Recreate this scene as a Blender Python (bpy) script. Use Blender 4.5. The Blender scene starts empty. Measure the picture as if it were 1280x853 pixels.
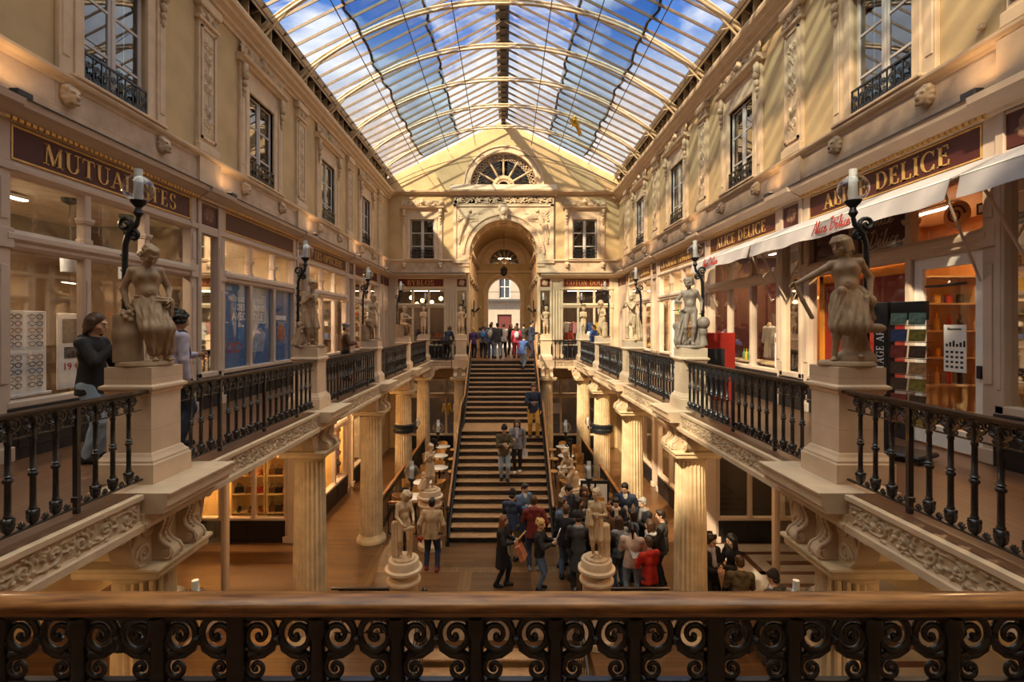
import bpy, math, random
import numpy as np
from mathutils import Vector, Matrix
from mathutils.geometry import tessellate_polygon
PI = math.pi
R = math.radians
rnd = random.Random(7)
SC = bpy.context.scene
COL = SC.collection

# ------------------------------------------------------------------ mesh builder
class MB:
    def __init__(s):
        s.v = []; s.n = 0; s.ft = []; s.fl = []; s.fm = []
    def add(s, verts, faces, mi=0):
        verts = np.asarray(verts, float).reshape(-1, 3)
        if isinstance(faces, np.ndarray):
            s.ft.append(np.full(len(faces), faces.shape[1], int)); s.fl.append((faces + s.n).ravel())
        else:
            s.ft.append(np.array([len(f) for f in faces], int))
            s.fl.append(np.array([i for f in faces for i in f], int) + s.n)
        s.fm.append(np.full(len(faces), mi, int))
        s.v.append(verts); s.n += len(verts)
        return s
    def merge(s, o, loc=(0, 0, 0), rz=0, sc=1, M=None, mi=None):
        V = np.vstack(o.v)
        if M is not None:
            M = np.array(M); V = V @ M[:3, :3].T + M[:3, 3]
        else:
            c, n = math.cos(rz), math.sin(rz); scv = np.array(sc if hasattr(sc, '__len__') else (sc,) * 3, float)
            V = V * scv
            V = np.stack([V[:, 0] * c - V[:, 1] * n, V[:, 0] * n + V[:, 1] * c, V[:, 2]], 1) + np.array(loc, float)
        s.ft += [a.copy() for a in o.ft]; s.fl += [a + s.n for a in o.fl]
        s.fm += [a.copy() if mi is None else np.full(len(a), mi, int) for a in o.fm]
        s.v.append(V); s.n += len(V); return s
    def box(s, x0, x1, y0, y1, z0, z1, b=0.0, mi=0):
        c = np.array([(x0 + x1) / 2, (y0 + y1) / 2, (z0 + z1) / 2]); h = np.abs(np.array([x1 - x0, y1 - y0, z1 - z0])) / 2
        if b <= 0:
            P = [c + h * np.array([i, j, k]) for i in (-1, 1) for j in (-1, 1) for k in (-1, 1)]
            return s.add(P, [(0, 1, 3, 2), (4, 6, 7, 5), (0, 4, 5, 1), (2, 3, 7, 6), (0, 2, 6, 4), (1, 5, 7, 3)], mi)
        b = min(b, h.min() * .9); idx = {}; P = []
        for i in (-1, 1):
            for j in (-1, 1):
                for k in (-1, 1):
                    for a in range(3):
                        e = h - b; e[a] = h[a]
                        idx[(i, j, k, a)] = len(P); P.append(c + e * np.array([i, j, k]))
        F = []
        def put(f):
            q = [P[i] for i in f]; nn = np.cross(q[1] - q[0], q[2] - q[0])
            F.append(tuple(f) if np.dot(nn, sum(q) / len(q) - c) > 0 else tuple(f[::-1]))
        for a in range(3):
            o = [x for x in range(3) if x != a]
            for sg in (-1, 1):
                f = []
                for u, w in ((-1, -1), (1, -1), (1, 1), (-1, 1)):
                    k = [0, 0, 0]; k[a] = sg; k[o[0]] = u; k[o[1]] = w; f.append(idx[(k[0], k[1], k[2], a)])
                put(f)
        for a, d, cc in ((0, 1, 2), (0, 2, 1), (1, 2, 0)):
            for sa in (-1, 1):
                for sd in (-1, 1):
                    f = []
                    for sc_, t in ((-1, a), (1, a), (1, d), (-1, d)):
                        k = [0, 0, 0]; k[a] = sa; k[d] = sd; k[cc] = sc_; f.append(idx[(k[0], k[1], k[2], t)])
                    put(f)
        for i in (-1, 1):
            for j in (-1, 1):
                for k in (-1, 1):
                    put([idx[(i, j, k, 0)], idx[(i, j, k, 1)], idx[(i, j, k, 2)]])
        return s.add(P, F, mi)
    def prism(s, poly, a0, a1, axis='x', mi=0):
        """poly in the two other axes (for x: (y,z); y: (x,z); z: (x,y)), closed solid"""
        n = len(poly); P = []
        for a in (a0, a1):
            for p in poly:
                P.append((a, p[0], p[1]) if axis == 'x' else (p[0], a, p[1]) if axis == 'y' else (p[0], p[1], a))
        A = sum(poly[i][0] * poly[(i + 1) % n][1] - poly[(i + 1) % n][0] * poly[i][1] for i in range(n))
        pos = (A > 0) ^ (axis == 'y') ^ (a1 < a0)
        tris = tessellate_polygon([[Vector((p[0], p[1], 0)) for p in poly]])
        F = []
        for t in tris:
            q = [poly[i] for i in t]
            ar = (q[1][0] - q[0][0]) * (q[2][1] - q[0][1]) - (q[2][0] - q[0][0]) * (q[1][1] - q[0][1])
            t = tuple(t) if (ar > 0) == (A > 0) else tuple(t[::-1])
            F.append(tuple(t[::-1]) if pos else t); F.append(tuple(i + n for i in (t if pos else t[::-1])))
        for i in range(n):
            j = (i + 1) % n; f = (i, j, j + n, i + n); F.append(f if pos else f[::-1])
        return s.add(P, F, mi)
    def plate(s, outer, holes, y0, y1, mi=0):
        """solid plate in the xz plane with holes; front at y0 (< y1)"""
        loops = [outer] + holes; flat = [p for l in loops for p in l]; n = len(flat)
        tris = tessellate_polygon([[Vector((p[0], p[1], 0)) for p in l] for l in loops])
        P = [(p[0], y0, p[1]) for p in flat] + [(p[0], y1, p[1]) for p in flat]; F = []
        for t in tris:
            q = [flat[i] for i in t]
            ar = (q[1][0] - q[0][0]) * (q[2][1] - q[0][1]) - (q[2][0] - q[0][0]) * (q[1][1] - q[0][1])
            if abs(ar) < 1e-12: continue
            t = tuple(t) if ar > 0 else tuple(t[::-1])
            F.append(t); F.append(tuple(i + n for i in t[::-1]))
        k = 0
        for li, l in enumerate(loops):
            m = len(l); A = sum(l[i][0] * l[(i + 1) % m][1] - l[(i + 1) % m][0] * l[i][1] for i in range(m))
            for i in range(m):
                a, b = k + i, k + (i + 1) % m
                f = (a, a + n, b + n, b)
                F.append(f if (A > 0) == (li == 0) else f[::-1])
            k += m
        return s.add(P, F, mi)
    def tube(s, path, r, n=8, cap=True, sq=1.0, mi=0):
        P = np.asarray(path, float); m = len(P)
        rr = np.full(m, r, float) if not hasattr(r, '__len__') else np.asarray(r, float)
        T = np.gradient(P, axis=0); T /= np.linalg.norm(T, axis=1)[:, None] + 1e-12
        up = np.array([0, 0, 1.0]) if abs(T[0][2]) < .9 else np.array([1.0, 0, 0])
        N = np.cross(up, T[0]); N /= np.linalg.norm(N); V = []
        for i in range(m):
            N = N - T[i] * np.dot(N, T[i]); N /= np.linalg.norm(N) + 1e-12; B = np.cross(T[i], N)
            a = np.arange(n) * 2 * PI / n + (PI / 4 if n == 4 else 0)
            V.append(P[i] + rr[i] * (np.cos(a)[:, None] * N + sq * np.sin(a)[:, None] * B))
        V = np.vstack(V); i = np.arange(m - 1)[:, None] * n; j = np.arange(n)[None]; j2 = (j + 1) % n
        F = np.stack([i + j, i + j2, i + n + j2, i + n + j], -1).reshape(-1, 4)
        s.add(V, F, mi)
        if cap:
            b = s.n - len(V)
            s.ft.append(np.array([n, n])); s.fl.append(np.r_[np.arange(n)[::-1] + b, np.arange(n) + b + (m - 1) * n]); s.fm.append(np.full(2, mi))
        return s
    def lathe(s, prof, c=(0, 0, 0), n=20, rot=0.0, mod=None, cap=True, mi=0):
        a = np.arange(n) * 2 * PI / n + rot; V = []
        for r, z in prof:
            q = r if mod is None else r * mod
            V.append(np.stack([c[0] + q * np.cos(a), c[1] + q * np.sin(a), np.full(n, c[2] + z)], 1))
        m = len(prof); i = np.arange(m - 1)[:, None] * n; j = np.arange(n)[None]; j2 = (j + 1) % n
        F = np.stack([i + j, i + j2, i + n + j2, i + n + j], -1).reshape(-1, 4)
        s.add(np.vstack(V), F, mi)
        if cap:
            b = s.n - m * n
            s.ft.append(np.array([n, n])); s.fl.append(np.r_[np.arange(n)[::-1] + b, np.arange(n) + b + (m - 1) * n]); s.fm.append(np.full(2, mi))
        return s
    def sq(s, prof, c=(0, 0, 0), mi=0):
        return s.lathe([(h * math.sqrt(2), z) for h, z in prof], c, 4, PI / 4, mi=mi)
    def ball(s, c, r, n=10, mi=0):
        r = r if hasattr(r, '__len__') else (r, r, r)
        k = max(4, n // 2 + 1)
        o = MB().lathe([(max(1e-4, math.sin(PI * i / k)), -math.cos(PI * i / k)) for i in range(k + 1)], n=n, cap=False)
        return s.merge(o, loc=c, sc=r, mi=mi)
    def relief(s, Z, x0, z0, res, y=0.0, mi=0, drop=False):
        nx, nz = Z.shape
        X, W = np.meshgrid(x0 + np.arange(nx) * res, z0 + np.arange(nz) * res, indexing='ij')
        V = np.stack([X, y - Z, W], -1).reshape(-1, 3)
        i = (np.arange(nx - 1)[:, None] * nz + np.arange(nz - 1)[None])
        F = np.stack([i, i + nz, i + nz + 1, i + 1], -1)
        if drop:
            k = (Z[:-1, :-1] + Z[1:, :-1] + Z[:-1, 1:] + Z[1:, 1:]) > 1e-6; F = F[k]
        F = F.reshape(-1, 4)
        if drop:
            u, inv = np.unique(F, return_inverse=True); V = V[u]; F = inv.reshape(-1, 4)
        return s.add(V, F, mi)
    def mesh(s, name, mats, smooth=None):
        me = bpy.data.meshes.new(name)
        V = np.vstack(s.v); ft = np.concatenate(s.ft); fl = np.concatenate(s.fl)
        me.vertices.add(len(V)); me.vertices.foreach_set('co', V.ravel().astype(np.float32))
        me.loops.add(len(fl)); me.loops.foreach_set('vertex_index', fl.astype(np.int32))
        me.polygons.add(len(ft)); me.polygons.foreach_set('loop_start', np.r_[0, np.cumsum(ft)[:-1]].astype(np.int32))
        me.polygons.foreach_set('loop_total', ft.astype(np.int32))
        for m in (mats if isinstance(mats, (list, tuple)) else [mats]): me.materials.append(m)
        me.polygons.foreach_set('material_index', np.concatenate(s.fm).astype(np.int32))
        me.update(calc_edges=True); me.validate()
        if smooth is None: me.polygons.foreach_set('use_smooth', np.zeros(len(me.polygons), bool))
        else:
            me.polygons.foreach_set('use_smooth', np.ones(len(me.polygons), bool))
            if smooth < 179: me.set_sharp_from_angle(angle=R(smooth))
        return me

def tag(o, label=None, cat=None, group=None, kind=None):
    if label: o['label'] = label
    if cat: o['category'] = cat
    if group: o['group'] = group
    if kind: o['kind'] = kind
    return o
def put(name, mb, mat, parent=None, loc=(0, 0, 0), rz=0, smooth=None, label=None):
    me = mb if isinstance(mb, bpy.types.Mesh) else mb.mesh(name, mat, smooth)
    o = bpy.data.objects.new(name, me); COL.objects.link(o)
    o.location = loc; o.rotation_euler = (0, 0, rz)
    if parent is not None: o.parent = parent
    if label: o['label'] = label
    return o
def thing(name, label, cat, loc=(0, 0, 0), rz=0, group=None):
    o = bpy.data.objects.new(name, None); COL.objects.link(o); o.empty_display_size = .1
    o.location = loc; o.rotation_euler = (0, 0, rz)
    return tag(o, label, cat, group)
def setting(name, mb=None, mat=None, loc=(0, 0, 0), rz=0, smooth=None, label=None):
    if mb is None:
        o = bpy.data.objects.new(name, None); COL.objects.link(o); o.location = loc; o.rotation_euler = (0, 0, rz)
    else: o = put(name, mb, mat, None, loc, rz, smooth)
    o['kind'] = 'structure'
    if label: o['label'] = label
    return o
def dup(o, loc=None, rz=None, label=None, group=None, parent=None, sc=None):
    c = o.copy(); COL.objects.link(c)
    if parent is not None: c.parent = parent
    if loc is not None: c.location = loc
    if rz is not None: c.rotation_euler = (0, 0, rz)
    if sc is not None: c.scale = (sc, sc, sc)
    if label: c['label'] = label
    if group: c['group'] = group
    for ch in list(o.children): dup(ch, parent=c)
    return c

# ------------------------------------------------------------------ materials
_mc = {}
def pm(name, col, rough=.6, metal=0, var=.12, scale=5, bump=0.0, spec=.4, detail=4, stretch=None, col2=None, emis=0, coat=0):
    if name in _mc: return _mc[name]
    m = bpy.data.materials.new(name); m.use_nodes = True; nt = m.node_tree; N = nt.nodes; L = nt.links
    b = N['Principled BSDF']; b.inputs['Roughness'].default_value = rough; b.inputs['Metallic'].default_value = metal
    b.inputs['Specular IOR Level'].default_value = spec
    if coat: b.inputs['Coat Weight'].default_value = coat; b.inputs['Coat Roughness'].default_value = .15
    tc = N.new('ShaderNodeTexCoord'); mp = N.new('ShaderNodeMapping'); L.new(tc.outputs['Object'], mp.inputs[0])
    if stretch: mp.inputs['Scale'].default_value = stretch
    nz = N.new('ShaderNodeTexNoise'); nz.inputs['Scale'].default_value = scale; nz.inputs['Detail'].default_value = detail
    L.new(mp.outputs[0], nz.inputs['Vector'])
    rp = N.new('ShaderNodeValToRGB'); c2 = col2 or tuple(min(1, c * (1 + var)) for c in col); c1 = tuple(c * (1 - var) for c in col)
    rp.color_ramp.elements[0].position = .3; rp.color_ramp.elements[1].position = .7
    rp.color_ramp.elements[0].color = (*c1, 1); rp.color_ramp.elements[1].color = (*c2, 1)
    L.new(nz.outputs['Fac'], rp.inputs[0]); L.new(rp.outputs[0], b.inputs['Base Color'])
    if bump:
        bp = N.new('ShaderNodeBump'); bp.inputs['Strength'].default_value = bump; bp.inputs['Distance'].default_value = .02
        n2 = N.new('ShaderNodeTexNoise'); n2.inputs['Scale'].default_value = scale * 6; n2.inputs['Detail'].default_value = 5
        L.new(mp.outputs[0], n2.inputs['Vector']); L.new(n2.outputs['Fac'], bp.inputs['Height']); L.new(bp.outputs[0], b.inputs['Normal'])
    if emis:
        b.inputs['Emission Color'].default_value = (*col, 1); b.inputs['Emission Strength'].default_value = emis
    _mc[name] = m; return m
def glassm(name, tint=(.95, .96, .97), refl=1.0, rough=.02, bumpy=0, minr=.04):
    if name in _mc: return _mc[name]
    m = bpy.data.materials.new(name); m.use_nodes = True; nt = m.node_tree; N = nt.nodes; L = nt.links
    N.remove(N['Principled BSDF']); out = N['Material Output']
    t = N.new('ShaderNodeBsdfTransparent'); t.inputs[0].default_value = (*tint, 1)
    g = N.new('ShaderNodeBsdfGlossy'); g.inputs['Roughness'].default_value = rough; g.inputs[0].default_value = (1, 1, 1, 1)
    fr = N.new('ShaderNodeLayerWeight'); fr.inputs[0].default_value = .5
    mm = N.new('ShaderNodeMath'); mm.operation = 'MULTIPLY_ADD'; mm.inputs[1].default_value = refl; mm.inputs[2].default_value = minr; mm.use_clamp = True
    pw = N.new('ShaderNodeMath'); pw.operation = 'POWER'; pw.inputs[1].default_value = 3.5; L.new(fr.outputs['Facing'], pw.inputs[0]); L.new(pw.outputs[0], mm.inputs[0])
    mx = N.new('ShaderNodeMixShader'); L.new(mm.outputs[0], mx.inputs[0]); L.new(t.outputs[0], mx.inputs[1]); L.new(g.outputs[0], mx.inputs[2])
    if bumpy:
        nz = N.new('ShaderNodeTexNoise'); nz.inputs['Scale'].default_value = 3
        bp = N.new('ShaderNodeBump'); bp.inputs['Strength'].default_value = bumpy; L.new(nz.outputs[0], bp.inputs['Height']); L.new(bp.outputs[0], g.inputs['Normal'])
    L.new(mx.outputs[0], out.inputs[0]); _mc[name] = m; return m
def emit(name, col, st):
    if name in _mc: return _mc[name]
    m = bpy.data.materials.new(name); m.use_nodes = True; b = m.node_tree.nodes['Principled BSDF']
    b.inputs['Base Color'].default_value = (*col, 1); b.inputs['Emission Color'].default_value = (*col, 1); b.inputs['Emission Strength'].default_value = st
    _mc[name] = m; return m
def planks(name, c1, c2, w=.14, l=1.6, rough=.35, along='y'):
    if name in _mc: return _mc[name]
    m = bpy.data.materials.new(name); m.use_nodes = True; nt = m.node_tree; N = nt.nodes; L = nt.links; b = N['Principled BSDF']
    tc = N.new('ShaderNodeTexCoord'); mp = N.new('ShaderNodeMapping'); L.new(tc.outputs['Object'], mp.inputs[0])
    if along == 'y': mp.inputs['Rotation'].default_value = (0, 0, PI / 2)
    br = N.new('ShaderNodeTexBrick'); br.inputs['Scale'].default_value = 1; br.inputs['Brick Width'].default_value = l; br.inputs['Row Height'].default_value = w
    br.inputs['Mortar Size'].default_value = .004; br.inputs['Color1'].default_value = (*c1, 1); br.inputs['Color2'].default_value = (*c2, 1)
    br.inputs['Mortar'].default_value = (c1[0] * .3, c1[1] * .3, c1[2] * .3, 1); L.new(mp.outputs[0], br.inputs['Vector'])
    nz = N.new('ShaderNodeTexNoise'); nz.inputs['Scale'].default_value = 9; nz.inputs['Detail'].default_value = 6
    mp2 = N.new('ShaderNodeMapping'); mp2.inputs['Scale'].default_value = (.6, 6, 1); L.new(mp.outputs[0], mp2.inputs[0]); L.new(mp2.outputs[0], nz.inputs['Vector'])
    mx = N.new('ShaderNodeMix'); mx.data_type = 'RGBA'; mx.blend_type = 'MULTIPLY'; mx.inputs[0].default_value = .8
    rp = N.new('ShaderNodeValToRGB'); rp.color_ramp.elements[0].color = (.5, .45, .4, 1); rp.color_ramp.elements[1].color = (1.25, 1.2, 1.1, 1)
    L.new(nz.outputs['Fac'], rp.inputs[0]); L.new(br.outputs['Color'], mx.inputs[6]); L.new(rp.outputs[0], mx.inputs[7]); L.new(mx.outputs[2], b.inputs['Base Color'])
    b.inputs['Roughness'].default_value = rough; _mc[name] = m; return m
def blocks(name, c, w=1.1, h=.42, rough=.75, mort=.7, fv=.12):
    """ashlar stone: fine joints drawn by a brick texture in the xz plane of the object"""
    if name in _mc: return _mc[name]
    m = bpy.data.materials.new(name); m.use_nodes = True; nt = m.node_tree; N = nt.nodes; L = nt.links; b = N['Principled BSDF']
    tc = N.new('ShaderNodeTexCoord'); mp = N.new('ShaderNodeMapping'); L.new(tc.outputs['Object'], mp.inputs[0]); mp.inputs['Rotation'].default_value = (-PI / 2, 0, 0)
    br = N.new('ShaderNodeTexBrick'); br.inputs['Scale'].default_value = 1; br.inputs['Brick Width'].default_value = w; br.inputs['Row Height'].default_value = h
    br.inputs['Mortar Size'].default_value = .004; br.inputs['Color1'].default_value = (*c, 1); br.inputs['Color2'].default_value = (*[x * .93 for x in c], 1)
    br.inputs['Mortar'].default_value = (*[x * mort for x in c], 1); L.new(mp.outputs[0], br.inputs['Vector'])
    nz = N.new('ShaderNodeTexNoise'); nz.inputs['Scale'].default_value = 3.5; nz.inputs['Detail'].default_value = 7; L.new(tc.outputs['Object'], nz.inputs['Vector'])
    rp = N.new('ShaderNodeValToRGB'); rp.color_ramp.elements[0].position = .3; rp.color_ramp.elements[1].position = .7
    rp.color_ramp.elements[0].color = (1 - 2 * fv, 1 - 2.3 * fv, 1 - 2.6 * fv, 1); rp.color_ramp.elements[1].color = (1 + fv, 1 + fv, 1 + fv, 1)
    mx = N.new('ShaderNodeMix'); mx.data_type = 'RGBA'; mx.blend_type = 'MULTIPLY'; mx.inputs[0].default_value = 1
    L.new(nz.outputs['Fac'], rp.inputs[0]); L.new(br.outputs['Color'], mx.inputs[6]); L.new(rp.outputs[0], mx.inputs[7]); L.new(mx.outputs[2], b.inputs['Base Color'])
    b.inputs['Roughness'].default_value = rough; _mc[name] = m; return m

M_PLASTER = pm('tan_plaster', (.52, .38, .21), .85, var=.12, scale=1.6, detail=7, bump=.08)
M_STONE = blocks('pale_ashlar', (.62, .47, .34))
M_TRIM = pm('pale_carved_stone', (.63, .475, .33), .75, var=.1, scale=4, bump=.08)
M_PED = blocks('pedestal_stone', (.70, .53, .385), .6, .55, fv=.06, mort=.8)
M_COLUMN = pm('warm_column_stone', (.60, .46, .29), .7, var=.2, scale=3.5, bump=.12, detail=8)
M_RELIEF = pm('carved_frieze_stone', (.54, .41, .28), .7, var=.2, scale=7)
M_IRON = pm('black_iron', (.012, .012, .016), .27, .0, var=.3, scale=20, spec=.8)
M_IRON2 = pm('black_lamp_iron', (.010, .012, .016), .4, var=.2, scale=20)
M_RAIL = pm('worn_oak_rail', (.22, .08, .028), .30, var=.5, scale=10, stretch=(.7, 6, 6), detail=9, col2=(.46, .20, .06), coat=.35)
M_RAILD = pm('dark_oak_rail', (.034, .018, .012), .35, var=.35, scale=8, coat=.2)
M_STATUE = pm('terracotta_stone', (.38, .26, .165), .55, var=.17, scale=7, bump=.05, detail=6)
M_STATUEG = pm('grey_terracotta', (.27, .21, .175), .5, var=.2, scale=7, bump=.05)
M_STATUEL = pm('pale_terracotta', (.58, .42, .27), .55, var=.15, scale=7, bump=.05)
M_WOODF = planks('gallery_boards', (.15, .075, .042), (.20, .10, .055), .11, 1.4, .32)
M_FLOORL = planks('hall_boards', (.10, .048, .021), (.16, .08, .035), .12, 1.5, .32, along='x')
M_FLOORB = planks('hall_border_boards', (.16, .085, .037), (.21, .115, .052), .12, 1.5, .32, along='y')
M_TREAD = pm('worn_stair_oak', (.34, .18, .085), .35, var=.3, scale=6, stretch=(1, 8, 8), col2=(.52, .30, .15))
M_PAINT = pm('shop_cream_paint', (.55, .43, .345), .5, var=.06, scale=3)
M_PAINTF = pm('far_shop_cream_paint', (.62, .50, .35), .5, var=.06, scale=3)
M_SIGN = pm('oxblood_sign', (.085, .022, .018), .5, var=.15, scale=3)
M_SIGNR = pm('red_sign', (.17, .022, .014), .5, var=.15, scale=3)
M_GOLD = pm('gilt', (.72, .47, .17), .38, .35, var=.15, scale=12)
M_PLINTH = pm('black_shop_base', (.016, .014, .016), .42, var=.2, scale=3)
M_LEAD = pm('dark_lead_flashing', (.045, .042, .045), .5, var=.2, scale=6)
M_GLASS = glassm('shop_glass', (.95, .96, .97), .55, .01, minr=.035)
M_GLASSD = glassm('dark_window_glass', (.40, .43, .46), .9, .015, bumpy=.12, minr=.13)
M_ROOFG = glassm('roof_glass', (.90, .93, .95), .75, .06, minr=.02)
M_ROOFG2 = glassm('roof_glass_old', (.66, .76, .83), .75, .1, minr=.03)
M_MIRROR = pm('mirror', (.85, .8, .72), .03, 1, var=.03)
M_ROOFI = pm('cream_roof_iron', (.68, .54, .37), .45, .1, var=.2, scale=4)
M_ROOFD = pm('dark_roof_iron', (.10, .075, .06), .5, .2, var=.2, scale=4)
M_BOARD = pm('eave_boards', (.62, .50, .37), .7, var=.15, scale=4)
M_CASE = pm('window_casement_paint', (.55, .50, .48), .5, var=.05)
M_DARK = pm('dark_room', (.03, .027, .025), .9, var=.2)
M_WHITE = pm('white_board', (.82, .80, .77), .5, var=.04)
M_LAMPG = glassm('lamp_globe_glass', (.86, .87, .88), .9, .03, minr=.10)
M_MILK = pm('milk_glass_chimney', (.66, .68, .70), .3, var=.03)

# ------------------------------------------------------------------ relief carving
def strokes_field(w, h, strokes, res, x0=0.0, z0=0.0, zmax=None, round_=1.0):
    nx, nz = max(2, int(round(w / res)) + 1), max(2, int(round(h / res)) + 1)
    Z = np.zeros((nx, nz)); X = x0 + np.arange(nx) * res; W = z0 + np.arange(nz) * res
    for pts in strokes:                       # pts: list of (x, z, r)
        for (xa, za, ra), (xb, zb, rb) in (zip(pts[:-1], pts[1:]) if len(pts) > 1 else [(pts[0], pts[0])]):
            rm = max(ra, rb)
            i0, i1 = np.searchsorted(X, (min(xa, xb) - rm, max(xa, xb) + rm)); j0, j1 = np.searchsorted(W, (min(za, zb) - rm, max(za, zb) + rm))
            if i0 >= i1 or j0 >= j1: continue
            px = X[i0:i1, None] - xa; pz = W[None, j0:j1] - za; dx, dz = xb - xa, zb - za; L2 = dx * dx + dz * dz
            t = np.clip((px * dx + pz * dz) / L2, 0, 1) if L2 > 1e-12 else 0 * px * pz
            d2 = (px - t * dx) ** 2 + (pz - t * dz) ** 2; rr = ra + (rb - ra) * t
            hh = np.sqrt(np.maximum(rr * rr - d2, 0)) * round_
            Z[i0:i1, j0:j1] = np.maximum(Z[i0:i1, j0:j1], hh)
    if zmax: Z = np.minimum(Z, zmax)
    return Z
def spiral(cx, cz, r0, r1, a0, turns, n=18, w0=.02, w1=.01):
    out = []
    for i in range(n + 1):
        t = i / n; a = a0 + turns * 2 * PI * t; r = r0 + (r1 - r0) * t ** .8
        out.append((cx + r * math.cos(a), cz + r * math.sin(a), w0 + (w1 - w0) * t))
    return out
def leaf(x, z, a, l, w, curl=.4, n=5):
    out = []
    for i in range(n + 1):
        t = i / n; aa = a + curl * t
        out.append((x, z, max(.002, w * math.sin(PI * (.12 + .86 * t)))))
        x += l / n * math.cos(aa); z += l / n * math.sin(aa)
    return out
def foliage(L, H, seed=1, dens=1.0):
    """acanthus scroll strokes filling a band of length L and height H about z=0"""
    g = random.Random(seed); S = []; n = max(1, int(round(L / (H * 1.25)))); st = L / n
    for i in range(n):
        cx = (i + .5) * st; up = 1 if i % 2 else -1; r = H * .36
        S.append(spiral(cx, up * H * .04, r, r * .15, -up * PI * .5 + g.uniform(-.3, .3), up * 1.6, 20, H * .075, H * .04))
        for k in range(3): S.append([(cx + g.uniform(-.12, .12) * H, up * H * .04 + g.uniform(-.12, .12) * H, H * g.uniform(.07, .1))])
        for k in range(int(11 * dens)):
            a = g.uniform(0, 2 * PI); S.append(leaf(cx + r * .95 * math.cos(a), r * .95 * math.sin(a), a + g.uniform(-.8, .8), H * g.uniform(.25, .42), H * .085, g.uniform(-1.5, 1.5)))
        S.append([(cx - st / 2 - .25 * st, -up * H * .3, H * .05), (cx - .3 * st, -up * H * .36, H * .06), (cx, -up * H * .34, H * .05)])
        for k in range(3): S.append(leaf(cx + st * .42, up * H * .3 * (k - 1), PI * .5 + (k - 1) * .9, H * .32, H * .07, .7))
    for s_ in S:
        for j, p in enumerate(s_): s_[j] = (p[0], max(-H * .47, min(H * .47, p[1])), p[2])
    return S
def foliage_mb(L, H, res, seed=1, y=0.0, x0=0.0, z0=0.0, gain=1.0, drop=False):
    Z = strokes_field(L, H, foliage(L, H, seed), res, 0, -H / 2) * gain
    return MB().relief(Z, x0, z0 - H / 2, res, y, drop=drop)

# ------------------------------------------------------------------ lettering (serif capitals and script)
def _st(x0, z0, x1, z1, w): 
    dx, dz = x1 - x0, z1 - z0; l = math.hypot(dx, dz); nx, nz = -dz / l * w / 2, dx / l * w / 2
    return [(x0 + nx, z0 + nz), (x0 - nx, z0 - nz), (x1 - nx, z1 - nz), (x1 + nx, z1 + nz)]
TK, TN = .17, .06
def V_(x, z0=0, z1=1, w=TK): return [_st(x, z0, x, z1, w)]
def H_(x0, x1, z, w=TN): return [_st(x0, z, x1, z, w)]
def serif(x, z, h=.17): return H_(x - h, x + h, z + (.025 if z < .5 else -.025), .05)
def arc_(cx, cz, rx, rz, a0, a1, thick='side', n=14):
    out = []; P = []
    for i in range(n + 1):
        a = a0 + (a1 - a0) * i / n; t = abs(math.cos(a)); w = TN + (TK - TN) * t ** 1.5
        P.append(((cx + (rx + w * .25) * math.cos(a), cz + (rz + w * .1) * math.sin(a)), (cx + (rx - w * .75) * math.cos(a), cz + (rz - w * .5) * math.sin(a))))
    for (a, b), (c, d) in zip(P[:-1], P[1:]): out.append([a, b, d, c])
    return out
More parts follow.
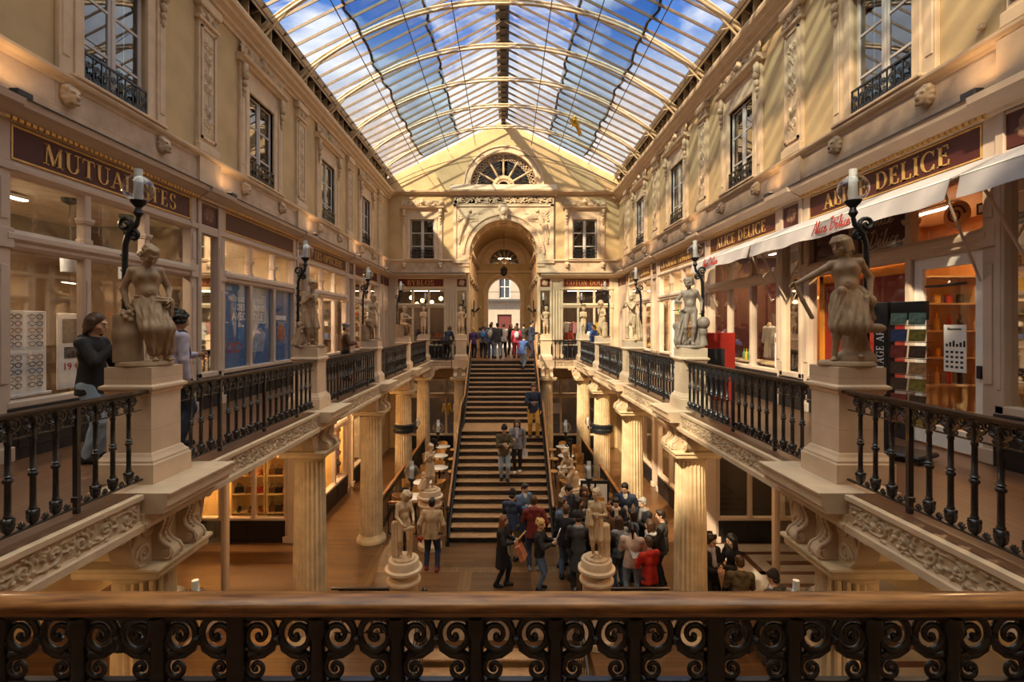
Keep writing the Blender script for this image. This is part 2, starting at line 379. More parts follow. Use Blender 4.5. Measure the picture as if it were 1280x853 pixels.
def glyph(ch):
    v = .08
    if ch == 'I': return V_(.18) + serif(.18, 0) + serif(.18, 1), .36
    if ch == 'L': return V_(.18) + serif(.18, 0) + serif(.18, 1) + H_(.1, .62, .03) + [_st(.62, 0, .65, .25, .05)], .70
    if ch == 'E': return V_(.18) + serif(.18, 0) + serif(.18, 1) + H_(.1, .62, .03) + H_(.1, .58, .97) + H_(.2, .48, .52) + [_st(.61, 0, .65, .25, .05), _st(.58, 1, .60, .78, .05), _st(.48, .42, .48, .62, .05)], .70
    if ch == 'T': return V_(.4) + serif(.4, 0) + H_(.04, .76, .97) + [_st(.06, 1, .04, .75, .05), _st(.74, 1, .76, .75, .05)], .80
    if ch == 'H': return V_(.18) + V_(.72) + serif(.18, 0) + serif(.18, 1) + serif(.72, 0) + serif(.72, 1) + H_(.2, .7, .52), .90
    if ch == 'N': return V_(.15, w=TN) + V_(.78, w=TN) + [_st(.15, .97, .78, .03, TK)] + serif(.15, 0) + serif(.12, 1, .12) + serif(.78, 1), .94
    if ch == 'M': return [_st(.14, 0, .2, 1, TN), _st(.22, 1, .55, .05, TK), _st(.55, .05, .86, 1, TN), _st(.88, 0, .88, 1, TK)] + serif(.14, 0) + serif(.88, 0) + serif(.18, 1, .1) + serif(.9, 1, .12), 1.06
    if ch == 'A': return [_st(.1, 0, .42, .98, TN), _st(.42, .98, .76, 0, TK)] + H_(.22, .62, .34) + serif(.1, 0) + serif(.76, 0), .88
    if ch == 'U': return V_(.18, .3, 1) + V_(.74, .3, 1, TN) + arc_(.46, .32, .31, .32, PI, 2 * PI) + serif(.18, 1) + serif(.74, 1), .90
    if ch == 'X': return [_st(.12, 1, .72, 0, TK), _st(.12, 0, .72, 1, TN)] + serif(.14, 0, .13) + serif(.7, 0, .13) + serif(.14, 1, .13) + serif(.7, 1, .13), .84
    if ch == 'Y': return [_st(.1, 1, .4, .45, TK), _st(.7, 1, .4, .45, TN)] + V_(.4, 0, .48) + serif(.4, 0) + serif(.12, 1, .13) + serif(.68, 1, .13), .80
    if ch == 'O': return arc_(.46, .5, .40, .51, 0, 2 * PI, n=24), .92
    if ch == 'C': return arc_(.48, .5, .42, .51, .25 * PI, 1.75 * PI, n=20) + [_st(.78, .98, .79, .7, .05), _st(.78, .02, .79, .28, .05)], .88
    if ch == 'G': return arc_(.48, .5, .42, .51, .25 * PI, 1.75 * PI, n=20) + [_st(.78, .98, .79, .7, .05)] + V_(.76, 0, .42) + serif(.76, .44, .15), .94
    if ch == 'D': return V_(.18) + serif(.18, 0, .12) + serif(.18, 1, .12) + arc_(.35, .5, .47, .5, -PI / 2, PI / 2) + H_(.15, .38, .03) + H_(.15, .38, .97), .90
    if ch == 'B': return V_(.18) + arc_(.4, .26, .27, .27, -PI / 2, PI / 2) + arc_(.38, .75, .23, .25, -PI / 2, PI / 2) + H_(.08, .42, .03) + H_(.08, .4, .97) + H_(.15, .42, .52), .74
    if ch == 'P': return V_(.18) + serif(.18, 0) + arc_(.38, .72, .28, .28, -PI / 2, PI / 2) + H_(.08, .4, .97) + H_(.15, .4, .46), .70
    if ch == 'R': return V_(.18) + serif(.18, 0) + arc_(.38, .74, .26, .26, -PI / 2, PI / 2) + H_(.08, .4, .97) + H_(.15, .4, .5) + [_st(.4, .5, .78, 0, TK)] + serif(.76, 0, .1), .84
    if ch == 'S': return arc_(.34, .74, .24, .26, .1 * PI, 1.5 * PI) + arc_(.36, .26, .27, .27, -.9 * PI, .5 * PI) + [_st(.58, .98, .58, .74, .05), _st(.1, .02, .1, .28, .05)], .68
    return [], .45
def serif_text(t, h, y=0.0, d=.012, gap=.08):
    """raised lettering, centred on x = 0, baseline z = 0, facing -y"""
    mb = MB(); x = 0; parts = []
    for ch in t:
        g, w = glyph(ch); parts.append((x, g)); x += w + gap
    tot = x - gap
    for px, g in parts:
        for q in g:
            mb.prism([((px + a - tot / 2) * h, b * h) for a, b in q], y - d, y, 'y')
    return mb, tot * h
SCRIPT = {  # handwriting strokes on a unit em
    'A': [[(0, 0), (.25, .5), (.5, 1.05), (.52, .5), (.55, 0)], [(.12, .35), (.35, .42), (.62, .4)]],
    'l': [[(.0, .1), (.2, .6), (.28, 1), (.18, .95), (.12, .3), (.2, 0), (.32, .12)]],
    'i': [[(0, .1), (.12, .45), (.1, .08), (.2, .02), (.3, .15)], [(.16, .68), (.18, .72)]],
    'c': [[(.32, .4), (.2, .48), (.06, .3), (.1, .04), (.25, .02), (.38, .15)]],
    'e': [[(0, .15), (.2, .25), (.28, .42), (.16, .48), (.05, .25), (.14, .02), (.28, .03), (.42, .18)]],
    'D': [[(.15, 0), (.22, .5), (.3, 1)], [(.02, .92), (.35, 1.05), (.66, .7), (.6, .25), (.3, 0), (.08, .03)]],
    "'": [[(.0, .62), (.14, .8)]]}
def script_text(t, h, y=0.0, r=.035):
    mb = MB(); x = 0; wd = {'A': .62, 'l': .3, 'i': .28, 'c': .34, 'e': .4, 'D': .72, "'": 0, ' ': .22}; P = []
    for ch in t:
        if ch == "'":
            for s_ in SCRIPT["'"]: P.append([(x - .22 + a, b) for a, b in s_])
        elif ch in SCRIPT:
            for s_ in SCRIPT[ch]: P.append([(x + a, b) for a, b in s_])
        x += wd.get(ch, .3)
    for s_ in P: mb.tube([((a - x / 2 + b * .22) * h, y, b * h) for a, b in s_], r * h, 5)
    return mb, x * h
def sans_text(t, h, y=0.0, d=.004, align='CENTER'):
    cu = bpy.data.curves.new('t', 'FONT'); cu.body = t; cu.size = h * 1.4; cu.align_x = align; cu.extrude = d / 2; cu.resolution_u = 2
    o = bpy.data.objects.new('t', cu); COL.objects.link(o)
    me = o.to_mesh(); n = len(me.vertices); V = np.zeros(n * 3); me.vertices.foreach_get('co', V); V = V.reshape(-1, 3)
    F = [tuple(p.vertices) for p in me.polygons]; o.to_mesh_clear(); bpy.data.objects.remove(o); bpy.data.curves.remove(cu)
    return MB().add(np.stack([V[:, 0], y - d / 2 - V[:, 2], V[:, 1]], 1), F)

# ------------------------------------------------------------------ signed-distance modelling (figures)
class SDF:
    def __init__(s, lo, hi, h):
        s.lo = np.array(lo, float); s.h = h; s.shape = tuple(int(math.ceil((b - a) / h)) + 1 for a, b in zip(lo, hi))
        s.f = np.full(s.shape, 9.0, np.float32); s.ax = [(s.lo[i] + np.arange(s.shape[i]) * h).astype(np.float32) for i in range(3)]
    def reg(s, lo, hi):
        a = np.clip(np.floor((np.array(lo) - s.lo) / s.h).astype(int) - 2, 0, None); b = np.minimum(np.ceil((np.array(hi) - s.lo) / s.h).astype(int) + 3, s.shape)
        if np.any(b <= a): return None, None
        sl = tuple(slice(a[i], b[i]) for i in range(3))
        return sl, (s.ax[0][sl[0]][:, None, None], s.ax[1][sl[1]][None, :, None], s.ax[2][sl[2]][None, None, :])
    def mix(s, sl, d, k, op):
        f = s.f[sl]
        if op < 0: f = -f
        if k > 0: hh = np.maximum(k - np.abs(f - d), 0) / k; r = np.minimum(f, d) - hh * hh * k * .25
        else: r = np.minimum(f, d)
        s.f[sl] = -r if op < 0 else r
    def cone(s, a, b, ra, rb, k=.03, op=1, fold=None, sy=1.0):
        a = np.array(a, float); b = np.array(b, float); m = max(ra, rb) * max(1, sy) + k + (abs(fold[0]) if fold else 0)
        sl, c = s.reg(np.minimum(a, b) - m, np.maximum(a, b) + m)
        if sl is None: return s
        D = b - a; L2 = max(1e-9, D @ D); x, y, z = c[0] - a[0], c[1] - a[1], c[2] - a[2]
        t = np.clip((x * D[0] + y * D[1] + z * D[2]) / L2, 0, 1); ex, ey, ez = x - t * D[0], (y - t * D[1]) / sy, z - t * D[2]
        d = np.sqrt(ex * ex + ey * ey + ez * ez) - (ra + (rb - ra) * t)
        if fold:
            an = np.arctan2(ey, ex) if abs(D[2]) > .5 * math.sqrt(L2) else np.arctan2(ez, ex + ey)
            d = d + fold[0] * (np.sin(fold[1] * an + fold[2] * t + (fold[3] if len(fold) > 3 else 0)) + .4 * np.sin(fold[1] * 1.7 * an - fold[2] * .6 * t + 1))
        s.mix(sl, d, k, op); return s
    def ell(s, c, r, Rm=None, k=.03, op=1):
        c = np.array(c, float); r = np.array(r if hasattr(r, '__len__') else (r,) * 3, float); m = r.max() + k
        sl, g = s.reg(c - m, c + m)
        if sl is None: return s
        x, y, z = g[0] - c[0], g[1] - c[1], g[2] - c[2]
        if Rm is not None: x, y, z = (Rm[0, i] * x + Rm[1, i] * y + Rm[2, i] * z for i in range(3))
        k0 = np.sqrt((x / r[0]) ** 2 + (y / r[1]) ** 2 + (z / r[2]) ** 2); k1 = np.sqrt((x / r[0] ** 2) ** 2 + (y / r[1] ** 2) ** 2 + (z / r[2] ** 2) ** 2) + 1e-6
        s.mix(sl, k0 * (k0 - 1) / k1, k, op); return s
    def cut_below(s, z): s.f = np.maximum(s.f, (z - s.ax[2])[None, None, :]); return s
    def mb(s, smooth=1, mi=0):
        f = s.f.copy(); f[0] = f[-1] = 1; f[:, 0] = f[:, -1] = 1; f[:, :, 0] = f[:, :, -1] = 1
        I = f < 0; nx, ny, nz = f.shape
        cnt = np.zeros((nx - 1, ny - 1, nz - 1), np.int8)
        cs = [(i, j, k) for i in (0, 1) for j in (0, 1) for k in (0, 1)]
        for i, j, k in cs: cnt += I[i:nx - 1 + i, j:ny - 1 + j, k:nz - 1 + k]
        act = (cnt > 0) & (cnt < 8); ci = np.argwhere(act)
        if len(ci) == 0: return MB()
        vid = np.full(act.shape, -1, int); vid[act] = np.arange(len(ci))
        P = np.zeros((len(ci), 3)); N = np.zeros(len(ci))
        for a in cs:
            for ax in range(3):
                if a[ax]: continue
                b = list(a); b[ax] = 1
                fa = f[ci[:, 0] + a[0], ci[:, 1] + a[1], ci[:, 2] + a[2]]; fb = f[ci[:, 0] + b[0], ci[:, 1] + b[1], ci[:, 2] + b[2]]
                m = (fa < 0) != (fb < 0); t = np.where(m, fa / np.where(m, fa - fb, 1), 0)
                q = np.tile(np.array(a, float), (len(ci), 1)); q[:, ax] = t
                P += q * m[:, None]; N += m
        P = (P / N[:, None] + ci) * s.h + s.lo
        Fs = []
        for ax in range(3):
            o = [(ax + 1) % 3, (ax + 2) % 3]
            a = [slice(None)] * 3; b = [slice(None)] * 3; a[ax] = slice(0, -1); b[ax] = slice(1, None)
            for q in o: a[q] = b[q] = slice(1, -1)
            A, B = I[tuple(a)], I[tuple(b)]
            for want in (0, 1):
                e = np.argwhere(A & ~B if want == 0 else ~A & B)
                if len(e) == 0: continue
                for q in o: e[:, q] += 1
                def cell(u, w):
                    g = e.copy(); g[:, o[0]] -= u; g[:, o[1]] -= w; return vid[g[:, 0], g[:, 1], g[:, 2]]
                F = np.stack([cell(1, 1), cell(0, 1), cell(0, 0), cell(1, 0)], 1)
                Fs.append(F if want == 0 else F[:, ::-1])
        F = np.vstack(Fs)
        for _ in range(smooth):
            ii = F.ravel(); jj = np.roll(F, -1, 1).ravel(); kk = np.roll(F, 1, 1).ravel(); n_ = 2.0 * np.bincount(ii, minlength=len(P))
            acc = np.stack([np.bincount(ii, P[jj, c] + P[kk, c], len(P)) for c in range(3)], 1)
            P = .5 * P + .5 * acc / n_[:, None]
        return MB().add(P, F, mi)
def lamp(name, kind, loc, energy, col, rot=(0, 0, 0), **kw):
    l = bpy.data.lights.new(name, kind); l.energy = energy; l.color = col
    for k, v in kw.items(): setattr(l, k, v)
    o = bpy.data.objects.new(name, l); COL.objects.link(o); o.location = loc; o.rotation_euler = rot; return o
# ================================================================== layout (metres; gallery floor z = 0)
BAY = 4.57; C0 = 5.42
CL = [C0 + BAY * k for k in range(-1, 5)]            # column lines .85 5.42 9.99 14.56 19.13 23.7
BC = [c + BAY / 2 for c in CL[:-1]]                  # bay centres 3.135 ... 21.4
ZL = -4.67; YF = 25.6; XW = 6.0; XR = 3.67; XP = 3.86; XB = 3.46
def side(sg): return R(90) if sg < 0 else R(-90)     # facing into the hall
sname = {-1: 'left', 1: 'right'}
# ------------------------------------------------------------------ floors and slabs
setting('floor_hall', MB().box(-10, 10, 9.9, 27, ZL - .3, ZL), M_FLOORL)
b = MB()
for sg in (-1, 1): b.box(sg * 1.75, sg * 10, -3, 9.9, ZL - .3, ZL)
b.box(-1.75, 1.75, -3, 5.2, ZL - .3, ZL)
setting('floor_hall_front', b, M_FLOORL)
b = MB()
for y in (12.6,): b.box(-3.2, 3.2, y, y + .3, ZL, ZL + .004)
for sg in (-1, 1): b.box(sg * 3.2, sg * 3.5, 10, 14.2, ZL, ZL + .004); b.box(sg * .75, sg * 1.05, 10, 12.6, ZL, ZL + .004)
setting('floor_border_boards', b, M_FLOORB)
M_TILE = pm('grey_floor_tile', (.42, .38, .34), .3, var=.1, scale=3); M_TILEB = pm('brown_floor_tile', (.11, .05, .04), .3, var=.1)
b = MB(); b.box(6.05, 9.6, 6.2, 14.25, ZL, ZL + .006); setting('floor_tiles', b, M_TILE)
b = MB()
for i in range(4):
    y = 7.4 + 1.7 * i
    for x0, x1, y0, y1 in ((6.6, 8.8, y, y + .16), (6.6, 8.8, y + 1.1, y + 1.26), (6.6, 6.76, y, y + 1.26), (8.64, 8.8, y, y + 1.26), (7.1, 8.3, y + .5, y + .72)): b.box(x0, x1, y0, y1, ZL + .004, ZL + .011)
setting('floor_tile_pattern', b, M_TILEB)
for sg in (-1, 1):
    b = MB(); a0, a1 = sorted((sg * (XB + .04), sg * 9.0)); b.box(a0, a1, -3, YF, -.38, 0); setting('floor_gallery_' + sname[sg], b, M_WOODF)
setting('floor_gallery_far', MB().box(-XB - .04, XB + .04, 23.62, 37, -.38, 0), M_WOODF)
setting('floor_gallery_near', MB().box(-XB, XB, -3, 1.3, -.38, 0), M_WOODF)
# edge beams with carved frieze, in local frame (x along, front -y)
def beam(L, res=.0075, seed=1):
    r = thing('edge_beam', None, None)
    prof = [(.04, 0), (-.03, 0), (-.03, -.045), (-.01, -.05), (0, -.075), (.012, -.075), (.012, -.265), (0, -.265), (-.008, -.285), (-.035, -.295), (-.035, -.36), (.04, -.36)]
    put('moulding', MB().prism(prof, -L / 2, L / 2), M_TRIM, r)
    put('carved_frieze', foliage_mb(L - .1, .2, res, seed, .006, -L / 2 + .05, -.17, 1.45), M_RELIEF, r, smooth=60)
    return r
e0 = beam(BAY - 1.2); n = 0
for sg in (-1, 1):
    for i, yb in enumerate(BC):
        n += 1; o = e0 if n == 1 else dup(e0)
        o.name = 'trim_%d' % n; o['kind'] = 'structure'; o.location = (sg * XB, yb, 0); o.rotation_euler = (0, 0, side(sg))
e1 = beam(.9, .012, 3)
for sg in (-1, 1):
    n += 1; o = e1 if sg < 0 else dup(e1)
    o.name = 'trim_%d' % n; o['kind'] = 'structure'; o.location = (sg * 2.95, 23.52, 0); o.rotation_euler = (0, 0, 0)
TR = n
# projecting slab over each column
b = MB(); prof = [(.55, -.2), (-.20, -.2), (-.20, -.16), (-.24, -.13), (-.24, -.03), (-.27, -.015), (-.27, 0.004), (.55, .004)]
b.prism(prof, -.58, .58)
b.prism([(.5, -.36), (-.02, -.36), (-.05, -.34), (-.05, -.3), (-.02, -.28), (-.02, -.2), (.5, -.2)], -.6, .6)
SLAB = b.mesh('slab', M_TRIM)
for sg in (-1, 1):
    for y in CL[:-1]:
        TR += 1; setting('trim_%d' % TR, SLAB, None, (sg * XB, y, 0), side(sg))
for sg in (-1, 1):
    TR += 1; setting('trim_%d' % TR, MB().box(-.42, .42, -.25, .5, -.36, .004, .02), M_TRIM, (sg * 2.04, 23.7, 0))
    TR += 1; setting('trim_%d' % TR, MB().box(-.5, .5, -.3, .5, -.36, .002, .02), M_TRIM, (sg * XP, 23.7, 0))

# ------------------------------------------------------------------ columns
def console():
    """S-scroll bracket: side outline in (depth d, z) extruded across x, volutes at both ends"""
    mb = MB(); out = [(.10, 0), (-.08, 0), (-.135, -.025), (-.150, -.08), (-.125, -.15), (-.095, -.215), (-.105, -.275), (-.155, -.325), (-.215, -.355), (-.250, -.41), (-.235, -.465), (-.17, -.49), (.10, -.49)]
    mb.prism(out, -.075, .075)
    for x in (-.078, .078):
        mb.tube([(x, d, z) for d, z, _ in spiral(-.178, -.42, .066, .012, PI * .75, 1.6, 22)], [.018 - .008 * i / 22 for i in range(23)], 6)
        mb.tube([(x, d, z) for d, z, _ in spiral(-.092, -.078, .052, .01, PI * 1.2, 1.5, 18)], [.016 - .007 * i / 18 for i in range(19)], 6)
        mb.tube([(x * .9, d - .004, z) for d, z in out[1:11]], .017, 6)
    mb.tube([(-.09, -.178, -.42), (.09, -.178, -.42)], .03, 10); mb.tube([(-.09, -.092, -.078), (.09, -.092, -.078)], .022, 10)
    for d, z in ((-.150, -.085), (-.142, -.12), (-.127, -.155), (-.112, -.19), (-.103, -.225), (-.108, -.26), (-.13, -.295), (-.165, -.322)): mb.ball((0, d - .006, z), .019, 6)
    return mb
CON = console().mesh('console', M_TRIM, 50)
def side_console(sg):
    """bracket spreading sideways under the beam, with two spirals on its face and a rolled end"""
    mb = MB(); out = [(0, 0), (.42, 0), (.475, -.03), (.49, -.085), (.465, -.14), (.415, -.155), (.365, -.135), (.325, -.165), (.30, -.28), (.265, -.39), (.20, -.465), (.11, -.49), (0, -.49)]
    q = [(sg * a, c) for a, c in out]; mb.prism(q if sg > 0 else q[::-1], -.25, -.03, 'y')
    mb.tube([(sg * .415, -.28, -.08), (sg * .415, .02, -.08)], .07, 14); mb.tube([(sg * .415 + sg * a, -.283, c - .08) for a, c, _ in spiral(0, 0, .055, .01, 0, 1.6, 16)], .011, 5)
    for cx, cz, r_, st_ in ((.085, -.12, .085, PI), (.13, -.36, .105, 0)): mb.tube([(sg * (cx + a), -.255, cz + c) for a, c, _ in spiral(0, 0, r_, .014, st_, 1.8, 24)], [.026 - .014 * i / 24 for i in range(25)], 6); mb.ball((sg * cx, -.255, cz), .02, 6)
    mb.tube([(sg * a, -.25, c + (.015 if c > -.3 else 0)) for a, c in out[2:12]], .018, 6); mb.tube([(sg * .19, -.255, -.10), (sg * .26, -.265, -.14), (sg * .28, -.255, -.24)], [.006, .026, .006], 6)
    return mb
SCON = {s_: side_console(s_).mesh('side_console', M_TRIM, 50) for s_ in (-1, 1)}
fl = np.array([1, .97, .90, .97] * 22)
def column_meshes():
    z0, z1 = ZL, -.8
    base = MB().lathe([(.43, z0), (.43, z0 + .05), (.41, z0 + .11), (.36, z0 + .15), (.345, z0 + .2)], n=40)
    sh = MB(); H = z1 - .2 - z0 - .2; prof = []
    for i in range(9):
        t = i / 8; r = .33 - .04 * t ** 1.6; prof.append((r, z0 + .2 + H * t))
    sh.lathe(prof, n=88, mod=fl)
    cap = MB().lathe([(.305, z1 - .24), (.318, z1 - .22), (.318, z1 - .2), (.30, z1 - .19), (.305, z1 - .17), (.38, z1 - .13), (.405, z1 - .10), (.405, z1 - .09)], n=44)
    cap.box(-.44, .44, -.44, .44, z1 - .13, z1 - .05, .012); cap.box(-.47, .47, -.47, .47, z1 - .05, z1, .01)
    cap.box(-.30, .30, -.26, .34, z1, -.3)
    return base.mesh('base', M_COLUMN, 50), sh.mesh('shaft', M_COLUMN, 30), cap.mesh('capital', M_COLUMN, 45)
CB, CS, CC = column_meshes()
kname = ['nearest', 'second', 'third', 'fourth']
def column(x, y, rz, label, group='fluted columns of the hall', sides=True):
    t = thing('column', label, 'column', (x, y, 0), rz, group)
    put('base', CB, None, t); put('shaft', CS, None, t); put('capital', CC, None, t)
    for lx in (-.2, .2): put('console', CON, None, t, (lx, -.24, -.305))
    for s_ in (-1, 1) if sides else (): put('side_console', SCON[s_], None, t, (s_ * .27, -.02, -.31))
    return t
lab = ['fluted stone column nearest the camera on the %s, behind the front handrail', 'tall fluted stone column on the %s beside the low stair barrier', 'fluted stone column on the %s at the near corner of the cafe terrace', 'fluted stone column on the %s strapped with a black lamp belt']
for sg in (-1, 1):
    for k in range(4): column(sg * XP, CL[k + 1], side(sg), lab[k] % sname[sg])
    column(sg * XP, 23.75, 0, 'fluted stone column at the far %s corner under the gallery' % sname[sg])
    column(sg * 2.08, 23.8, 0, 'fluted stone column on the %s of the staircase top' % sname[sg], sides=False)
# lamp belts strapped on columns
def belt(x, y, sg, label, z=-2.3):
    t = thing('column_lamp_strap', label, 'lamp', (x, y, z), side(sg), 'lamps strapped to columns')
    put('strap', MB().lathe([(.37, -.16), (.40, -.14), (.41, -.02), (.40, .0), (.41, .02), (.40, .14), (.37, .16)], n=32), M_IRON2, t, smooth=40)
    put('bracket', MB().tube([(0, -.4, 0), (0, -.52, -.05), (0, -.55, .06)], .03, 6), M_IRON2, t, smooth=40)
    put('globe', MB().ball((0, -.55, .2), .12, 14), M_LAMPG, t, smooth=180)
    put('chimney', MB().lathe([(.03, .06), (.04, .2), (.035, .4)], (0, -.55, 0), 10), M_MILK, t, smooth=60)
for sg in (-1, 1):
    belt(sg * XP, CL[4], sg, 'glass globe lamp on a black strap round the fourth %s column' % sname[sg])
    belt(sg * XP, CL[1], sg, 'glass globe lamp strapped to the nearest %s column, above the front handrail' % sname[sg], -1.55)
# ------------------------------------------------------------------ pedestals
pp = [(.31, 0), (.31, .2), (.295, .215), (.295, .235), (.265, .27), (.25, .30), (.235, .31), (.235, .92), (.25, .935), (.25, .955), (.262, .97), (.285, .985), (.285, 1.01), (.25, 1.03), (.25, 1.21)]
PEDM = MB().sq(pp).mesh('pedestal', M_PED)
pl = ['square stone pedestal of the %s statue nearest the camera', 'square stone pedestal second along the %s gallery', 'square stone pedestal third along the %s gallery', 'square stone pedestal fourth along the %s gallery', 'stone pedestal at the far %s gallery corner']
for sg in (-1, 1):
    for k in range(4):
        o = put('pedestal', PEDM, None, None, (sg * XP, CL[k + 1], .004)); tag(o, pl[k] % sname[sg], 'pedestal', 'gallery pedestals')
    o = put('pedestal', PEDM, None, None, (sg * XP, 23.75, .004)); tag(o, pl[4] % sname[sg], 'pedestal', 'gallery pedestals')
    o = put('pedestal', PEDM, None, None, (sg * 2.04, 23.75, .004)); tag(o, 'stone pedestal flanking the staircase top on the %s' % sname[sg], 'pedestal', 'gallery pedestals')

# ------------------------------------------------------------------ balustrades
PITCH = .20
def scroll_pair(n1=26, ns=8, r=.0085):
    mb = MB()
    for sg in (-1, 1):
        big = [(sg * (.050 + (.047 - .041 * (i / n1) ** 1.2) * math.cos(R(150) - 1.8 * 2 * PI * i / n1)), -.055 + (.047 - .041 * (i / n1) ** 1.2) * math.sin(R(150) - 1.8 * 2 * PI * i / n1)) for i in range(n1 + 1)]
        sm = [(sg * x, z) for x, z, _ in spiral(.044, -.130, .030, .006, R(100), 1.4, int(n1 * .7))]
        con = [(sg * .090, -.060), (sg * .084, -.086), (sg * .062, -.100)]
        mb.tube([(x, 0, z) for x, z in big], [r * (1.12 - .45 * i / n1) for i in range(n1 + 1)], ns)
        mb.tube([(x, 0, z) for x, z in con + sm[1:]], [r * .9] * len(con) + [r * (.85 - .35 * i / len(sm)) for i in range(len(sm) - 1)], ns)
        mb.ball((sg * .050, -.004, -.055), .009, 6); mb.ball((sg * .044, -.004, -.130), .007, 6)
        mb.tube([(sg * .004, -.004, -.016), (sg * .02, -.007, -.009), (sg * .045, -.009, -.006), (sg * .07, -.007, -.009), (sg * .096, 0, -.016)], [r * .6, r * 1.2, r * 1.3, r * 1.1, r * .6], ns)
        mb.tube([(sg * .012, 0, -.102), (sg * .03, -.006, -.094), (sg * .05, 0, -.099)], [.003, .010, .003], ns)
        mb.tube([(sg * .088, 0, -.05), (sg * .098, -.007, -.058), (sg * .1, 0, -.075)], [.004, .010, .004], ns)
        mb.tube([(sg * .02, 0, -.06), (sg * .012, -.004, -.075), (sg * .01, 0, -.1)], [.003, .007, .004], ns)
    return mb
def baluster(n=10):
    mb = MB().lathe([(.010, .0), (.028, .03), (.034, .07), (.030, .11), (.018, .125), (.022, .14), (.017, .155), (.0165, .4), (.026, .415), (.026, .43), (.016, .445), (.026, .46), (.016, .475), (.0145, .7), (.02, .72), (.0145, .74), (.016, .84), (.024, .86), (.019, .9)], n=n)
    mb.v[0][:, :2] *= 1.3
    for k in range(4):
        a = k * PI / 2; mb.tube([(.026 * math.cos(a), .026 * math.sin(a), .04), (.038 * math.cos(a), .038 * math.sin(a), .09), (.05 * math.cos(a), .05 * math.sin(a), .115), (.045 * math.cos(a), .045 * math.sin(a), .10)], [.014, .014, .010, .004], 5)
    return mb
BAL = baluster(10).mesh('baluster', M_IRON, 40)
POST = MB().box(-.022, .022, -.022, .022, 0, .93, .004).box(-.03, .03, -.03, .03, .1, .15, .004).box(-.012, .012, -.012, .30, -.06, -.03).mesh('post', M_IRON)
def balustrade(L, label, n1=13, ns=5, zt=.97, handmat=M_RAILD, group='iron balustrades of the galleries', x_off=0.0, near=False):
    t = thing('balustrade', label, 'railing', (0, 0, 0), 0, group); PI_ = .204 if near else PITCH; n = int(L / PI_); x0 = -(n - 1) / 2 * PI_
    if near: prof = [(-.030, -.023), (-.033, -.015), (-.029, -.010), (-.035, -.006), (-.037, .002), (-.032, .010), (-.02, .014), (.0, .016), (.024, .014), (.035, .006), (.033, -.01), (.03, -.023)]
    else: prof = [(-.032, -.025), (-.04, -.01), (-.036, .010), (-.018, .018), (.018, .018), (.036, .010), (.04, -.01), (.032, -.025)]
    put('handrail', MB().prism([(a, zt + c) for a, c in prof], -L / 2 - (0 if near else .05), L / 2 + (0 if near else .05)), handmat, t, smooth=50)
    fr = MB(); pr = scroll_pair(n1, ns, .0085 if near else .0115); cap = MB().box(-.02, .02, -.012, .012, -.022, 0)
    ztop = zt - (.024 if near else .028)
    kz = 1.13 if near else 1.0
    for i in range(n): fr.merge(pr, (x0 + i * PI_, 0, ztop), sc=(1.05 if near else 1, 1, kz))
    fr.box(-L / 2, L / 2, -.011, .011, ztop - .012, ztop + .004); fr.box(-L / 2, L / 2, -.009, .009, ztop - .166 * kz, ztop - .154 * kz)
    put('scroll_frieze', fr, M_IRON, t, smooth=50)
    br = MB().box(-L / 2, L / 2, -.016, .016, .05, .068)
    for i in range(n):
        for dx in (-.0475, .0475):
            xx = x0 + (i + .5) * PI_ + dx * 0
        for a in range(5):
            aa = R(30 + a * 30); br.tube([(xx, 0, .066), (xx + .02 * math.cos(aa), -.006, .07 + .03 * math.sin(aa)), (xx + .042 * math.cos(aa), 0, .072 + .05 * math.sin(aa))], [.008, .011, .004], 4)
    put('bottom_rail', br, M_IRON, t)
    sc = (ztop - .012 - .066) / .9
    for i in range(n):
        ip = (i + 3) % 6 == 0
        o = put('post' if ip else 'baluster', POST if ip else BAL, None, t, (x0 + i * PI_, 0, .0 if ip else .066))
        o.scale = (1, 1, (ztop + .002) / .93 if ip else sc)
    return t
bl = ['black iron balustrade on the %s from the cross balcony to the near statue', 'black iron balustrade on the %s between the first and second statues', 'black iron balustrade on the %s between the second and third statues', 'black iron balustrade on the %s between the third and fourth statues', 'black iron balustrade on the %s reaching the far gallery corner']
B0 = None
for sg in (-1, 1):
    for i in range(5):
        l_ = bl[i] % sname[sg]
        o = B0 = balustrade(BAY - .62, l_) if B0 is None else dup(B0, label=l_)
        if o is not B0 or True: o.location = (sg * XR, BC[i], 0); o.rotation_euler = (0, 0, side(sg))
        if i == 0 and sg == -1: B0 = o
for sg in (-1, 1):
    o = balustrade(1.2, 'short black iron balustrade across the far gallery, %s of the stairs' % sname[sg]); o.location = (sg * 2.92, 23.72, 0)
nb = balustrade(7.36, 'front iron scroll balustrade under a worn brown oak handrail, right before the camera', 34, 10, .94, M_RAIL, None, near=True)
nb.location = (-.068, 1.268, 0)
# low barrier rails at the head of the lower stairs
for sg in (-1, 1):
    o = balustrade(1.35, 'low black barrier rail beside the round pedestal, near %s column' % sname[sg]); o.location = (sg * 2.72, 10.05, ZL)
    o.scale = (1, 1, 1)
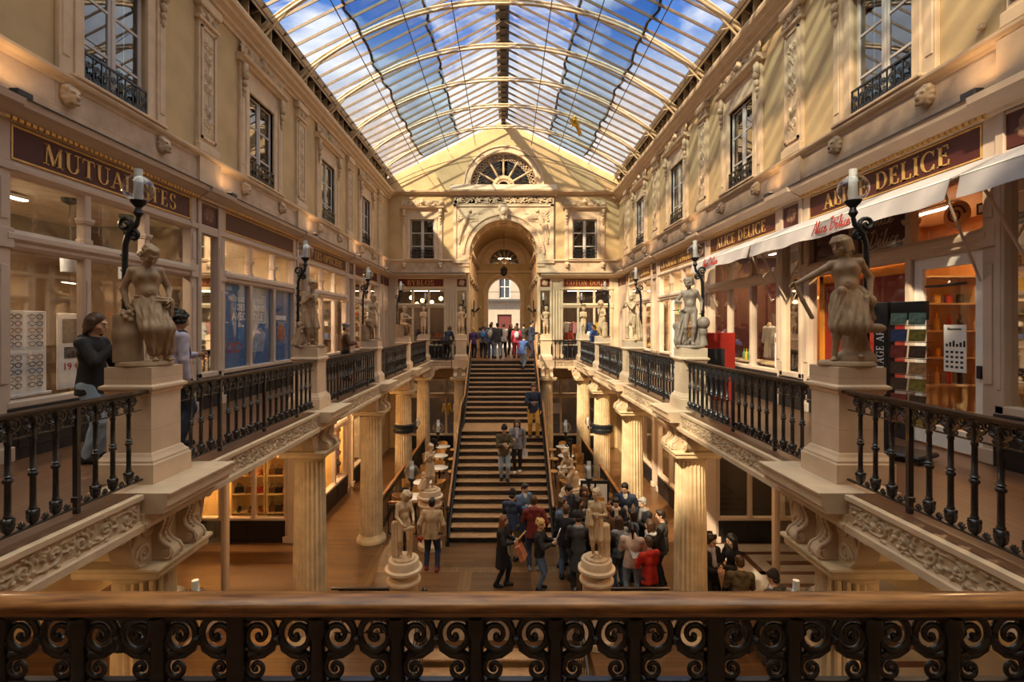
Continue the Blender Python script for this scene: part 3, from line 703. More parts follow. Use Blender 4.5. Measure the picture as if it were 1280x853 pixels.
# ------------------------------------------------------------------ staircase
Y0, RUN, RISE = 14.37, .306, 4.67 / 27
st = thing('staircase', 'wide central staircase of worn wooden treads and black iron risers', 'staircase', (-.03, Y0, ZL))
W2 = 1.5
TRD = MB().box(-W2, W2, -.035, RUN + .02, -.04, 0, .012).mesh('tread', M_TREAD)
rz_ = MB().box(-W2, W2, .0, .012, -RISE + .0, -.04)
S = []
for i in range(24):
    x = -W2 + .0625 + i * .125; S.append(spiral(x, 0, .042, .01, 0, 1.6, 14, .009, .005)); S.append([(x + .0625, -.05, .007), (x + .0625, .05, .007)])
rz_.merge(MB().relief(strokes_field(2 * W2, .11, S, .012, -W2, -.055), -W2, -.055, .012, 0, drop=True), (0, 0, -RISE / 2 - .02))
RSR = rz_.mesh('riser', M_IRON, 50)
def ypos(i):  # front of riser i (1..27), relative to Y0
    return (i - 1) * RUN if i <= 14 else 5.50 + (i - 15) * .311
for i in range(1, 28):
    put('riser', RSR, None, st, (0, ypos(i), i * RISE))
    if i != 14 and i < 27: put('tread', TRD, None, st, (0, ypos(i), i * RISE))
put('landing', MB().box(-W2, W2, -.035, 1.55, -.04, 0, .012), M_TREAD, st, (0, ypos(14), 14 * RISE))
b = MB(); poly = [(-.02, 0), (-.02, RISE)] ; 
for sg in (-1, 1):
    out = [(0, 0), (0, RISE + .03), (ypos(14), 14 * RISE + .06), (ypos(15), 14 * RISE + .06), (ypos(27), 27 * RISE), (ypos(27) + .1, 27 * RISE), (ypos(27) + .1, 0)]
    x0, x1 = sorted((sg * W2, sg * (W2 + .07))); b.prism(out, x0, x1)
put('stringer', b, M_IRON2, st)
def srail(sg, label):
    t = thing('stair_railing', label, 'railing', (-.03 + sg * (W2 + .03), Y0, ZL), 0, 'staircase railings')
    P = [(0, -.25, 1.0), (0, 0, 1.06), (0, ypos(14) - .1, 14 * RISE + .92), (0, ypos(14) + .2, 14 * RISE + 1.0), (0, ypos(15), 14 * RISE + 1.05), (0, ypos(27), 27 * RISE + .9), (0, ypos(27) + .15, 27 * RISE + .95)]
    put('handrail', MB().tube(P, .04, 8), M_RAIL, t, smooth=50)
    fr = MB(); n_ = 60
    for i in range(n_):
        y = 9.3 * i / (n_ - 1); k = y / RUN + 1 if y < ypos(14) else 14 if y < 5.5 else 15 + (y - 5.5) / .311
        z = min(27, k) * RISE; fr.tube([(0, y, z), (0, y, z + .86)], .011, 5)
        fr.merge(MB().tube([(0, a, c) for a, c, _ in spiral(0, 0, .06, .012, 0, 1.5, 10)], .009, 4), (0, y + .07, z + .75))
        if i % 2: fr.merge(MB().tube([(0, a, c) for a, c, _ in spiral(0, 0, .055, .012, PI, 1.5, 10)], .009, 4), (0, y + .07, z + .3))
    for dz in (.12, .62, .88):
        fr.tube([(0, 0, RISE + dz), (0, ypos(14), 14 * RISE + dz), (0, ypos(15), 14 * RISE + dz + .1), (0, ypos(27), 27 * RISE + dz)], .012, 5)
    put('iron_infill', fr, M_IRON2, t, smooth=50)
    nw = MB().lathe([(.06, 0), (.06, .1), (.035, .15), (.03, .7), (.05, .75), (.03, .8), (.03, 1.0), (.06, 1.06), (.05, 1.12), (.0, 1.16)], (0, -.22, 0), 12)
    put('newel', nw, M_IRON2, t, smooth=50)
for sg in (-1, 1): srail(sg, 'black iron stair railing with brown handrail, %s side of the central stairs' % sname[sg])
# lower flight going down towards the camera, with curled newels
ls = thing('lower_stairs', 'dark stairs going down below the front handrail', 'staircase', (0, 9.9, ZL))
for i in range(14): put('step', MB().box(-1.7, 1.7, -.34 * (i + 1), -.34 * i + .02, -.05, 0, .01), M_TREAD, ls, (0, 0, -.16 * (i + 1))) 
setting('wall_stairwell', MB().box(-1.75, 1.75, 5.1, 5.2, -7.2, ZL).box(-1.85, -1.75, 5.1, 9.9, -7.2, ZL - .3).box(1.75, 1.85, 5.1, 9.9, -7.2, ZL - .3).box(-1.75, 1.75, 9.9, 10, -7.2, ZL - .3).box(-1.75, 1.75, 5.1, 10, -7.3, -7.2), M_PLASTER)
for sg in (-1, 1):
    t = thing('stair_newel', 'black curled newel and rail at the lower stair head, %s of centre' % sname[sg], 'railing', (sg * 1.5, 9.75, ZL), 0, 'lower stair newels')
    nm = MB().lathe([(.07, 0), (.07, .1), (.04, .16), (.045, .5), (.06, .56), (.035, .62), (.035, .9), (.07, .98), (.075, 1.05), (.04, 1.12), (.0, 1.15)], n=12)
    put('newel', nm, M_IRON, t, smooth=50)
    put('handrail', MB().tube([(0, -.05, .86), (0, -.25, .98), (0, -.5, .96), (0, -1.2, .62), (0, -4.3, -.85)], .035, 8), M_RAILD, t, smooth=50)
    fr = MB()
    for i in range(16): y = -.25 - .26 * i; fr.tube([(0, y, .47 * y - .02), (0, y, .47 * y + 1.03)], .012, 5)
    fr.tube([(0, a - .42, c + .66) for a, c, _ in spiral(0, 0, .17, .03, PI / 2, 1.6, 20)], .022, 6)
    put('iron_infill', fr, M_IRON, t, smooth=50)

# ------------------------------------------------------------------ glass roof
RC, RPK = 9.28, 11.21
def ribz(x): return RPK - (RC - math.sqrt(RC * RC - x * x))
roof = setting('ceiling', None, label='arched iron and glass roof over the hall')
rib = MB()
xs = np.linspace(-6.08, 6.08, 49); 
rib.tube([(x, 0, ribz(x)) for x in xs], .045, 8); rib.tube([(x, 0, ribz(x) + .11) for x in xs], .035, 6)
for i in range(1, 48, 2): rib.tube([(xs[i], 0, ribz(xs[i])), (xs[i], 0, ribz(xs[i]) + .11)], .014, 5)
for sg in (-1, 1): rib.tube([(sg * 5.95, 0, 8.85), (sg * 5.2, 0, ribz(5.2) + .02)], .03, 6)
RIB = rib.mesh('rib', M_ROOFI, 50)
ribs = [C0 + BAY / 2 * k for k in range(-3, 9)]
for y in ribs: put('rib', RIB, None, roof, (0, y, 0))
ZE, ZRG = 9.25, 12.35
def rz_at(x): return ZE + (ZRG - ZE) * (1 - abs(x) / 6.15)
for x in (1.45, 2.85, 4.4, 5.7):
    for sg in (-1, 1): put('purlin_rod', MB().tube([(sg * x, -3, ribz(x) - .05), (sg * x, 25.5, ribz(x) - .05)], .016, 5), M_ROOFD, roof, smooth=60)
rd = MB(); L0 = math.hypot(6.15, ZRG - ZE)
RAFT = {}
for sg in (-1, 1):
    mb = MB(); mb.add([(sg * 6.15, -.011, ZE - .06), (sg * 6.15, .011, ZE - .06), (sg * 6.15, .011, ZE + .03), (sg * 6.15, -.011, ZE + .03), (0, -.011, ZRG - .06), (0, .011, ZRG - .06), (0, .011, ZRG + .03), (0, -.011, ZRG + .03)],
        [(0, 1, 2, 3), (7, 6, 5, 4), (0, 4, 5, 1), (1, 5, 6, 2), (2, 6, 7, 3), (3, 7, 4, 0)])
    RAFT[sg] = mb.mesh('glazing_bar', pm('brown_glazing_bar', (.17, .115, .08), .45, var=.2))
ys = np.arange(-2.9, 25.6, BAY / 8)
for sg in (-1, 1):
    for y in ys: put('glazing_bar', RAFT[sg], None, roof, (0, float(y), 0))
# three overlapping tiers of glass a side; ragged lower edges show as the dark seams
tiers = [(5.78, 4.1, M_ROOFG, 0), (4.2, 2.25, M_ROOFG2, .03), (2.35, .12, M_ROOFG, .06)]
for sg in (-1, 1):
    for k, (xa, xb, m, dz) in enumerate(tiers):
        mb = MB(); d = BAY / 8
        for i, y in enumerate(ys[:-1]):
            j = .06 * math.sin(i * 2.7 + k * 1.3) + .05 * math.cos(i * 1.1 + k); xo = xa + (j if k else 0)
            P = [(sg * xo, y, rz_at(xo) + dz), (sg * xo, y + d, rz_at(xo) + dz), (sg * xb, y + d, rz_at(xb) + dz), (sg * xb, y, rz_at(xb) + dz)]
            mb.add(P + [(p[0], p[1], p[2] + .008) for p in P], [(0, 1, 2, 3), (7, 6, 5, 4), (0, 4, 5, 1), (1, 5, 6, 2), (2, 6, 7, 3), (3, 7, 4, 0)])
        put('glass_tier', mb, m, roof)
        if k:
            mb = MB(); mb.tube([(sg * (xa - .02 + .06 * math.sin(i * 2.7 + k * 1.3) + .05 * math.cos(i * 1.1 + k)), float(y) + d / 2, rz_at(xa) + dz - .0) for i, y in enumerate(ys[:-1])], .055, 4, sq=.35)
            put('lap_seam', mb, M_ROOFD, roof)
mb = MB().box(-.10, .10, -3, 25.55, ZRG - .22, ZRG - .02).box(-.24, .24, -3, 25.55, ZRG + .12, ZRG + .16)
for i in range(60): mb.box(-.13, .13, -2.9 + .48 * i, -2.85 + .48 * i, ZRG - .26, ZRG - .2)
put('ridge_beam', mb, M_ROOFD, roof)
for i in range(5):
    y = ribs[4 + i]
    for sg in (-1, 1): put('tie_rod', MB().tube([(sg * 1.45, y, ribz(1.45)), (sg * .03, y + .05, ZRG - .2)], .012, 5), M_ROOFI, roof)
for sg in (-1, 1):
    P = [(sg * 5.74, 9.47), (sg * 5.86, 9.31), (sg * 5.89, 9.33), (sg * 5.78, 9.50)]
    put('eave_board', MB().prism(P if sg > 0 else P[::-1], -3, 25.55, 'y'), M_BOARD, roof)
    put('eave_roof', MB().box(min(sg * 5.76, sg * 6.3), max(sg * 5.76, sg * 6.3), -3, 25.6, 9.50, 9.54), M_LEAD, roof)
    put('eave_wall', MB().box(min(sg * 6.16, sg * 6.3), max(sg * 6.16, sg * 6.3), -3, 25.6, 8.5, 9.54), M_LEAD, roof)
    mb = MB()
    for i in range(50): y = -2.6 + .571 * i; a0, a1 = sorted((sg * 6.0, sg * 6.16)); mb.box(a0, a1, y, y + .05, 8.62, 9.5)
    put('eave_strut', mb, M_ROOFI, roof)
    mb = MB()
    for y in ribs: mb.tube([(sg * 6.15, y, 9.2), (sg * 5.5, y, 9.05)], .02, 5)
    put('rib_bracket', mb, M_ROOFI, roof)

# ------------------------------------------------------------------ upper side walls
def rect(x0, x1, z0, z1): return [(x0, z0), (x1, z0), (x1, z1), (x0, z1)]
WZ0, WZ1, WH = 5.12, 7.2, .625
for sg in (-1, 1):
    cs = [(-sg) * y if sg > 0 else y for y in BC]
    a, c = (-25.6, 3) if sg > 0 else (-3, 25.6)
    setting('wall_' + sname[sg], MB().plate(rect(a, c, 4.3, 8.7), [rect(x - WH, x + WH, WZ0, WZ1) for x in cs], 0, .35), M_PLASTER, (sg * XW, 0, 0), side(sg))
    mb = MB().prism([(.02, 4.35), (-.07, 4.35), (-.07, 4.97), (.02, 4.97)], a, c); TR += 1; setting('trim_%d' % TR, mb, M_STONE, (sg * XW, 0, 0), side(sg))
    mb = MB().prism([(.02, 4.95), (-.08, 4.95), (-.10, 4.99), (-.15, 5.02), (-.17, 5.05), (-.17, 5.09), (-.12, 5.12), (.02, 5.12)], a, c); TR += 1; setting('trim_%d' % TR, mb, M_TRIM, (sg * XW, 0, 0), side(sg))
    mb = MB().prism([(.02, 8.2), (-.04, 8.2), (-.05, 8.27), (-.12, 8.3), (-.13, 8.36), (-.24, 8.42), (-.26, 8.48), (-.34, 8.52), (-.36, 8.58), (-.36, 8.64), (.3, 8.68), (.3, 8.2)], a, c); TR += 1; setting('trim_%d' % TR, mb, M_TRIM, (sg * XW, 0, 0), side(sg))
    # shop cornice, gilt dentils and lead flashing
    mb = MB().prism([(.05, 4.14), (-.12, 4.14), (-.14, 4.18), (-.2, 4.2), (-.3, 4.26), (-.36, 4.28), (-.38, 4.36), (.05, 4.36)], a, c)
    for yc in CL:
        q_ = yc if sg < 0 else -yc; mb.prism([(.0, 4.14), (-.17, 4.14), (-.19, 4.18), (-.25, 4.2), (-.35, 4.26), (-.41, 4.28), (-.43, 4.355), (0, 4.355)], q_ - .42, q_ + .42)
    TR += 1; setting('trim_%d' % TR, mb, M_PAINT, (sg * XW, 0, 0), side(sg))
    mb = MB().prism([(.05, 4.36), (-.40, 4.36), (-.40, 4.375), (-.08, 4.42), (.05, 4.42)], a, c); TR += 1; setting('trim_%d' % TR, mb, M_LEAD, (sg * XW, 0, 0), side(sg))
    mb = MB()
    for i in range(int((c - a) / .085)): mb.box(a + .085 * i, a + .085 * i + .055, -.175, -.12, 4.145, 4.19)
    TR += 1; setting('trim_%d' % TR, mb, M_GOLD, (sg * XW, 0, 0), side(sg))
def mask_mb():
    f = SDF((-.16, -.2, -.2), (.16, .06, .2), .011)
    f.ell((0, 0, 0), (.10, .10, .13)).ell((0, -.09, -.03), (.045, .06, .05)).ell((0, -.1, -.1), (.05, .04, .04)).cone((-.05, -.09, .04), (.05, -.09, .04), .022, .022)
    for s_ in (-1, 1): f.ell((s_ * .045, -.1, .015), .02, op=-1, k=.01).ell((s_ * .09, -.02, .08), (.04, .05, .05))
    f.ell((0, -.125, -.075), (.03, .03, .015), op=-1, k=.01)
    for i in range(12): a_ = i * PI / 6; f.ell((.1 * math.cos(a_), 0, .01 + .13 * math.sin(a_)), .04, k=.02)
    return f.mb()
MASK = mask_mb().mesh('carved_mask', M_RELIEF, 180)
def crest_mb(w):
    S = foliage(w, .26, 5)
    for s_ in (-1, 1): S.append(spiral(w / 2 + s_ * w * .47, -.02, .09, .02, PI / 2, s_ * 1.5, 14, .03, .02))
    S += [[(w / 2, .03, .12)], leaf(w / 2, .1, PI / 2, .14, .06, 0), leaf(w / 2, .08, PI * .3, .16, .05, .5), leaf(w / 2, .08, PI * .7, .16, .05, -.5)]
    Z = strokes_field(w, .42, S, .014, 0, -.17); return MB().relief(Z, -w / 2, -.17, .014, 0, drop=True)
def window_unit(x_half=WH, z0=WZ0, z1=WZ1, far=False):
    t = thing('window', None, None); o = x_half + .05
    s_ = MB()
    for k in (-1, 1):
        a, c = sorted((k * x_half, k * (x_half + .16))); s_.box(a, c, -.06, .3, z0, z1 + .16, .012)
        a, c = sorted((k * (x_half + .16), k * (x_half + .22))); s_.box(a, c, -.035, .0, z0, z1 + .2)
        a, c = sorted((k * (x_half + .22), k * (x_half + .42))); s_.box(a, c, -.07, .0, z0, 7.75, .008)
        a, c = sorted((k * (x_half + .26), k * (x_half + .38))); s_.box(a, c, -.085, -.06, z0 + .25, 6.95, .01)
    s_.box(-x_half, x_half, -.06, .3, z1, z1 + .16, .012); s_.box(-x_half - .22, x_half + .22, -.03, 0, z1 + .16, 7.75)
    s_.prism([(.0, 7.72), (-.1, 7.72), (-.12, 7.76), (-.2, 7.79), (-.22, 7.86), (0, 7.88)], -x_half - .52, x_half + .52)
    s_.box(-x_half - .3, x_half + .3, -.2, .02, z0 - .02, z0 + .03, .01)
    put('stone_surround', s_, M_TRIM, t)
    cr = MB().merge(crest_mb(2 * x_half + .9), (0, -.08, 8.05)); put('carved_crest', cr, M_RELIEF, t, smooth=60)
    cn = MB()
    for k in (-1, 1):
        cx = k * (x_half + .32)
        cn.box(cx - .09, cx + .09, -.16, -.06, 7.45, 7.72, .02); cn.ball((cx, -.13, 7.42), (.085, .08, .09), 8); cn.ball((cx, -.11, 7.25), (.07, .06, .09), 8); cn.ball((cx, -.1, 7.1), (.06, .05, .07), 8); cn.ball((cx, -.09, 6.98), (.045, .04, .08), 8)
    put('carved_bracket', cn, M_RELIEF, t, smooth=60)
    f = MB(); y0, y1 = .05, .11
    for k in (-1, 1):
        a, c = sorted((k * x_half, k * (x_half - .07))); f.box(a, c, y0, y1, z0, z1, .008)
        a, c = sorted((k * .01, k * .075)); f.box(a, c, y0, y1, z0, z1, .008)
        for j in range(4):
            zz = z0 + .0 + (z1 - z0) * j / 3; hh = .05 if j in (0, 3) else .022
            a, c = sorted((k * .05, k * (x_half - .05))); f.box(a, c, y0 + .01, y1 - .01, max(z0, zz - hh), min(z1, zz + hh), .004)
    f.box(-.03, .03, y0 - .02, y1, z0, z1, .008); put('casement', f, M_CASE, t)
    put('glass', MB().box(-x_half + .05, x_half - .05, .075, .082, z0 + .02, z1 - .02), M_GLASSD, t)
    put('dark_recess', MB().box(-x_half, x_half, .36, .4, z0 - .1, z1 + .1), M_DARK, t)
    bl_ = MB(); zb = z0 + .04
    bl_.box(-x_half + .01, x_half - .01, -.055, -.02, zb + .42, zb + .46, .006); bl_.box(-x_half + .01, x_half - .01, -.05, -.025, zb, zb + .02)
    nn = 8
    for i in range(nn):
        x = -x_half + (i + .5) * 2 * x_half / nn
        for s2 in (-1, 1):
            bl_.tube([(x + s2 * a, -.037, zb + .1 + c) for a, c, _ in spiral(0, .0, .055, .012, PI / 2, 1.4, 12)], .010, 4)
            bl_.tube([(x + s2 * a, -.037, zb + .30 + c) for a, c, _ in spiral(0, .0, .06, .012, -PI / 2, -1.4, 12)], .010, 4)
    for i in range(nn + 1): x = -x_half + .015 + i * (2 * x_half - .03) / nn; bl_.box(x - .009, x + .009, -.046, -.028, zb, zb + .43)
    put('iron_guard', bl_, M_IRON, t)
    for k in (-1, 1): put('carved_mask', MASK, None, t, (k * (x_half + .3), -.1, 4.82))
    return t
W0 = window_unit(); wn = 0
for sg in (-1, 1):
    for i, y in enumerate(BC):
        wn += 1; o = W0 if wn == 1 else dup(W0)
        o.name = 'window_%d' % wn; o['kind'] = 'structure'; o.location = (sg * XW, y, 0); o.rotation_euler = (0, 0, side(sg))
for sg in (-1, 1):
    wn += 1; o = dup(W0, (sg * 4.22, YF, 0), 0); o.name = 'window_%d' % wn
    o['kind'] = 'structure'
def pilaster_unit():
    t = thing('pilaster', None, None)
    s_ = MB().box(-.3, .3, -.07, 0, 5.12, 8.2).box(-.34, .34, -.12, 0, 5.12, 5.3, .015).box(-.36, .36, -.13, 0, 4.3, 5.0).box(-.34, .34, -.13, 0, 7.72, 7.8, .015).box(-.36, .36, -.16, 0, 8.0, 8.2, .02)
    for k in (-1, 1): a, c = sorted((k * .19, k * .24)); s_.box(a, c, -.1, -.05, 5.4, 7.65)
    s_.box(-.24, .24, -.1, -.05, 5.4, 5.45).box(-.24, .24, -.1, -.05, 7.6, 7.65)
    put('shaft', s_, M_TRIM, t)
    g = random.Random(3); S = []
    for zc, rr in ((.3, .16), (.55, .1), (1.0, .17), (1.25, .12), (1.6, .12), (1.85, .16)):
        for k in (-1, 1):
            S.append(spiral(k * rr * .5, zc, rr * .5, .01, PI / 2 if k > 0 else PI / 2, -k * 1.5, 12, .022, .014)); S.append(leaf(0, zc, PI / 2 - k * .9, .18, .03, k * .9)); S.append(leaf(0, zc, -PI / 2 + k * .7, .15, .03, -k * .9))
        S.append([(0, zc, .05)])
    S.append([(0, .12, .012), (0, 2.05, .012)])
    put('carved_panel', MB().relief(strokes_field(.36, 2.15, S, .012, -.18, 0), -.18, 5.45, .012, -.076), M_RELIEF, t, smooth=60)
    S = [];
    for k in (-1, 1): S.append(spiral(k * .2, .1, .1, .02, PI / 2, -k * 1.4, 12, .03, .02)); S.append(leaf(0, 0, PI / 2 - k * .5, .28, .05, -k * .5))
    S.append(leaf(0, 0, PI / 2, .28, .05, 0))
    put('carved_capital', MB().relief(strokes_field(.64, .32, S, .014, -.32, -.05), -.32, 7.76, .014, -.08, drop=True), M_RELIEF, t, smooth=60)
    return t
P0 = pilaster_unit(); k_ = 0
for sg in (-1, 1):
    for y in CL:
        if y > 24: continue
        TR += 1; o = P0 if k_ == 0 else dup(P0); k_ += 1
        o.name = 'trim_%d' % TR; o['kind'] = 'structure'; o.location = (sg * XW, y, 0); o.rotation_euler = (0, 0, side(sg))
for sg in (-1, 1):
    setting('wall_outer_' + sname[sg], MB().box(min(sg * 9.75, sg * 10), max(sg * 9.75, sg * 10), -3.4, 29, -5, 4.6), M_PLASTER)  # outer walls and ceilings added out of view to block light leaks
    setting('ceiling_outer_' + sname[sg], MB().box(min(sg * 6.3, sg * 10), max(sg * 6.3, sg * 10), -3.4, 29, 4.45, 4.6), M_PLASTER)
    setting('wall_outer_far_' + sname[sg], MB().box(min(sg * 2.45, sg * 10), max(sg * 2.45, sg * 10), 28.9, 29.1, -5, 4.6), M_PLASTER)
    setting('wall_lower_corner_' + sname[sg], MB().box(min(sg * 5.9, sg * 6.1), max(sg * 5.9, sg * 6.1), 23.6, 25.6, ZL, -.38).box(min(sg * 5.35, sg * 6.1), max(sg * 5.35, sg * 6.1), 25.6, 25.7, ZL, -.38), M_PLASTER)
setting('wall_behind', MB().box(-9.6, 9.6, -3.4, -3, -5, 12.5), M_PLASTER)  # unseen wall added so light does not pour in from behind

# ------------------------------------------------------------------ far gable wall with portal
def arcp(cx, cz, r, a0, a1, n=28): return [(cx + r * math.cos(a0 + (a1 - a0) * i / n), cz + r * math.sin(a0 + (a1 - a0) * i / n)) for i in range(n + 1)]
AR, AZ, LR, LZ = 1.77, 5.40, 1.72, 8.95
portal = [(AR, 4.42), (AR, AZ)] + arcp(0, AZ, AR, 0, PI)[1:-1] + [(-AR, AZ), (-AR, 4.42)]
outer = [(-6.3, 4.42), (-AR, 4.42)] + portal[::-1][1:-1] + [(AR, 4.42), (6.3, 4.42), (6.3, 9.2), (0, 12.38), (-6.3, 9.2)]
lun = arcp(0, LZ, LR, 0, PI)
setting('wall_far', MB().plate(outer, [lun, rect(-4.22 - WH, -4.22 + WH, WZ0, WZ1), rect(4.22 - WH, 4.22 + WH, WZ0, WZ1)], 0, .4), M_PLASTER, (0, YF, 0))
def far_prism(prof, x0, x1, mat):
    global TR
    TR += 1; return setting('trim_%d' % TR, MB().prism(prof, x0, x1), mat, (0, YF, 0))
for x0, x1 in ((-6, -1.95), (1.95, 6)):
    far_prism([(.02, 4.42), (-.07, 4.42), (-.07, 4.97), (.02, 4.97)], x0, x1, M_STONE)
    far_prism([(.02, 4.95), (-.08, 4.95), (-.15, 5.02), (-.17, 5.05), (-.17, 5.09), (-.1, 5.12), (.02, 5.12)], x0, x1, M_TRIM)
    far_prism([(.02, 4.16), (-.14, 4.16), (-.3, 4.26), (-.38, 4.28), (-.4, 4.36), (.02, 4.36)], x0, x1 + (.0 if x0 > 0 else .0), M_PAINTF)
    far_prism([(.05, 4.36), (-.42, 4.36), (-.42, 4.375), (-.08, 4.43), (.05, 4.43)], x0, x1, M_LEAD)
    far_prism([(.02, 8.5), (-.06, 8.5), (-.1, 8.56), (-.2, 8.6), (-.22, 8.68), (.02, 8.72)], x0 if x0 < 0 else 2.6, x1 if x0 > 0 else -2.6, M_TRIM)
far_prism([(.02, 8.42), (-.2, 8.42), (-.25, 8.5), (-.42, 8.58), (-.45, 8.66), (-.38, 8.72), (-.3, 8.95), (.02, 8.95)], -2.75, 2.75, M_TRIM)
mb = MB().box(-2.6, 2.6, -.14, 0, 7.98, 8.44).merge(foliage_mb(5.1, .38, .014, 8, 0, -2.55, 0, 1.2), (0, -.14, 8.2)); TR += 1; setting('trim_%d' % TR, mb, M_RELIEF, (0, YF, 0), smooth=50)
# portal front slab with spandrels
mb = MB(); po = [(-2.6, 4.42), (-AR, 4.42)] + portal[::-1][1:-1] + [(AR, 4.42), (2.6, 4.42), (2.6, 7.98), (-2.6, 7.98)]
mb.plate(po, [], -.08, 0); TR += 1; setting('trim_%d' % TR, mb, M_TRIM, (0, YF, 0))
mb = MB()
for k in (-1, 1): a, c = sorted((k * 2.44, k * 2.6)); mb.box(a, c, -.13, -.08, 5.05, 7.98); 
mb.box(-2.6, 2.6, -.13, -.08, 7.86, 7.98)
def archband(mb, cx, cz, r0, r1, y0, y1, a0=0, a1=PI, n=36):
    mb.plate(arcp(cx, cz, r1, a0, a1, n) + arcp(cx, cz, r0, a1, a0, n), [], y0, y1)
archband(mb, 0, AZ, AR, AR + .1, -.14, -.08); archband(mb, 0, AZ, AR + .1, AR + .26, -.11, -.08); archband(mb, 0, AZ, AR + .26, AR + .36, -.17, -.08)
for k in (-1, 1):
    a, c = sorted((k * AR, k * (AR + .36))); mb.box(a, c, -.13, -.08, 4.75, AZ)
    a, c = sorted((k * (AR - .02), k * 2.62)); mb.box(a, c, -.2, .0, 4.42, 4.5); mb.box(a, c, -.16, .0, 4.92, 5.05)
for i in range(44): a = PI * (i + .5) / 44; mb.ball(((AR + .18) * math.cos(a), -.12, AZ + (AR + .18) * math.sin(a)), .035, 5)
mb.box(-.2, .2, -.4, 0, 7.15, 7.9, .03); mb.ball((0, -.36, 7.55), (.17, .17, .24), 10); mb.ball((0, -.36, 7.2), (.1, .1, .16), 8)
for k in (-1, 1): mb.ball((k * .17, -.3, 7.7), (.1, .1, .16), 8)
TR += 1; setting('trim_%d' % TR, mb, M_TRIM, (0, YF, 0), smooth=40)
# winged relief figures in the spandrels
for k in (-1, 1):
    S = []
    def q(x, z): return (k * x, z)
    def stroke(pts): S.append([(k * x, z, r) for x, z, r in pts])
    stroke([(1.75, 7.62, .1)]); stroke([(1.78, 7.5, .05), (1.9, 7.3, .13), (2.0, 7.05, .14)]); stroke([(2.0, 7.05, .13), (2.12, 6.75, .12), (2.22, 6.35, .08), (2.3, 5.95, .06)])
    stroke([(1.98, 7.0, .12), (2.2, 6.9, .1), (2.3, 6.5, .06), (2.34, 6.2, .04)]); stroke([(1.8, 7.4, .06), (1.55, 7.3, .05), (1.3, 7.4, .04)]); stroke([(1.95, 7.4, .06), (2.2, 7.35, .05), (2.28, 7.1, .04)])
    for j in range(6): stroke([(1.85, 7.35 - .02 * j, .05), (1.5 - .12 * j, 7.32 - .02 * j + .03 * (5 - j), .055), (1.1 - .08 * j + .22 * j, 7.5 - .09 * j, .02)])
    for j in range(4): stroke([(2.0, 7.3, .04), (2.25 + .03 * j, 7.5 - .12 * j, .05), (2.36, 7.65 - .2 * j, .015)])
    for j in range(5): stroke([(2.02 + .05 * j, 6.95, .03), (2.08 + .05 * j, 6.5, .035), (2.1 + .06 * j, 6.0 + .06 * j, .02)])
    TR += 1; setting('trim_%d' % TR, MB().relief(strokes_field(1.6, 2.2, S, .015, min(k * .85, k * 2.45), 5.6), min(k * .85, k * 2.45), 5.6, .015, -.08, drop=True), M_RELIEF, (0, YF, 0), smooth=60)
# lunette fan window
fw = setting('window_%d' % (wn + 1), None, loc=(0, YF, 0), label='half-round fan window in the gable')
mb = MB(); archband(mb, 0, LZ, LR, LR + .12, -.14, .4); archband(mb, 0, LZ, LR + .12, LR + .34, -.08, 0); archband(mb, 0, LZ, LR + .3, LR + .38, -.13, 0); put('stone_surround', mb, M_TRIM, fw, smooth=30)
mb = MB(); archband(mb, 0, LZ, .28, .58, .08, .2, n=20)
for i in range(7):
    a = PI * i / 6
    if i in (0, 6): continue
    mb.tube([(.5 * math.cos(a), .14, LZ + .5 * math.sin(a)), (LR * math.cos(a), .14, LZ + LR * math.sin(a))], [.06, .045], 6)
for i in range(26):
    a = PI * (i + .5) / 26
    for rr, q_ in ((LR - .12, .085), (LR - .3, .06)):
        cx, cz = rr * math.cos(a), LZ + rr * math.sin(a); mb.tube([(cx + q_ * math.cos(t), .14, cz + q_ * math.sin(t)) for t in np.linspace(0, 2 * PI, 10)], .024, 4)
for i in range(10): a = PI * (i + .5) / 10; mb.ball((.43 * math.cos(a), .09, LZ + .43 * math.sin(a)), .08, 6)
mb.box(-LR, LR, .08, .2, LZ - .02, LZ + .05); put('fan_tracery', mb, M_STATUEL, fw, smooth=50)
put('glass', MB().plate(lun, [], .2, .208), M_GLASSD, fw)
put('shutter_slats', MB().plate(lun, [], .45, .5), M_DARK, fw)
# string of curved iron on the gable
setting('trim_gable_rod', MB().tube([(x, YF - .12, 10.55 - .045 * x * x) for x in np.linspace(-5.9, 5.9, 41)], .018, 5), M_ROOFD)

# ------------------------------------------------------------------ passage behind the portal
YI = 36.0
mb = MB()
for k in (-1, 1): a, c = sorted((k * 1.85, k * 2.2)); mb.box(a, c, YF, YF + 1.3, 0, AZ)
pts = arcp(0, AZ, AR, 0, PI, 28)
setting('wall_portal_reveal', mb, M_PLASTER)
mb = MB(); mb.plate(arcp(0, AZ, 2.3, 0, PI, 28) + pts[::-1], [], YF + .4, YF + 1.5)
for i in range(9):
    a = PI * (i + .5) / 9
    for j in range(2):
        y = YF + .3 + .55 * j
        for da, w in ((-.11, .02), (.11, .02)): mb.tube([(1.75 * math.cos(a + da), y, AZ + 1.75 * math.sin(a + da)), (1.75 * math.cos(a + da), y + .42, AZ + 1.75 * math.sin(a + da))], .025, 4)
        for yy in (y, y + .42): mb.tube([(1.75 * math.cos(a - .11), yy, AZ + 1.75 * math.sin(a - .11)), (1.75 * math.cos(a + .11), yy, AZ + 1.75 * math.sin(a + .11))], .025, 4)
setting('ceiling_portal', mb, M_TRIM)
mb = MB()
for k in (-1, 1):
    a, c = sorted((k * 2.05, k * 2.4)); mb.box(a, c, YF + 1.3, YI, 0, 6.1)
setting('wall_passage', mb, M_PLASTER)
mb = MB()
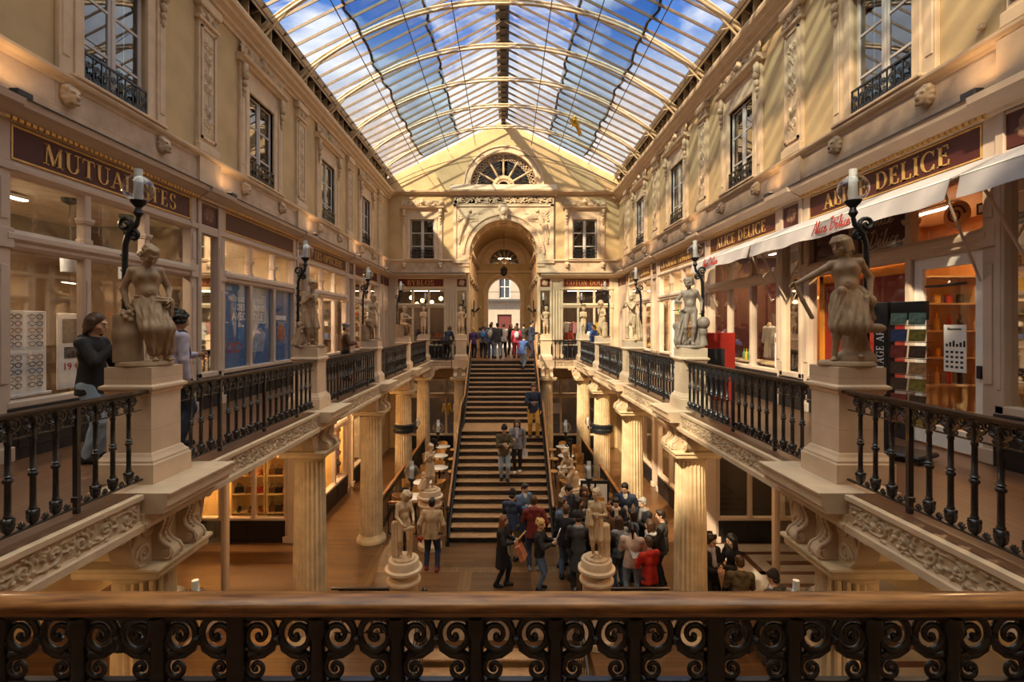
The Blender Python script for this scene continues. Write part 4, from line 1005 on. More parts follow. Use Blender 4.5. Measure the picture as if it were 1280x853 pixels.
for k in (-1, 1):
    for j in range(5):
        y = YF + 2.0 + 1.9 * j; a, c = sorted((k * 1.9, k * 2.06)); mb.box(a, c, y, y + .4, 0, 4.3, .02); a, c = sorted((k * 1.82, k * 2.06)); mb.box(a, c, y - .06, y + .46, 4.2, 4.4, .02); a, c = sorted((k * 1.95, k * 2.06)); mb.box(a, c, y + .05, y + .35, 4.4, 6.0, .02)
    a, c = sorted((k * 1.8, k * 2.06)); mb.box(a, c, YF + 1.3, YI, 4.36, 4.5); mb.box(a, c, YF + 1.3, YI, 5.9, 6.05)
setting('trim_passage', mb, M_TRIM)
setting('ceiling_passage', MB().plate(arcp(0, 6.0, 2.4, 0, PI, 24) + arcp(0, 6.0, 2.1, PI, 0, 24), [], YF + 1.5, YI), M_PLASTER, smooth=40)
ir, iz = 1.17, 3.99
io = [(-2.4, 0), (-ir, 0), (-ir, iz)] + arcp(0, iz, ir, PI, 0)[1:-1] + [(ir, iz), (ir, 0), (2.4, 0), (2.4, 8.6), (-2.4, 8.6)]
setting('wall_passage_end', MB().plate(io, [arcp(0, 6.2, 1.08, 0, PI)], 0, .5), M_PLASTER, (0, YI, 0))
mb = MB(); archband(mb, 0, iz, ir, ir + .1, -.1, 0); archband(mb, 0, iz, ir + .14, ir + .36, -.06, 0); archband(mb, 0, 6.2, 1.08, 1.2, -.12, .3); archband(mb, 0, 6.2, 1.2, 1.55, -.07, 0); archband(mb, 0, 6.0, 1.8, 2.05, -.1, 0)
for i in range(30): a = PI * (i + .5) / 30; mb.ball(((ir + .22) * math.cos(a), -.07, iz + (ir + .22) * math.sin(a)), .05, 5)
mb.box(-2.1, 2.1, -.12, 0, 5.55, 5.7); mb.box(-.15, .15, -.2, 0, 5.1, 5.6, .03)
for k in (-1, 1): a, c = sorted((k * ir, k * (ir + .3))); mb.box(a, c, -.1, 0, 0, iz); mb.box(a, c, -.16, 0, iz - .2, iz)
TR += 1; setting('trim_%d' % TR, mb, M_TRIM, (0, YI, 0), smooth=40)
f2 = setting('window_%d' % (wn + 2), None, loc=(0, YI, 0), label='small fan window above the inner arch')
mb = MB(); archband(mb, 0, 6.2, .22, .42, .08, .2, n=14); mb.box(-1.08, 1.08, .08, .2, 6.18, 6.24)
for i in range(1, 8): a = PI * i / 8; mb.tube([(.4 * math.cos(a), .14, 6.2 + .4 * math.sin(a)), (1.06 * math.cos(a), .14, 6.2 + 1.06 * math.sin(a))], .03, 5)
put('fan_tracery', mb, M_STATUEL, f2); put('glass', MB().plate(arcp(0, 6.2, 1.08, 0, PI), [], .2, .208), M_GLASS, f2); put('dark_recess', MB().plate(arcp(0, 6.2, 1.2, 0, PI), [], .55, .6), M_DARK, f2)
# street beyond
setting('floor_street', MB().box(-14, 14, YI + .5, 60, -.35, -.05), pm('street_paving', (.25, .22, .2), .8, var=.15, scale=2))
bd = thing('street_building', 'pale stone building across the street seen through the inner arch', 'building', (0, 52, 0))
holes = [rect(x - .6, x + .6, z, z + 2.3) for z in (4.6, 8.2) for x in (-6.6, -3.3, 0, 3.3, 6.6)] + [rect(x - .9, x + .9, -.05 + .1, 3.0) for x in (-6.6, -3.3, 3.3, 6.6)] + [rect(-.75, .75, .05, 2.9)]
put('wall', MB().plate(rect(-10, 10, -.05, 14), holes, 0, .4), pm('street_stone', (.30, .27, .24), .8, var=.1, scale=2), bd)
for i, h_ in enumerate(holes):
    x0, x1, z0, z1 = h_[0][0], h_[1][0], h_[0][1], h_[2][1]
    if i == len(holes) - 1: put('door', MB().box(x0, x1, .2, .28, z0, z1).box(x0 + .1, x1 - .1, .17, .2, z0 + .2, z1 - .2, .01), pm('dark_red_door', (.09, .02, .02), .5), bd)
    else:
        f = put('window', MB().box(x0, x1, .2, .25, z0, z0 + .08).box(x0, x1, .2, .25, z1 - .08, z1).box(x0, x0 + .08, .2, .25, z0, z1).box(x1 - .08, x1, .2, .25, z0, z1).box(-.04 + (x0 + x1) / 2, .04 + (x0 + x1) / 2, .2, .25, z0, z1).box(x0, x1, .2, .25, z0 + 1.2, z0 + 1.26), M_WHITE, bd)
        put('pane', MB().box(x0, x1, .27, .3, z0, z1), pm('dark_pane', (.05, .06, .08), .1), f)
put('balcony', MB().box(-10, 10, -.7, 0, 4.2, 4.4).box(-10, 10, -.7, -.66, 5.2, 5.26), M_LEAD, bd)
# ================================================================== shopfronts
def colonnette(z0, z1, mat):
    mb = MB().box(-.055, .055, -.075, .055, z0, z1, .008); zm = (2.84 + 3.52) / 2
    if z1 > 3: mb.box(-.07, .07, -.10, .06, zm - .06, zm - .03, .006).box(-.08, .08, -.11, .06, zm - .03, zm + .02, .006).box(-.07, .07, -.09, .06, 2.84, 2.9, .006)
    mb.box(-.075, .075, -.095, .06, .68, .76, .008).box(-.03, .03, -.085, -.07, .95, 2.3)
    return mb
def shopfront(label, loc, rz, W, nl, sign=None, paint=None, smat=None, door=None, lh=.27, panels=None, group='shopfronts', glass=None, upper=True):
    paint = paint or M_PAINT; smat = smat or M_SIGN
    t = thing('shopfront', label, 'shopfront', loc, rz, group); h = W / 2; lw = (W - .24) / nl
    f = MB()
    for s_ in (-1, 1):
        a, c = sorted((s_ * h, s_ * (h - .17))); f.box(a, c, -.09, .08, 0.0, 4.15, .01)
        a, c = sorted((s_ * (h - .035), s_ * (h - .135))); f.box(a, c, -.105, -.08, .95, 2.4, .006); f.box(a, c, -.105, -.08, 2.95, 3.45, .006)
        a, c = sorted((s_ * (h + .02), s_ * (h - .19))); f.box(a, c, -.12, .06, 3.55, 3.66, .01); f.box(a, c, -.12, .06, 2.6, 2.85, .01); f.box(a, c, -.13, .06, 0, .18, .01)
    f.prism([(.08, 2.60), (-.06, 2.60), (-.09, 2.64), (-.09, 2.68), (-.13, 2.72), (-.13, 2.78), (-.08, 2.84), (.08, 2.84)], -h + .1, h - .1)
    f.prism([(.08, 3.52), (-.06, 3.52), (-.11, 3.57), (-.11, 3.62), (-.06, 3.68), (-.06, 4.15), (.08, 4.15)], -h + .1, h - .1)
    ranges = []; x = -h + .12
    segs = [(-h + .12 + lw * i, -h + .12 + lw * (i + 1)) for i in range(nl)]
    for i, (a, c) in enumerate(segs):
        if i == door: continue
        f.box(a, c, -.10, .10, .64, .72, .01)
    put('frame', f, paint, t)
    for i, (a, c) in enumerate(segs):
        if i != door: put('base_panel', MB().box(a - .0, c + .0, -.10, .06, 0, .64, .006).box(a + .12, c - .12, -.115, -.09, .14, .54, .008), M_PLINTH, t)
    for i in range(1, nl): put('colonnette', colonnette(.64 if door not in (i, i - 1) else 0, 3.55, paint), paint, t, (-h + .12 + lw * i, 0, 0))
    for i, (a, c) in enumerate(segs):
        if i == door:
            d = MB()
            d.box(a + .06, a + .2, -.03, .03, .02, 2.6, .006).box(c - .2, c - .06, -.03, .03, .02, 2.6, .006).box(a + .2, c - .2, -.03, .03, .02, .3, .006).box(a + .2, c - .2, -.03, .03, 2.44, 2.6, .006)
            dr = put('door', d, M_WHITE if paint is M_PAINT else paint, t); put('pane', MB().box(a + .2, c - .2, -.004, .004, .3, 2.44), M_GLASS, dr)
            put('door_handle', MB().tube([(a + .28, -.05, 2.2), (a + .5, -.06, 2.19), (c - .3, -.05, 2.2)], .018, 6).box(c - .16, c - .10, -.06, -.03, 1.0, 1.16, .005), M_IRON2, dr)
        else: put('pane', MB().box(a + .04, c - .04, -.004, .004, .7, 2.62), (panels or {}).get(i, glass or M_GLASS), t)
        if upper: put('upper_pane', MB().box(a + .04, c - .04, -.004, .004, 2.82, 3.54), glass or M_GLASS, t)
    put('sign_board', MB().box(-h + .2, h - .2, -.075, -.05, 3.72, 4.10), smat, t)
    g = MB(); a, c = h - .2, .018
    g.box(-a, a, -.085, -.055, 3.70, 3.72).box(-a, a, -.085, -.055, 4.10, 4.12).box(-a - .02, -a, -.085, -.055, 3.70, 4.12).box(a, a + .02, -.085, -.055, 3.70, 4.12); put('sign_border', g, M_GOLD, t)
    for i in range(nl + 1): pass
    if sign:
        m_, w_ = serif_text(sign, lh, -.075, .012, .09 + .02); k = min(1, (W - .7) / w_)
        o = put('sign_lettering', m_, M_GOLD, t, (0, 0, 3.91 - lh / 2)); o.scale = (k, 1, 1)
    return t
S_ROS = []
for k in range(4): S_ROS.append(spiral(.09 * math.cos(PI / 4 + k * PI / 2), .09 * math.sin(PI / 4 + k * PI / 2), .07, .01, k, 1.5, 12, .016, .01))
S_ROS += [[(0, 0, .04)]] + [leaf(0, 0, k * PI / 2, .17, .03, .3) for k in range(4)]
ROS = strokes_field(.5, .38, S_ROS, .012, -.25, -.19)
def mirror_panel(label, loc, rz, W=.78, paint=None, smat=None, mirror=True):
    paint = paint or M_PAINT; t = thing('mirror_panel', label, 'mirror panel', loc, rz, 'narrow mirror panels between shops'); h = W / 2
    f = MB()
    for s_ in (-1, 1): a, c = sorted((s_ * h, s_ * (h - .11))); f.box(a, c, -.12, .08, 0, 4.15, .01); a, c = sorted((s_ * (h - .03), s_ * (h - .08))); f.box(a, c, -.13, -.1, .9, 3.3, .005)
    f.box(-h, h, -.11, .08, 3.5, 3.68, .01).box(-h, h, -.10, .08, 4.1, 4.15).box(-h, h, -.12, .08, .62, .72, .01); put('frame', f, paint, t)
    put('base_panel', MB().box(-h - .01, h + .01, -.13, .06, 0, .62, .006), M_PLINTH, t)
    put('mirror', MB().box(-h + .11, h - .11, -.03, -.02, .72, 3.5), M_MIRROR if mirror else M_GLASS, t)
    put('sign_square', MB().box(-h + .1, h - .1, -.09, -.06, 3.7, 4.1), smat or M_SIGN, t)
    put('carved_rosette', MB().merge(MB().relief(ROS, -.25, -.19, .012, 0, drop=True), (0, -.09, 3.9), sc=((W - .25) / .5, .6, .95)), pm('worn_scroll_paint', (.24, .13, .08), .6) if smat is None else M_STATUEL, t, smooth=60, label='faint painted scrollwork')
    return t
def pt(sg, yb, lx, d, z):      # facade-local (lx, d out of the wall) to world
    return (sg * (XW - d), yb + (lx if sg < 0 else -lx), z)
wsn = 0
def room(loc, rz, W, D, z0, z1, wall, floor=None, ceil=None, back=True):
    """shop interior: side walls, back wall and ceiling behind the front, local y into the shop"""
    global wsn
    wsn += 1; h = W / 2
    mb = MB().box(-h - .05, -h, .1, D, z0, z1).box(h, h + .05, .1, D, z0, z1).box(-h - .05, h + .05, D, D + .05, z0, z1)
    setting('wall_shop_%d' % wsn, mb, wall, loc, rz)
    setting('ceiling_shop_%d' % wsn, MB().box(-h - .05, h + .05, .1, D + .05, z1, z1 + .05), ceil or M_WHITE, loc, rz)
LEMIT = emit('lit_ceiling_strip', (1, .86, .66), 9)
LEMITW = emit('lit_warm_bulb', (1, .55, .2), 10)
def strip_light(loc, rz, label, L=1.0, energy=40, col=(1, .78, .52), size=(2.6, 1.4)):
    t = thing('ceiling_light', label, 'ceiling light', loc, rz, 'lit strips on shop ceilings')
    put('housing', MB().box(-L / 2, L / 2, -.07, .07, -.05, 0, .008), M_WHITE, t); put('diffuser', MB().box(-L / 2 + .02, L / 2 - .02, -.05, .05, -.065, -.05), LEMIT, t)
    l = lamp('shop_light', 'AREA', (loc[0], loc[1], loc[2] - .075), energy * 1.7, col, (0, 0, rz), shape='RECTANGLE', size=L, size_y=.12)
    return t
W_BROWN = pm('shop_wall_brown', (.20, .13, .08), .8); W_CREAM = pm('shop_wall_cream', (.72, .60, .44), .8); W_RED = pm('shop_wall_red', (.36, .045, .02), .7)
W_ORANGE = pm('shop_wall_orange', (.34, .14, .035), .8); W_DARK = pm('shop_wall_dark', (.07, .05, .04), .8); W_YEL = pm('shop_wall_yellow', (.75, .55, .25), .8); W_DRED = pm('shop_wall_dark_red', (.11, .022, .014), .7)
M_BLUE = pm('blue_poster', (.04, .15, .40), .35, var=.3, scale=1.2, col2=(.09, .27, .56)); M_ORB = pm('orange_board', (.75, .30, .04), .5, var=.05); M_REDB = pm('red_board', (.30, .018, .01), .4, var=.06)
M_BLACKB = pm('black_board', (.015, .015, .018), .5); M_REDTXT = pm('red_script_paint', (.5, .03, .02), .5, var=0); M_PALETXT = pm('pale_script_paint', (.75, .55, .42), .5, var=0); M_WTXT = pm('white_print', (.85, .85, .9), .5, var=0); M_KTXT = pm('black_print', (.02, .02, .02), .6, var=0)
SW = BAY - .80
M_REDPANE = glassm('red_tinted_pane', (.5, .08, .05), .8, .02, minr=.08)
gal = {(-1, 0): (None, W_BROWN, 25), (-1, 1): ('MUTUALISTES', W_BROWN, 38), (-1, 2): (None, W_CREAM, 55), (-1, 3): ('LES OPTICIENS', W_CREAM, 70), (-1, 4): ('VO', W_BROWN, 50),
       (1, 0): (None, W_ORANGE, 30), (1, 1): ('ALICE DELICE', W_ORANGE, 52), (1, 2): ('ALICE DELICE', W_DRED, 28), (1, 3): ('LA CHAISE LONGUE', W_CREAM, 75), (1, 4): ('LA CHAISE LONGUE', W_CREAM, 70)}
slab_ = {(-1, 0): 'cream shopfront beside the camera on the left gallery', (-1, 1): 'cream shopfront with spectacles in its window, behind the near left statue', (-1, 2): 'cream shopfront with blank brown sign and blue posters', (-1, 3): 'cream shopfront with a yellow poster, behind the second left statue', (-1, 4): 'last cream shopfront on the left gallery, nearest the far wall',
         (1, 0): 'cream shopfront beside the camera on the right gallery', (1, 1): 'cream shopfront with a glazed door and orange interior, behind the near right statue', (1, 2): 'cream shopfront with dark red interior and bottles, second on the right gallery', (1, 3): 'bright cream shopfront third on the right gallery, behind the pipe player', (1, 4): 'bright cream shopfront last on the right gallery, nearest the far wall'}
for (sg, i), (sign, wm, en) in gal.items():
    y = BC[i]
    shopfront(slab_[(sg, i)], (sg * XW, y, 0), side(sg), SW, 3, sign, door=(2 if (sg, i) == (1, 1) else 1 if (sg, i) in ((1, 3), (-1, 4)) else None), lh=.27 if i < 3 else .25, group='gallery shopfronts')
    room((sg * XW, y, 0), side(sg), BAY - .06, 2.7, 0, 3.66, wm, ceil=W_CREAM if sg < 0 or i > 2 else None)
    strip_light(pt(sg, y, -.6, -1.3, 3.64), side(sg), 'white strip light on the ceiling of the ' + {-1: 'left', 1: 'right'}[sg] + ' gallery shop, ' + ['first', 'second', 'third', 'fourth', 'last'][i] + ' from the camera', energy=en, col=(1, .74, .46) if wm is not W_ORANGE else (1, .6, .25))
for sg in (-1, 1):
    for i, y in enumerate(CL[:-1]):
        mirror_panel('narrow mirror between shops on the %s, ' % sname[sg] + ['beside the camera', 'behind the near statue', 'behind the second statue', 'behind the third statue', 'behind the fourth statue'][i], (sg * XW, y, 0), side(sg))
    # end piece at the far corner
    wsn += 1; setting('door_%d' % (3 + sg), None, loc=(sg * XW, 24.65, 0), rz=side(sg), label='narrow cream door with arched panel in the far %s corner' % sname[sg])
    d_ = bpy.data.objects['door_%d' % (3 + sg)]
    mb = MB().plate(rect(-.95, .95, 0, 4.15), [], -.05, .05); mb.plate(rect(-.45, .45, .1, 3.3), [[(-.25, .9), (.25, .9), (.25, 2.2)] + arcp(0, 2.2, .25, 0, PI, 10)[1:-1] + [(-.25, 2.2)]], -.09, -.05); put('door_panel', mb, M_PAINT, d_)
    put('sign_square', MB().box(-.8, -.35, -.07, -.04, 3.72, 4.1).box(-.2, .8, -.07, -.04, 3.72, 4.1), M_SIGN, d_)
# far wall shops
for sg, nm, wl in ((-1, 'BYBLOS', W_DARK), (1, 'COTON DOUX', W_DARK)):
    shopfront('far gallery shopfront with a red sign, %s of the portal' % sname[sg], (sg * 4.30, YF, 0), 0, 2.75, 3, nm, M_PAINTF, M_SIGNR, group='far gallery shopfronts')
    room((sg * 4.30, YF, 0), 0, 3.4, 3, 0, 3.66, wl)
    mirror_panel('glazed corner panel with red carved square, %s of the portal' % ('left' if sg < 0 else 'right'), (sg * 2.16, YF, 0), 0, .72, M_PAINTF, M_SIGNR)
    TR += 1; mb = MB()
    for x in (2.58, 2.72, 2.86): mb.box(min(sg * x, sg * (x + .09)), max(sg * x, sg * (x + .09)), -.12, .05, 0, 3.5, .015)
    mb.box(min(sg * 2.5, sg * 2.95), max(sg * 2.5, sg * 2.95), -.06, .08, 0, 4.15); mb.box(min(sg * 5.65, sg * 6), max(sg * 5.65, sg * 6), -.06, .08, 0, 4.15); setting('trim_%d' % TR, mb, M_PAINTF, (0, YF, 0))
    strip_light((sg * 4.3, YF + 1.4, 3.64), 0, 'ceiling light strip in the far gallery shop %s of the portal' % sname[sg], 1.6, 22 if sg > 0 else 12, (1, .6, .3))
# lower level shopfronts
low = [(-1, BC[3], 'lower left shopfront with red hat panel behind the third column', W_YEL, 120), (-1, BC[4], 'lower left shopfront at the far end of the terrace', W_CREAM, 50), (1, BC[3], 'lower right shopfront behind the third column', W_BROWN, 45), (1, BC[4], 'lower right shopfront at the far end of the terrace', W_BROWN, 40)]
for sg, y, lb, wm, en in low:
    shopfront(lb, (sg * XW, y, ZL), side(sg), BAY - .5, 3, None, smat=M_PAINT, group='lower shopfronts')
    room((sg * XW, y + (.5 if y < 18 else 0), ZL), side(sg), BAY - (1.06 if y < 18 else .06), 2.6, 0, 4.15, wm)
    strip_light((sg * (XW + 1.2), y, ZL + 4.13), side(sg), 'ceiling strip inside ' + lb.split(' with')[0].split(' behind')[0].split(' at')[0] + (' nearer the stairs foot' if y < 18 else ' at the far end'), 1.2, en, (1, .66, .3))
for sg, lb, wm, en in ((-1, 'lower left shopfront with yellow lit shoe shelves facing the camera', W_YEL, 170), (1, 'dark lower right shopfront facing the camera beside the tiled floor', W_DARK, 10)):
    shopfront(lb, (sg * 7.75, 14.45, ZL), 0, 3.1, 3, None, smat=M_PAINT, group='lower shopfronts')
    room((sg * 7.75, 14.45, ZL), 0, 3.3, 1.0, 0, 4.15, wm)
    strip_light((sg * 7.75, 14.95, ZL + 4.13), 0, 'ceiling strip inside the %s shop facing the camera' % ('yellow shoe' if sg < 0 else 'dark lower right'), 1.6, en, (1, .62, .26))
    mb = MB().box(min(sg * 9.55, sg * 9.7), max(sg * 9.55, sg * 9.7), -3, 15, ZL, -.38); setting('wall_lower_' + sname[sg], mb, M_PLASTER)
    TR += 1; mb = MB().box(min(sg * 5.95, sg * 6.25), max(sg * 5.95, sg * 6.25), 14.3, 14.62, ZL, -.38, .01); setting('trim_%d' % TR, mb, M_PAINT)
    for y in (10.9,):
        t = thing('glazed_screen', 'tall glazed screen frame beside the lower %s walk' % sname[sg], 'glass screen', (sg * 6.1, y, ZL), side(sg))
        put('frame', MB().box(-.07, .07, -.06, .06, 0, 4.25, .008).box(-2.2, -.07, -.05, .05, 3.2, 3.3).box(-2.3, -2.2, -.05, .05, 0, 4.25).box(-2.2, -.07, -.05, .05, 0, .12) if sg < 0 else MB().box(-.07, .07, -.06, .06, 0, 4.25, .008).box(.07, 2.2, -.05, .05, 3.2, 3.3).box(2.2, 2.3, -.05, .05, 0, 4.25).box(.07, 2.2, -.05, .05, 0, .12), M_PAINT, t)
        a, c = (-2.2, -.07) if sg < 0 else (.07, 2.2)
        put('pane', MB().box(a, c, -.004, .004, .12, 3.2), M_GLASS, t)
for sg in (-1, 1):
    shopfront('lower far shopfront under the gallery, %s of the stairs' % sname[sg], (sg * 3.55, YF, ZL), 0, 3.7, 3, None, M_PAINTF, M_PAINTF, group='lower far shopfronts')
    room((sg * 3.55, YF, ZL), 0, 3.7, 2.4, 0, 4.15, W_DARK); strip_light((sg * 3.55, YF + 1, ZL + 4.13), 0, 'ceiling strip in the lower far shop, %s of the stairs' % sname[sg], 1.2, 12, (1, .6, .3))
setting('wall_stair_back', MB().box(-1.7, 1.7, YF - .5, YF, ZL, -.38), M_PLASTER)

# ------------------------------------------------------------------ awnings
def awning(y0, y1, label, text_y=None):
    L = y1 - y0; t = thing('awning', label, 'awning', (XW, (y0 + y1) / 2, 0), side(1), 'pale cloth awnings'); h = L / 2
    M_AW = pm('pale_awning_cloth', (.40, .37, .385), .85, var=.06, scale=4)
    put('canopy', MB().prism([(-.10, 3.68), (-.10, 3.66), (-.70, 3.35), (-.70, 3.37)], -h, h), M_AW, t)
    n_ = int(L / .08); P = []; F = []
    for i in range(n_ + 1):
        x = -h + L * i / n_
        for j in range(4):
            z = 3.37 - j * .085 - (.012 * math.sin(i * .5) if j == 3 else 0); P.append((x, -.70 - .02 * j * .5 * (1 + math.sin(i * .35)) * .8 - .008 * j, z))
    for i in range(n_):
        for j in range(3): F.append((i * 4 + j, i * 4 + 4 + j, i * 4 + 5 + j, i * 4 + 1 + j))
    k = len(P); P += [(p[0], p[1] + .006, p[2]) for p in P]; F += [tuple(q + k for q in f[::-1]) for f in F]
    put('valance', MB().add(P, F), M_AW, t, smooth=180)
    put('front_bar', MB().tube([(-h, -.69, 3.37), (h, -.69, 3.37)], .018, 6), M_WHITE, t)
    for x in (-h + .15, h - .15): put('arm', MB().tube([(x, -.66, 3.34), (x + (.1 if x < 0 else -.1), -.1, 2.2)], .016, 6), M_PAINT, t)
    if text_y is not None:
        m_, w_ = script_text("Alice De'lice", .20, 0, .035); put('lettering', m_, M_REDTXT, t, ((y0 + y1) / 2 - text_y, -.755, 3.17), label='red handwritten lettering')
    return t
awning(10.45, 13.7, 'pale awning over the dark red shop window on the right', 12.4)
awning(5.75, 10.40, 'long pale awning with red handwriting behind the near right statue', 7.8)
awning(1.5, 5.62, 'pale awning at the right edge of the picture')

# ------------------------------------------------------------------ goods and displays
def spectacles():
    mb = MB()
    for s_ in (-1, 1):
        mb.tube([(s_ * .036 + .029 * math.cos(a), 0, .021 * math.sin(a)) for a in np.linspace(0, 2 * PI, 15)], .0042, 5)
        mb.tube([(s_ * .066, 0, .012), (s_ * .071, .02, .012), (s_ * .07, .13, .0)], .003, 4)
    mb.tube([(-.009, 0, .006), (0, -.003, .011), (.009, 0, .006)], .004, 4)
    return mb
SP = spectacles(); SPM = [SP.mesh('spectacles', m) for m in (pm('dark_frame', (.03, .025, .02), .3), pm('tortoise_frame', (.3, .13, .04), .3), pm('blue_frame', (.06, .10, .2), .3))]
yb = BC[1]
def lt(t): return t
bd_ = thing('display_board', 'white display board carrying ten rows of spectacles', 'display board', pt(-1, yb, -1.08, -.38, .74), R(90))
put('board', MB().box(-.33, .33, 0, .03, 0, 1.12, .006).box(-.30, .30, -.006, 0, .53, .57), M_WHITE, bd_)
put('stand', MB().box(-.36, .36, -.05, .2, -.04, 0, .006), M_WHITE, bd_)
rows_ = ['top', 'second', 'third', 'fourth', 'fifth', 'sixth', 'seventh', 'eighth', 'ninth', 'bottom']
for r_ in range(10):
    for c_ in range(2):
        o = put('spectacles', SPM[(r_ * 2 + c_ * 3) % 3], None, None, pt(-1, yb, -1.08 + (-.15, .15)[c_], -.355, .74 + 1.04 - r_ * .093 - (.09 if r_ > 4 else 0)), R(90))
        o.scale = (1.5, .2, 1.5)
        tag(o, 'spectacles in the %s column, %s row of the white display board' % (('near', 'far')[c_], rows_[r_]), 'glasses', 'spectacles on the display board')
ps = thing('price_board', 'white board with dark pictures and a price of 19 euros beside the spectacles', 'poster', pt(-1, yb, -.33, -.4, .72), R(90))
put('board', MB().box(-.22, .22, 0, .03, 0, 1.12, .006), M_WHITE, ps); put('picture', MB().box(-.15, .15, -.006, 0, .68, 1.04).box(-.12, .12, -.006, 0, .45, .62), pm('dark_picture', (.08, .07, .07), .4, var=.8, scale=14), ps)
put('lettering', MB().merge(sans_text('19 €', .11), (0, -.004, .28)), M_REDTXT, ps)
for i, (lx, nm) in enumerate(((-1.15, 'nearest the camera'), (.05, 'in the middle light'), (1.2, 'in the far light'))):
    t = thing('pendant_lamp', 'grey pendant lamp in the optician window, %s' % nm, 'lamp', pt(-1, yb, lx, -.75, 2.5), 0, 'pendant lamps in the optician shop')
    put('shade', MB().lathe([(.0, .42), (.04, .42), (.11, .34), (.125, .2), (.12, .0), (.11, .0), (.115, .2), (.0, .36)], n=16), pm('grey_shade', (.36, .38, .42), .4, var=.05), t, smooth=60)
    put('cord', MB().tube([(0, 0, .42), (.02, 0, .6), (-.02, 0, .85), (.0, 0, 1.1)], .008, 5), M_IRON2, t); put('ceiling_rose', MB().lathe([(.12, 1.16), (.11, 1.1), (.02, 1.06)], n=14), M_IRON2, t, smooth=40)
# blue window posters
yb = BC[2]
for i, lx in enumerate((-1.17, 0, 1.17)):
    t = thing('window_poster', ['blue window poster with bracket and white slogan, nearest light', 'blue window poster with pale figure and end of slogan, middle light', 'blue window poster with an orange face, far light'][i], 'poster', pt(-1, yb, lx, -.03, .72), R(90), 'blue posters')
    put('sheet', MB().box(-.55, .55, 0, .006, 0, 1.88), M_BLUE, t)
    if i == 0:
        tx = MB().merge(sans_text('PROTEGEZ', .10), (.13, -.003, 1.50)).merge(sans_text('DES', .15), (.3, -.003, 1.30)).merge(sans_text('AVEC', .17), (.22, -.003, 1.08))
        for z in (1.0, 1.66): tx.box(-.36, -.2, -.005, 0, z, z + .02)
        tx.box(-.36, -.34, -.005, 0, 1.0, 1.68); put('lettering', tx, M_WTXT, t)
        put('spectacles_picture', MB().merge(SP, (.0, -.006, .45), sc=(4, .05, 5)), M_REDTXT, t)
    elif i == 1:
        tx = MB().merge(sans_text('VOS YEUX', .10), (-.17, -.003, 1.50)).merge(sans_text('ECRANS', .15), (-.16, -.003, 1.30)).merge(sans_text('STYLE', .17), (-.16, -.003, 1.08))
        for z in (1.0, 1.66): tx.box(.12, .28, -.005, 0, z, z + .02)
        tx.box(.26, .28, -.005, 0, 1.0, 1.68); put('lettering', tx, M_WTXT, t)
        put('pale_figure', MB().prism([(-.35, .3), (.2, .3), (.3, .7), (.1, .9), (-.1, .85), (-.35, .8)], -.005, 0, 'y'), pm('pale_blue_print', (.35, .42, .55), .5, var=.5, scale=9), t)
    else:
        put('face_picture', MB().prism(arcp(0, .75, .24, 0, 2 * PI, 20)[:-1], -.005, 0, 'y'), pm('orange_face_print', (.5, .16, .07), .5, var=.4, scale=6), t)
        put('lettering', MB().box(-.3, .3, -.005, 0, 1.1, 1.22).merge(sans_text('STYLE', .09), (0, -.004, .95)), M_WTXT, t)
# shelves with goods
M_SHELF = pm('shelf_wood', (.5, .36, .2), .5, var=.1)
def shelf(loc, rz, W, H, n, label, D=.32, mat=None):
    t = thing('shelf_unit', label, 'shelves', loc, rz); mat = mat or M_SHELF
    put('upright', MB().box(-W / 2, -W / 2 + .03, 0, D, 0, H), mat, t); put('upright', MB().box(W / 2 - .03, W / 2, 0, D, 0, H), mat, t); put('back', MB().box(-W / 2, W / 2, D, D + .02, 0, H), mat, t)
    for i in range(n): z = .08 + (H - .11) * i / (n - 1); put('shelf_board', MB().box(-W / 2 + .03, W / 2 - .03, 0, D, z, z + .03), mat, t)
    return [loc[2] + .11 + (H - .11) * i / (n - 1) for i in range(n)]
def bottle_m(m): return MB().lathe([(.0, 0), (.04, 0), (.042, .02), (.042, .15), (.035, .18), (.014, .21), (.013, .27), (.018, .275), (.018, .29), (.0, .29)], n=12).mesh('bottle', m, 50)
def jar_m(m): return MB().lathe([(.0, 0), (.05, 0), (.055, .02), (.055, .1), (.045, .12), (.05, .125), (.05, .15), (.0, .155)], n=12).mesh('jar', m, 50)
def box_m(m): return MB().box(-.07, .07, -.05, .05, 0, .14, .006).box(-.074, .074, -.054, .054, .12, .16, .006).box(-.012, .012, -.056, .056, 0, .163).mesh('gift_box', m)
def bag_m(m):
    mb = MB().prism([(-.13, 0), (.13, 0), (.11, .17), (-.11, .17)], -.05, .05, 'y'); mb.tube([(-.06, 0, .16), (-.05, 0, .26), (0, 0, .29), (.05, 0, .26), (.06, 0, .16)], .008, 5); mb.box(-.02, .02, -.056, .056, .1, .15, .004); return mb.mesh('handbag', m, 40)
def shoe_sdf(h=.012):
    f = SDF((-.06, -.17, -.01), (.06, .14, .13), h); f.cone((0, -.1, .035), (0, .07, .04), .038, .042).ell((0, -.09, .03), (.045, .07, .035)).cone((0, .07, .05), (0, .075, .1), .038, .035).ell((0, -.0, .09), (.02, .05, .02), op=-1).cut_below(0); return f.mb()
SHOE_MB = shoe_sdf()
def hat_mb(): return MB().lathe([(.0, .12), (.05, .12), (.09, .09), (.1, .03), (.105, .02), (.16, .01), (.165, 0), (.0, 0)], n=18)
cols = {'green': (.10, .22, .07), 'white': (.7, .68, .62), 'red': (.45, .04, .02), 'yellow': (.7, .45, .05), 'blue': (.05, .12, .35), 'black': (.02, .02, .02), 'brown': (.18, .08, .03), 'purple': (.15, .04, .14), 'orange': (.65, .22, .03), 'pink': (.6, .25, .25)}
def gm(c): return pm(c + '_goods', cols[c], .35, var=.08)
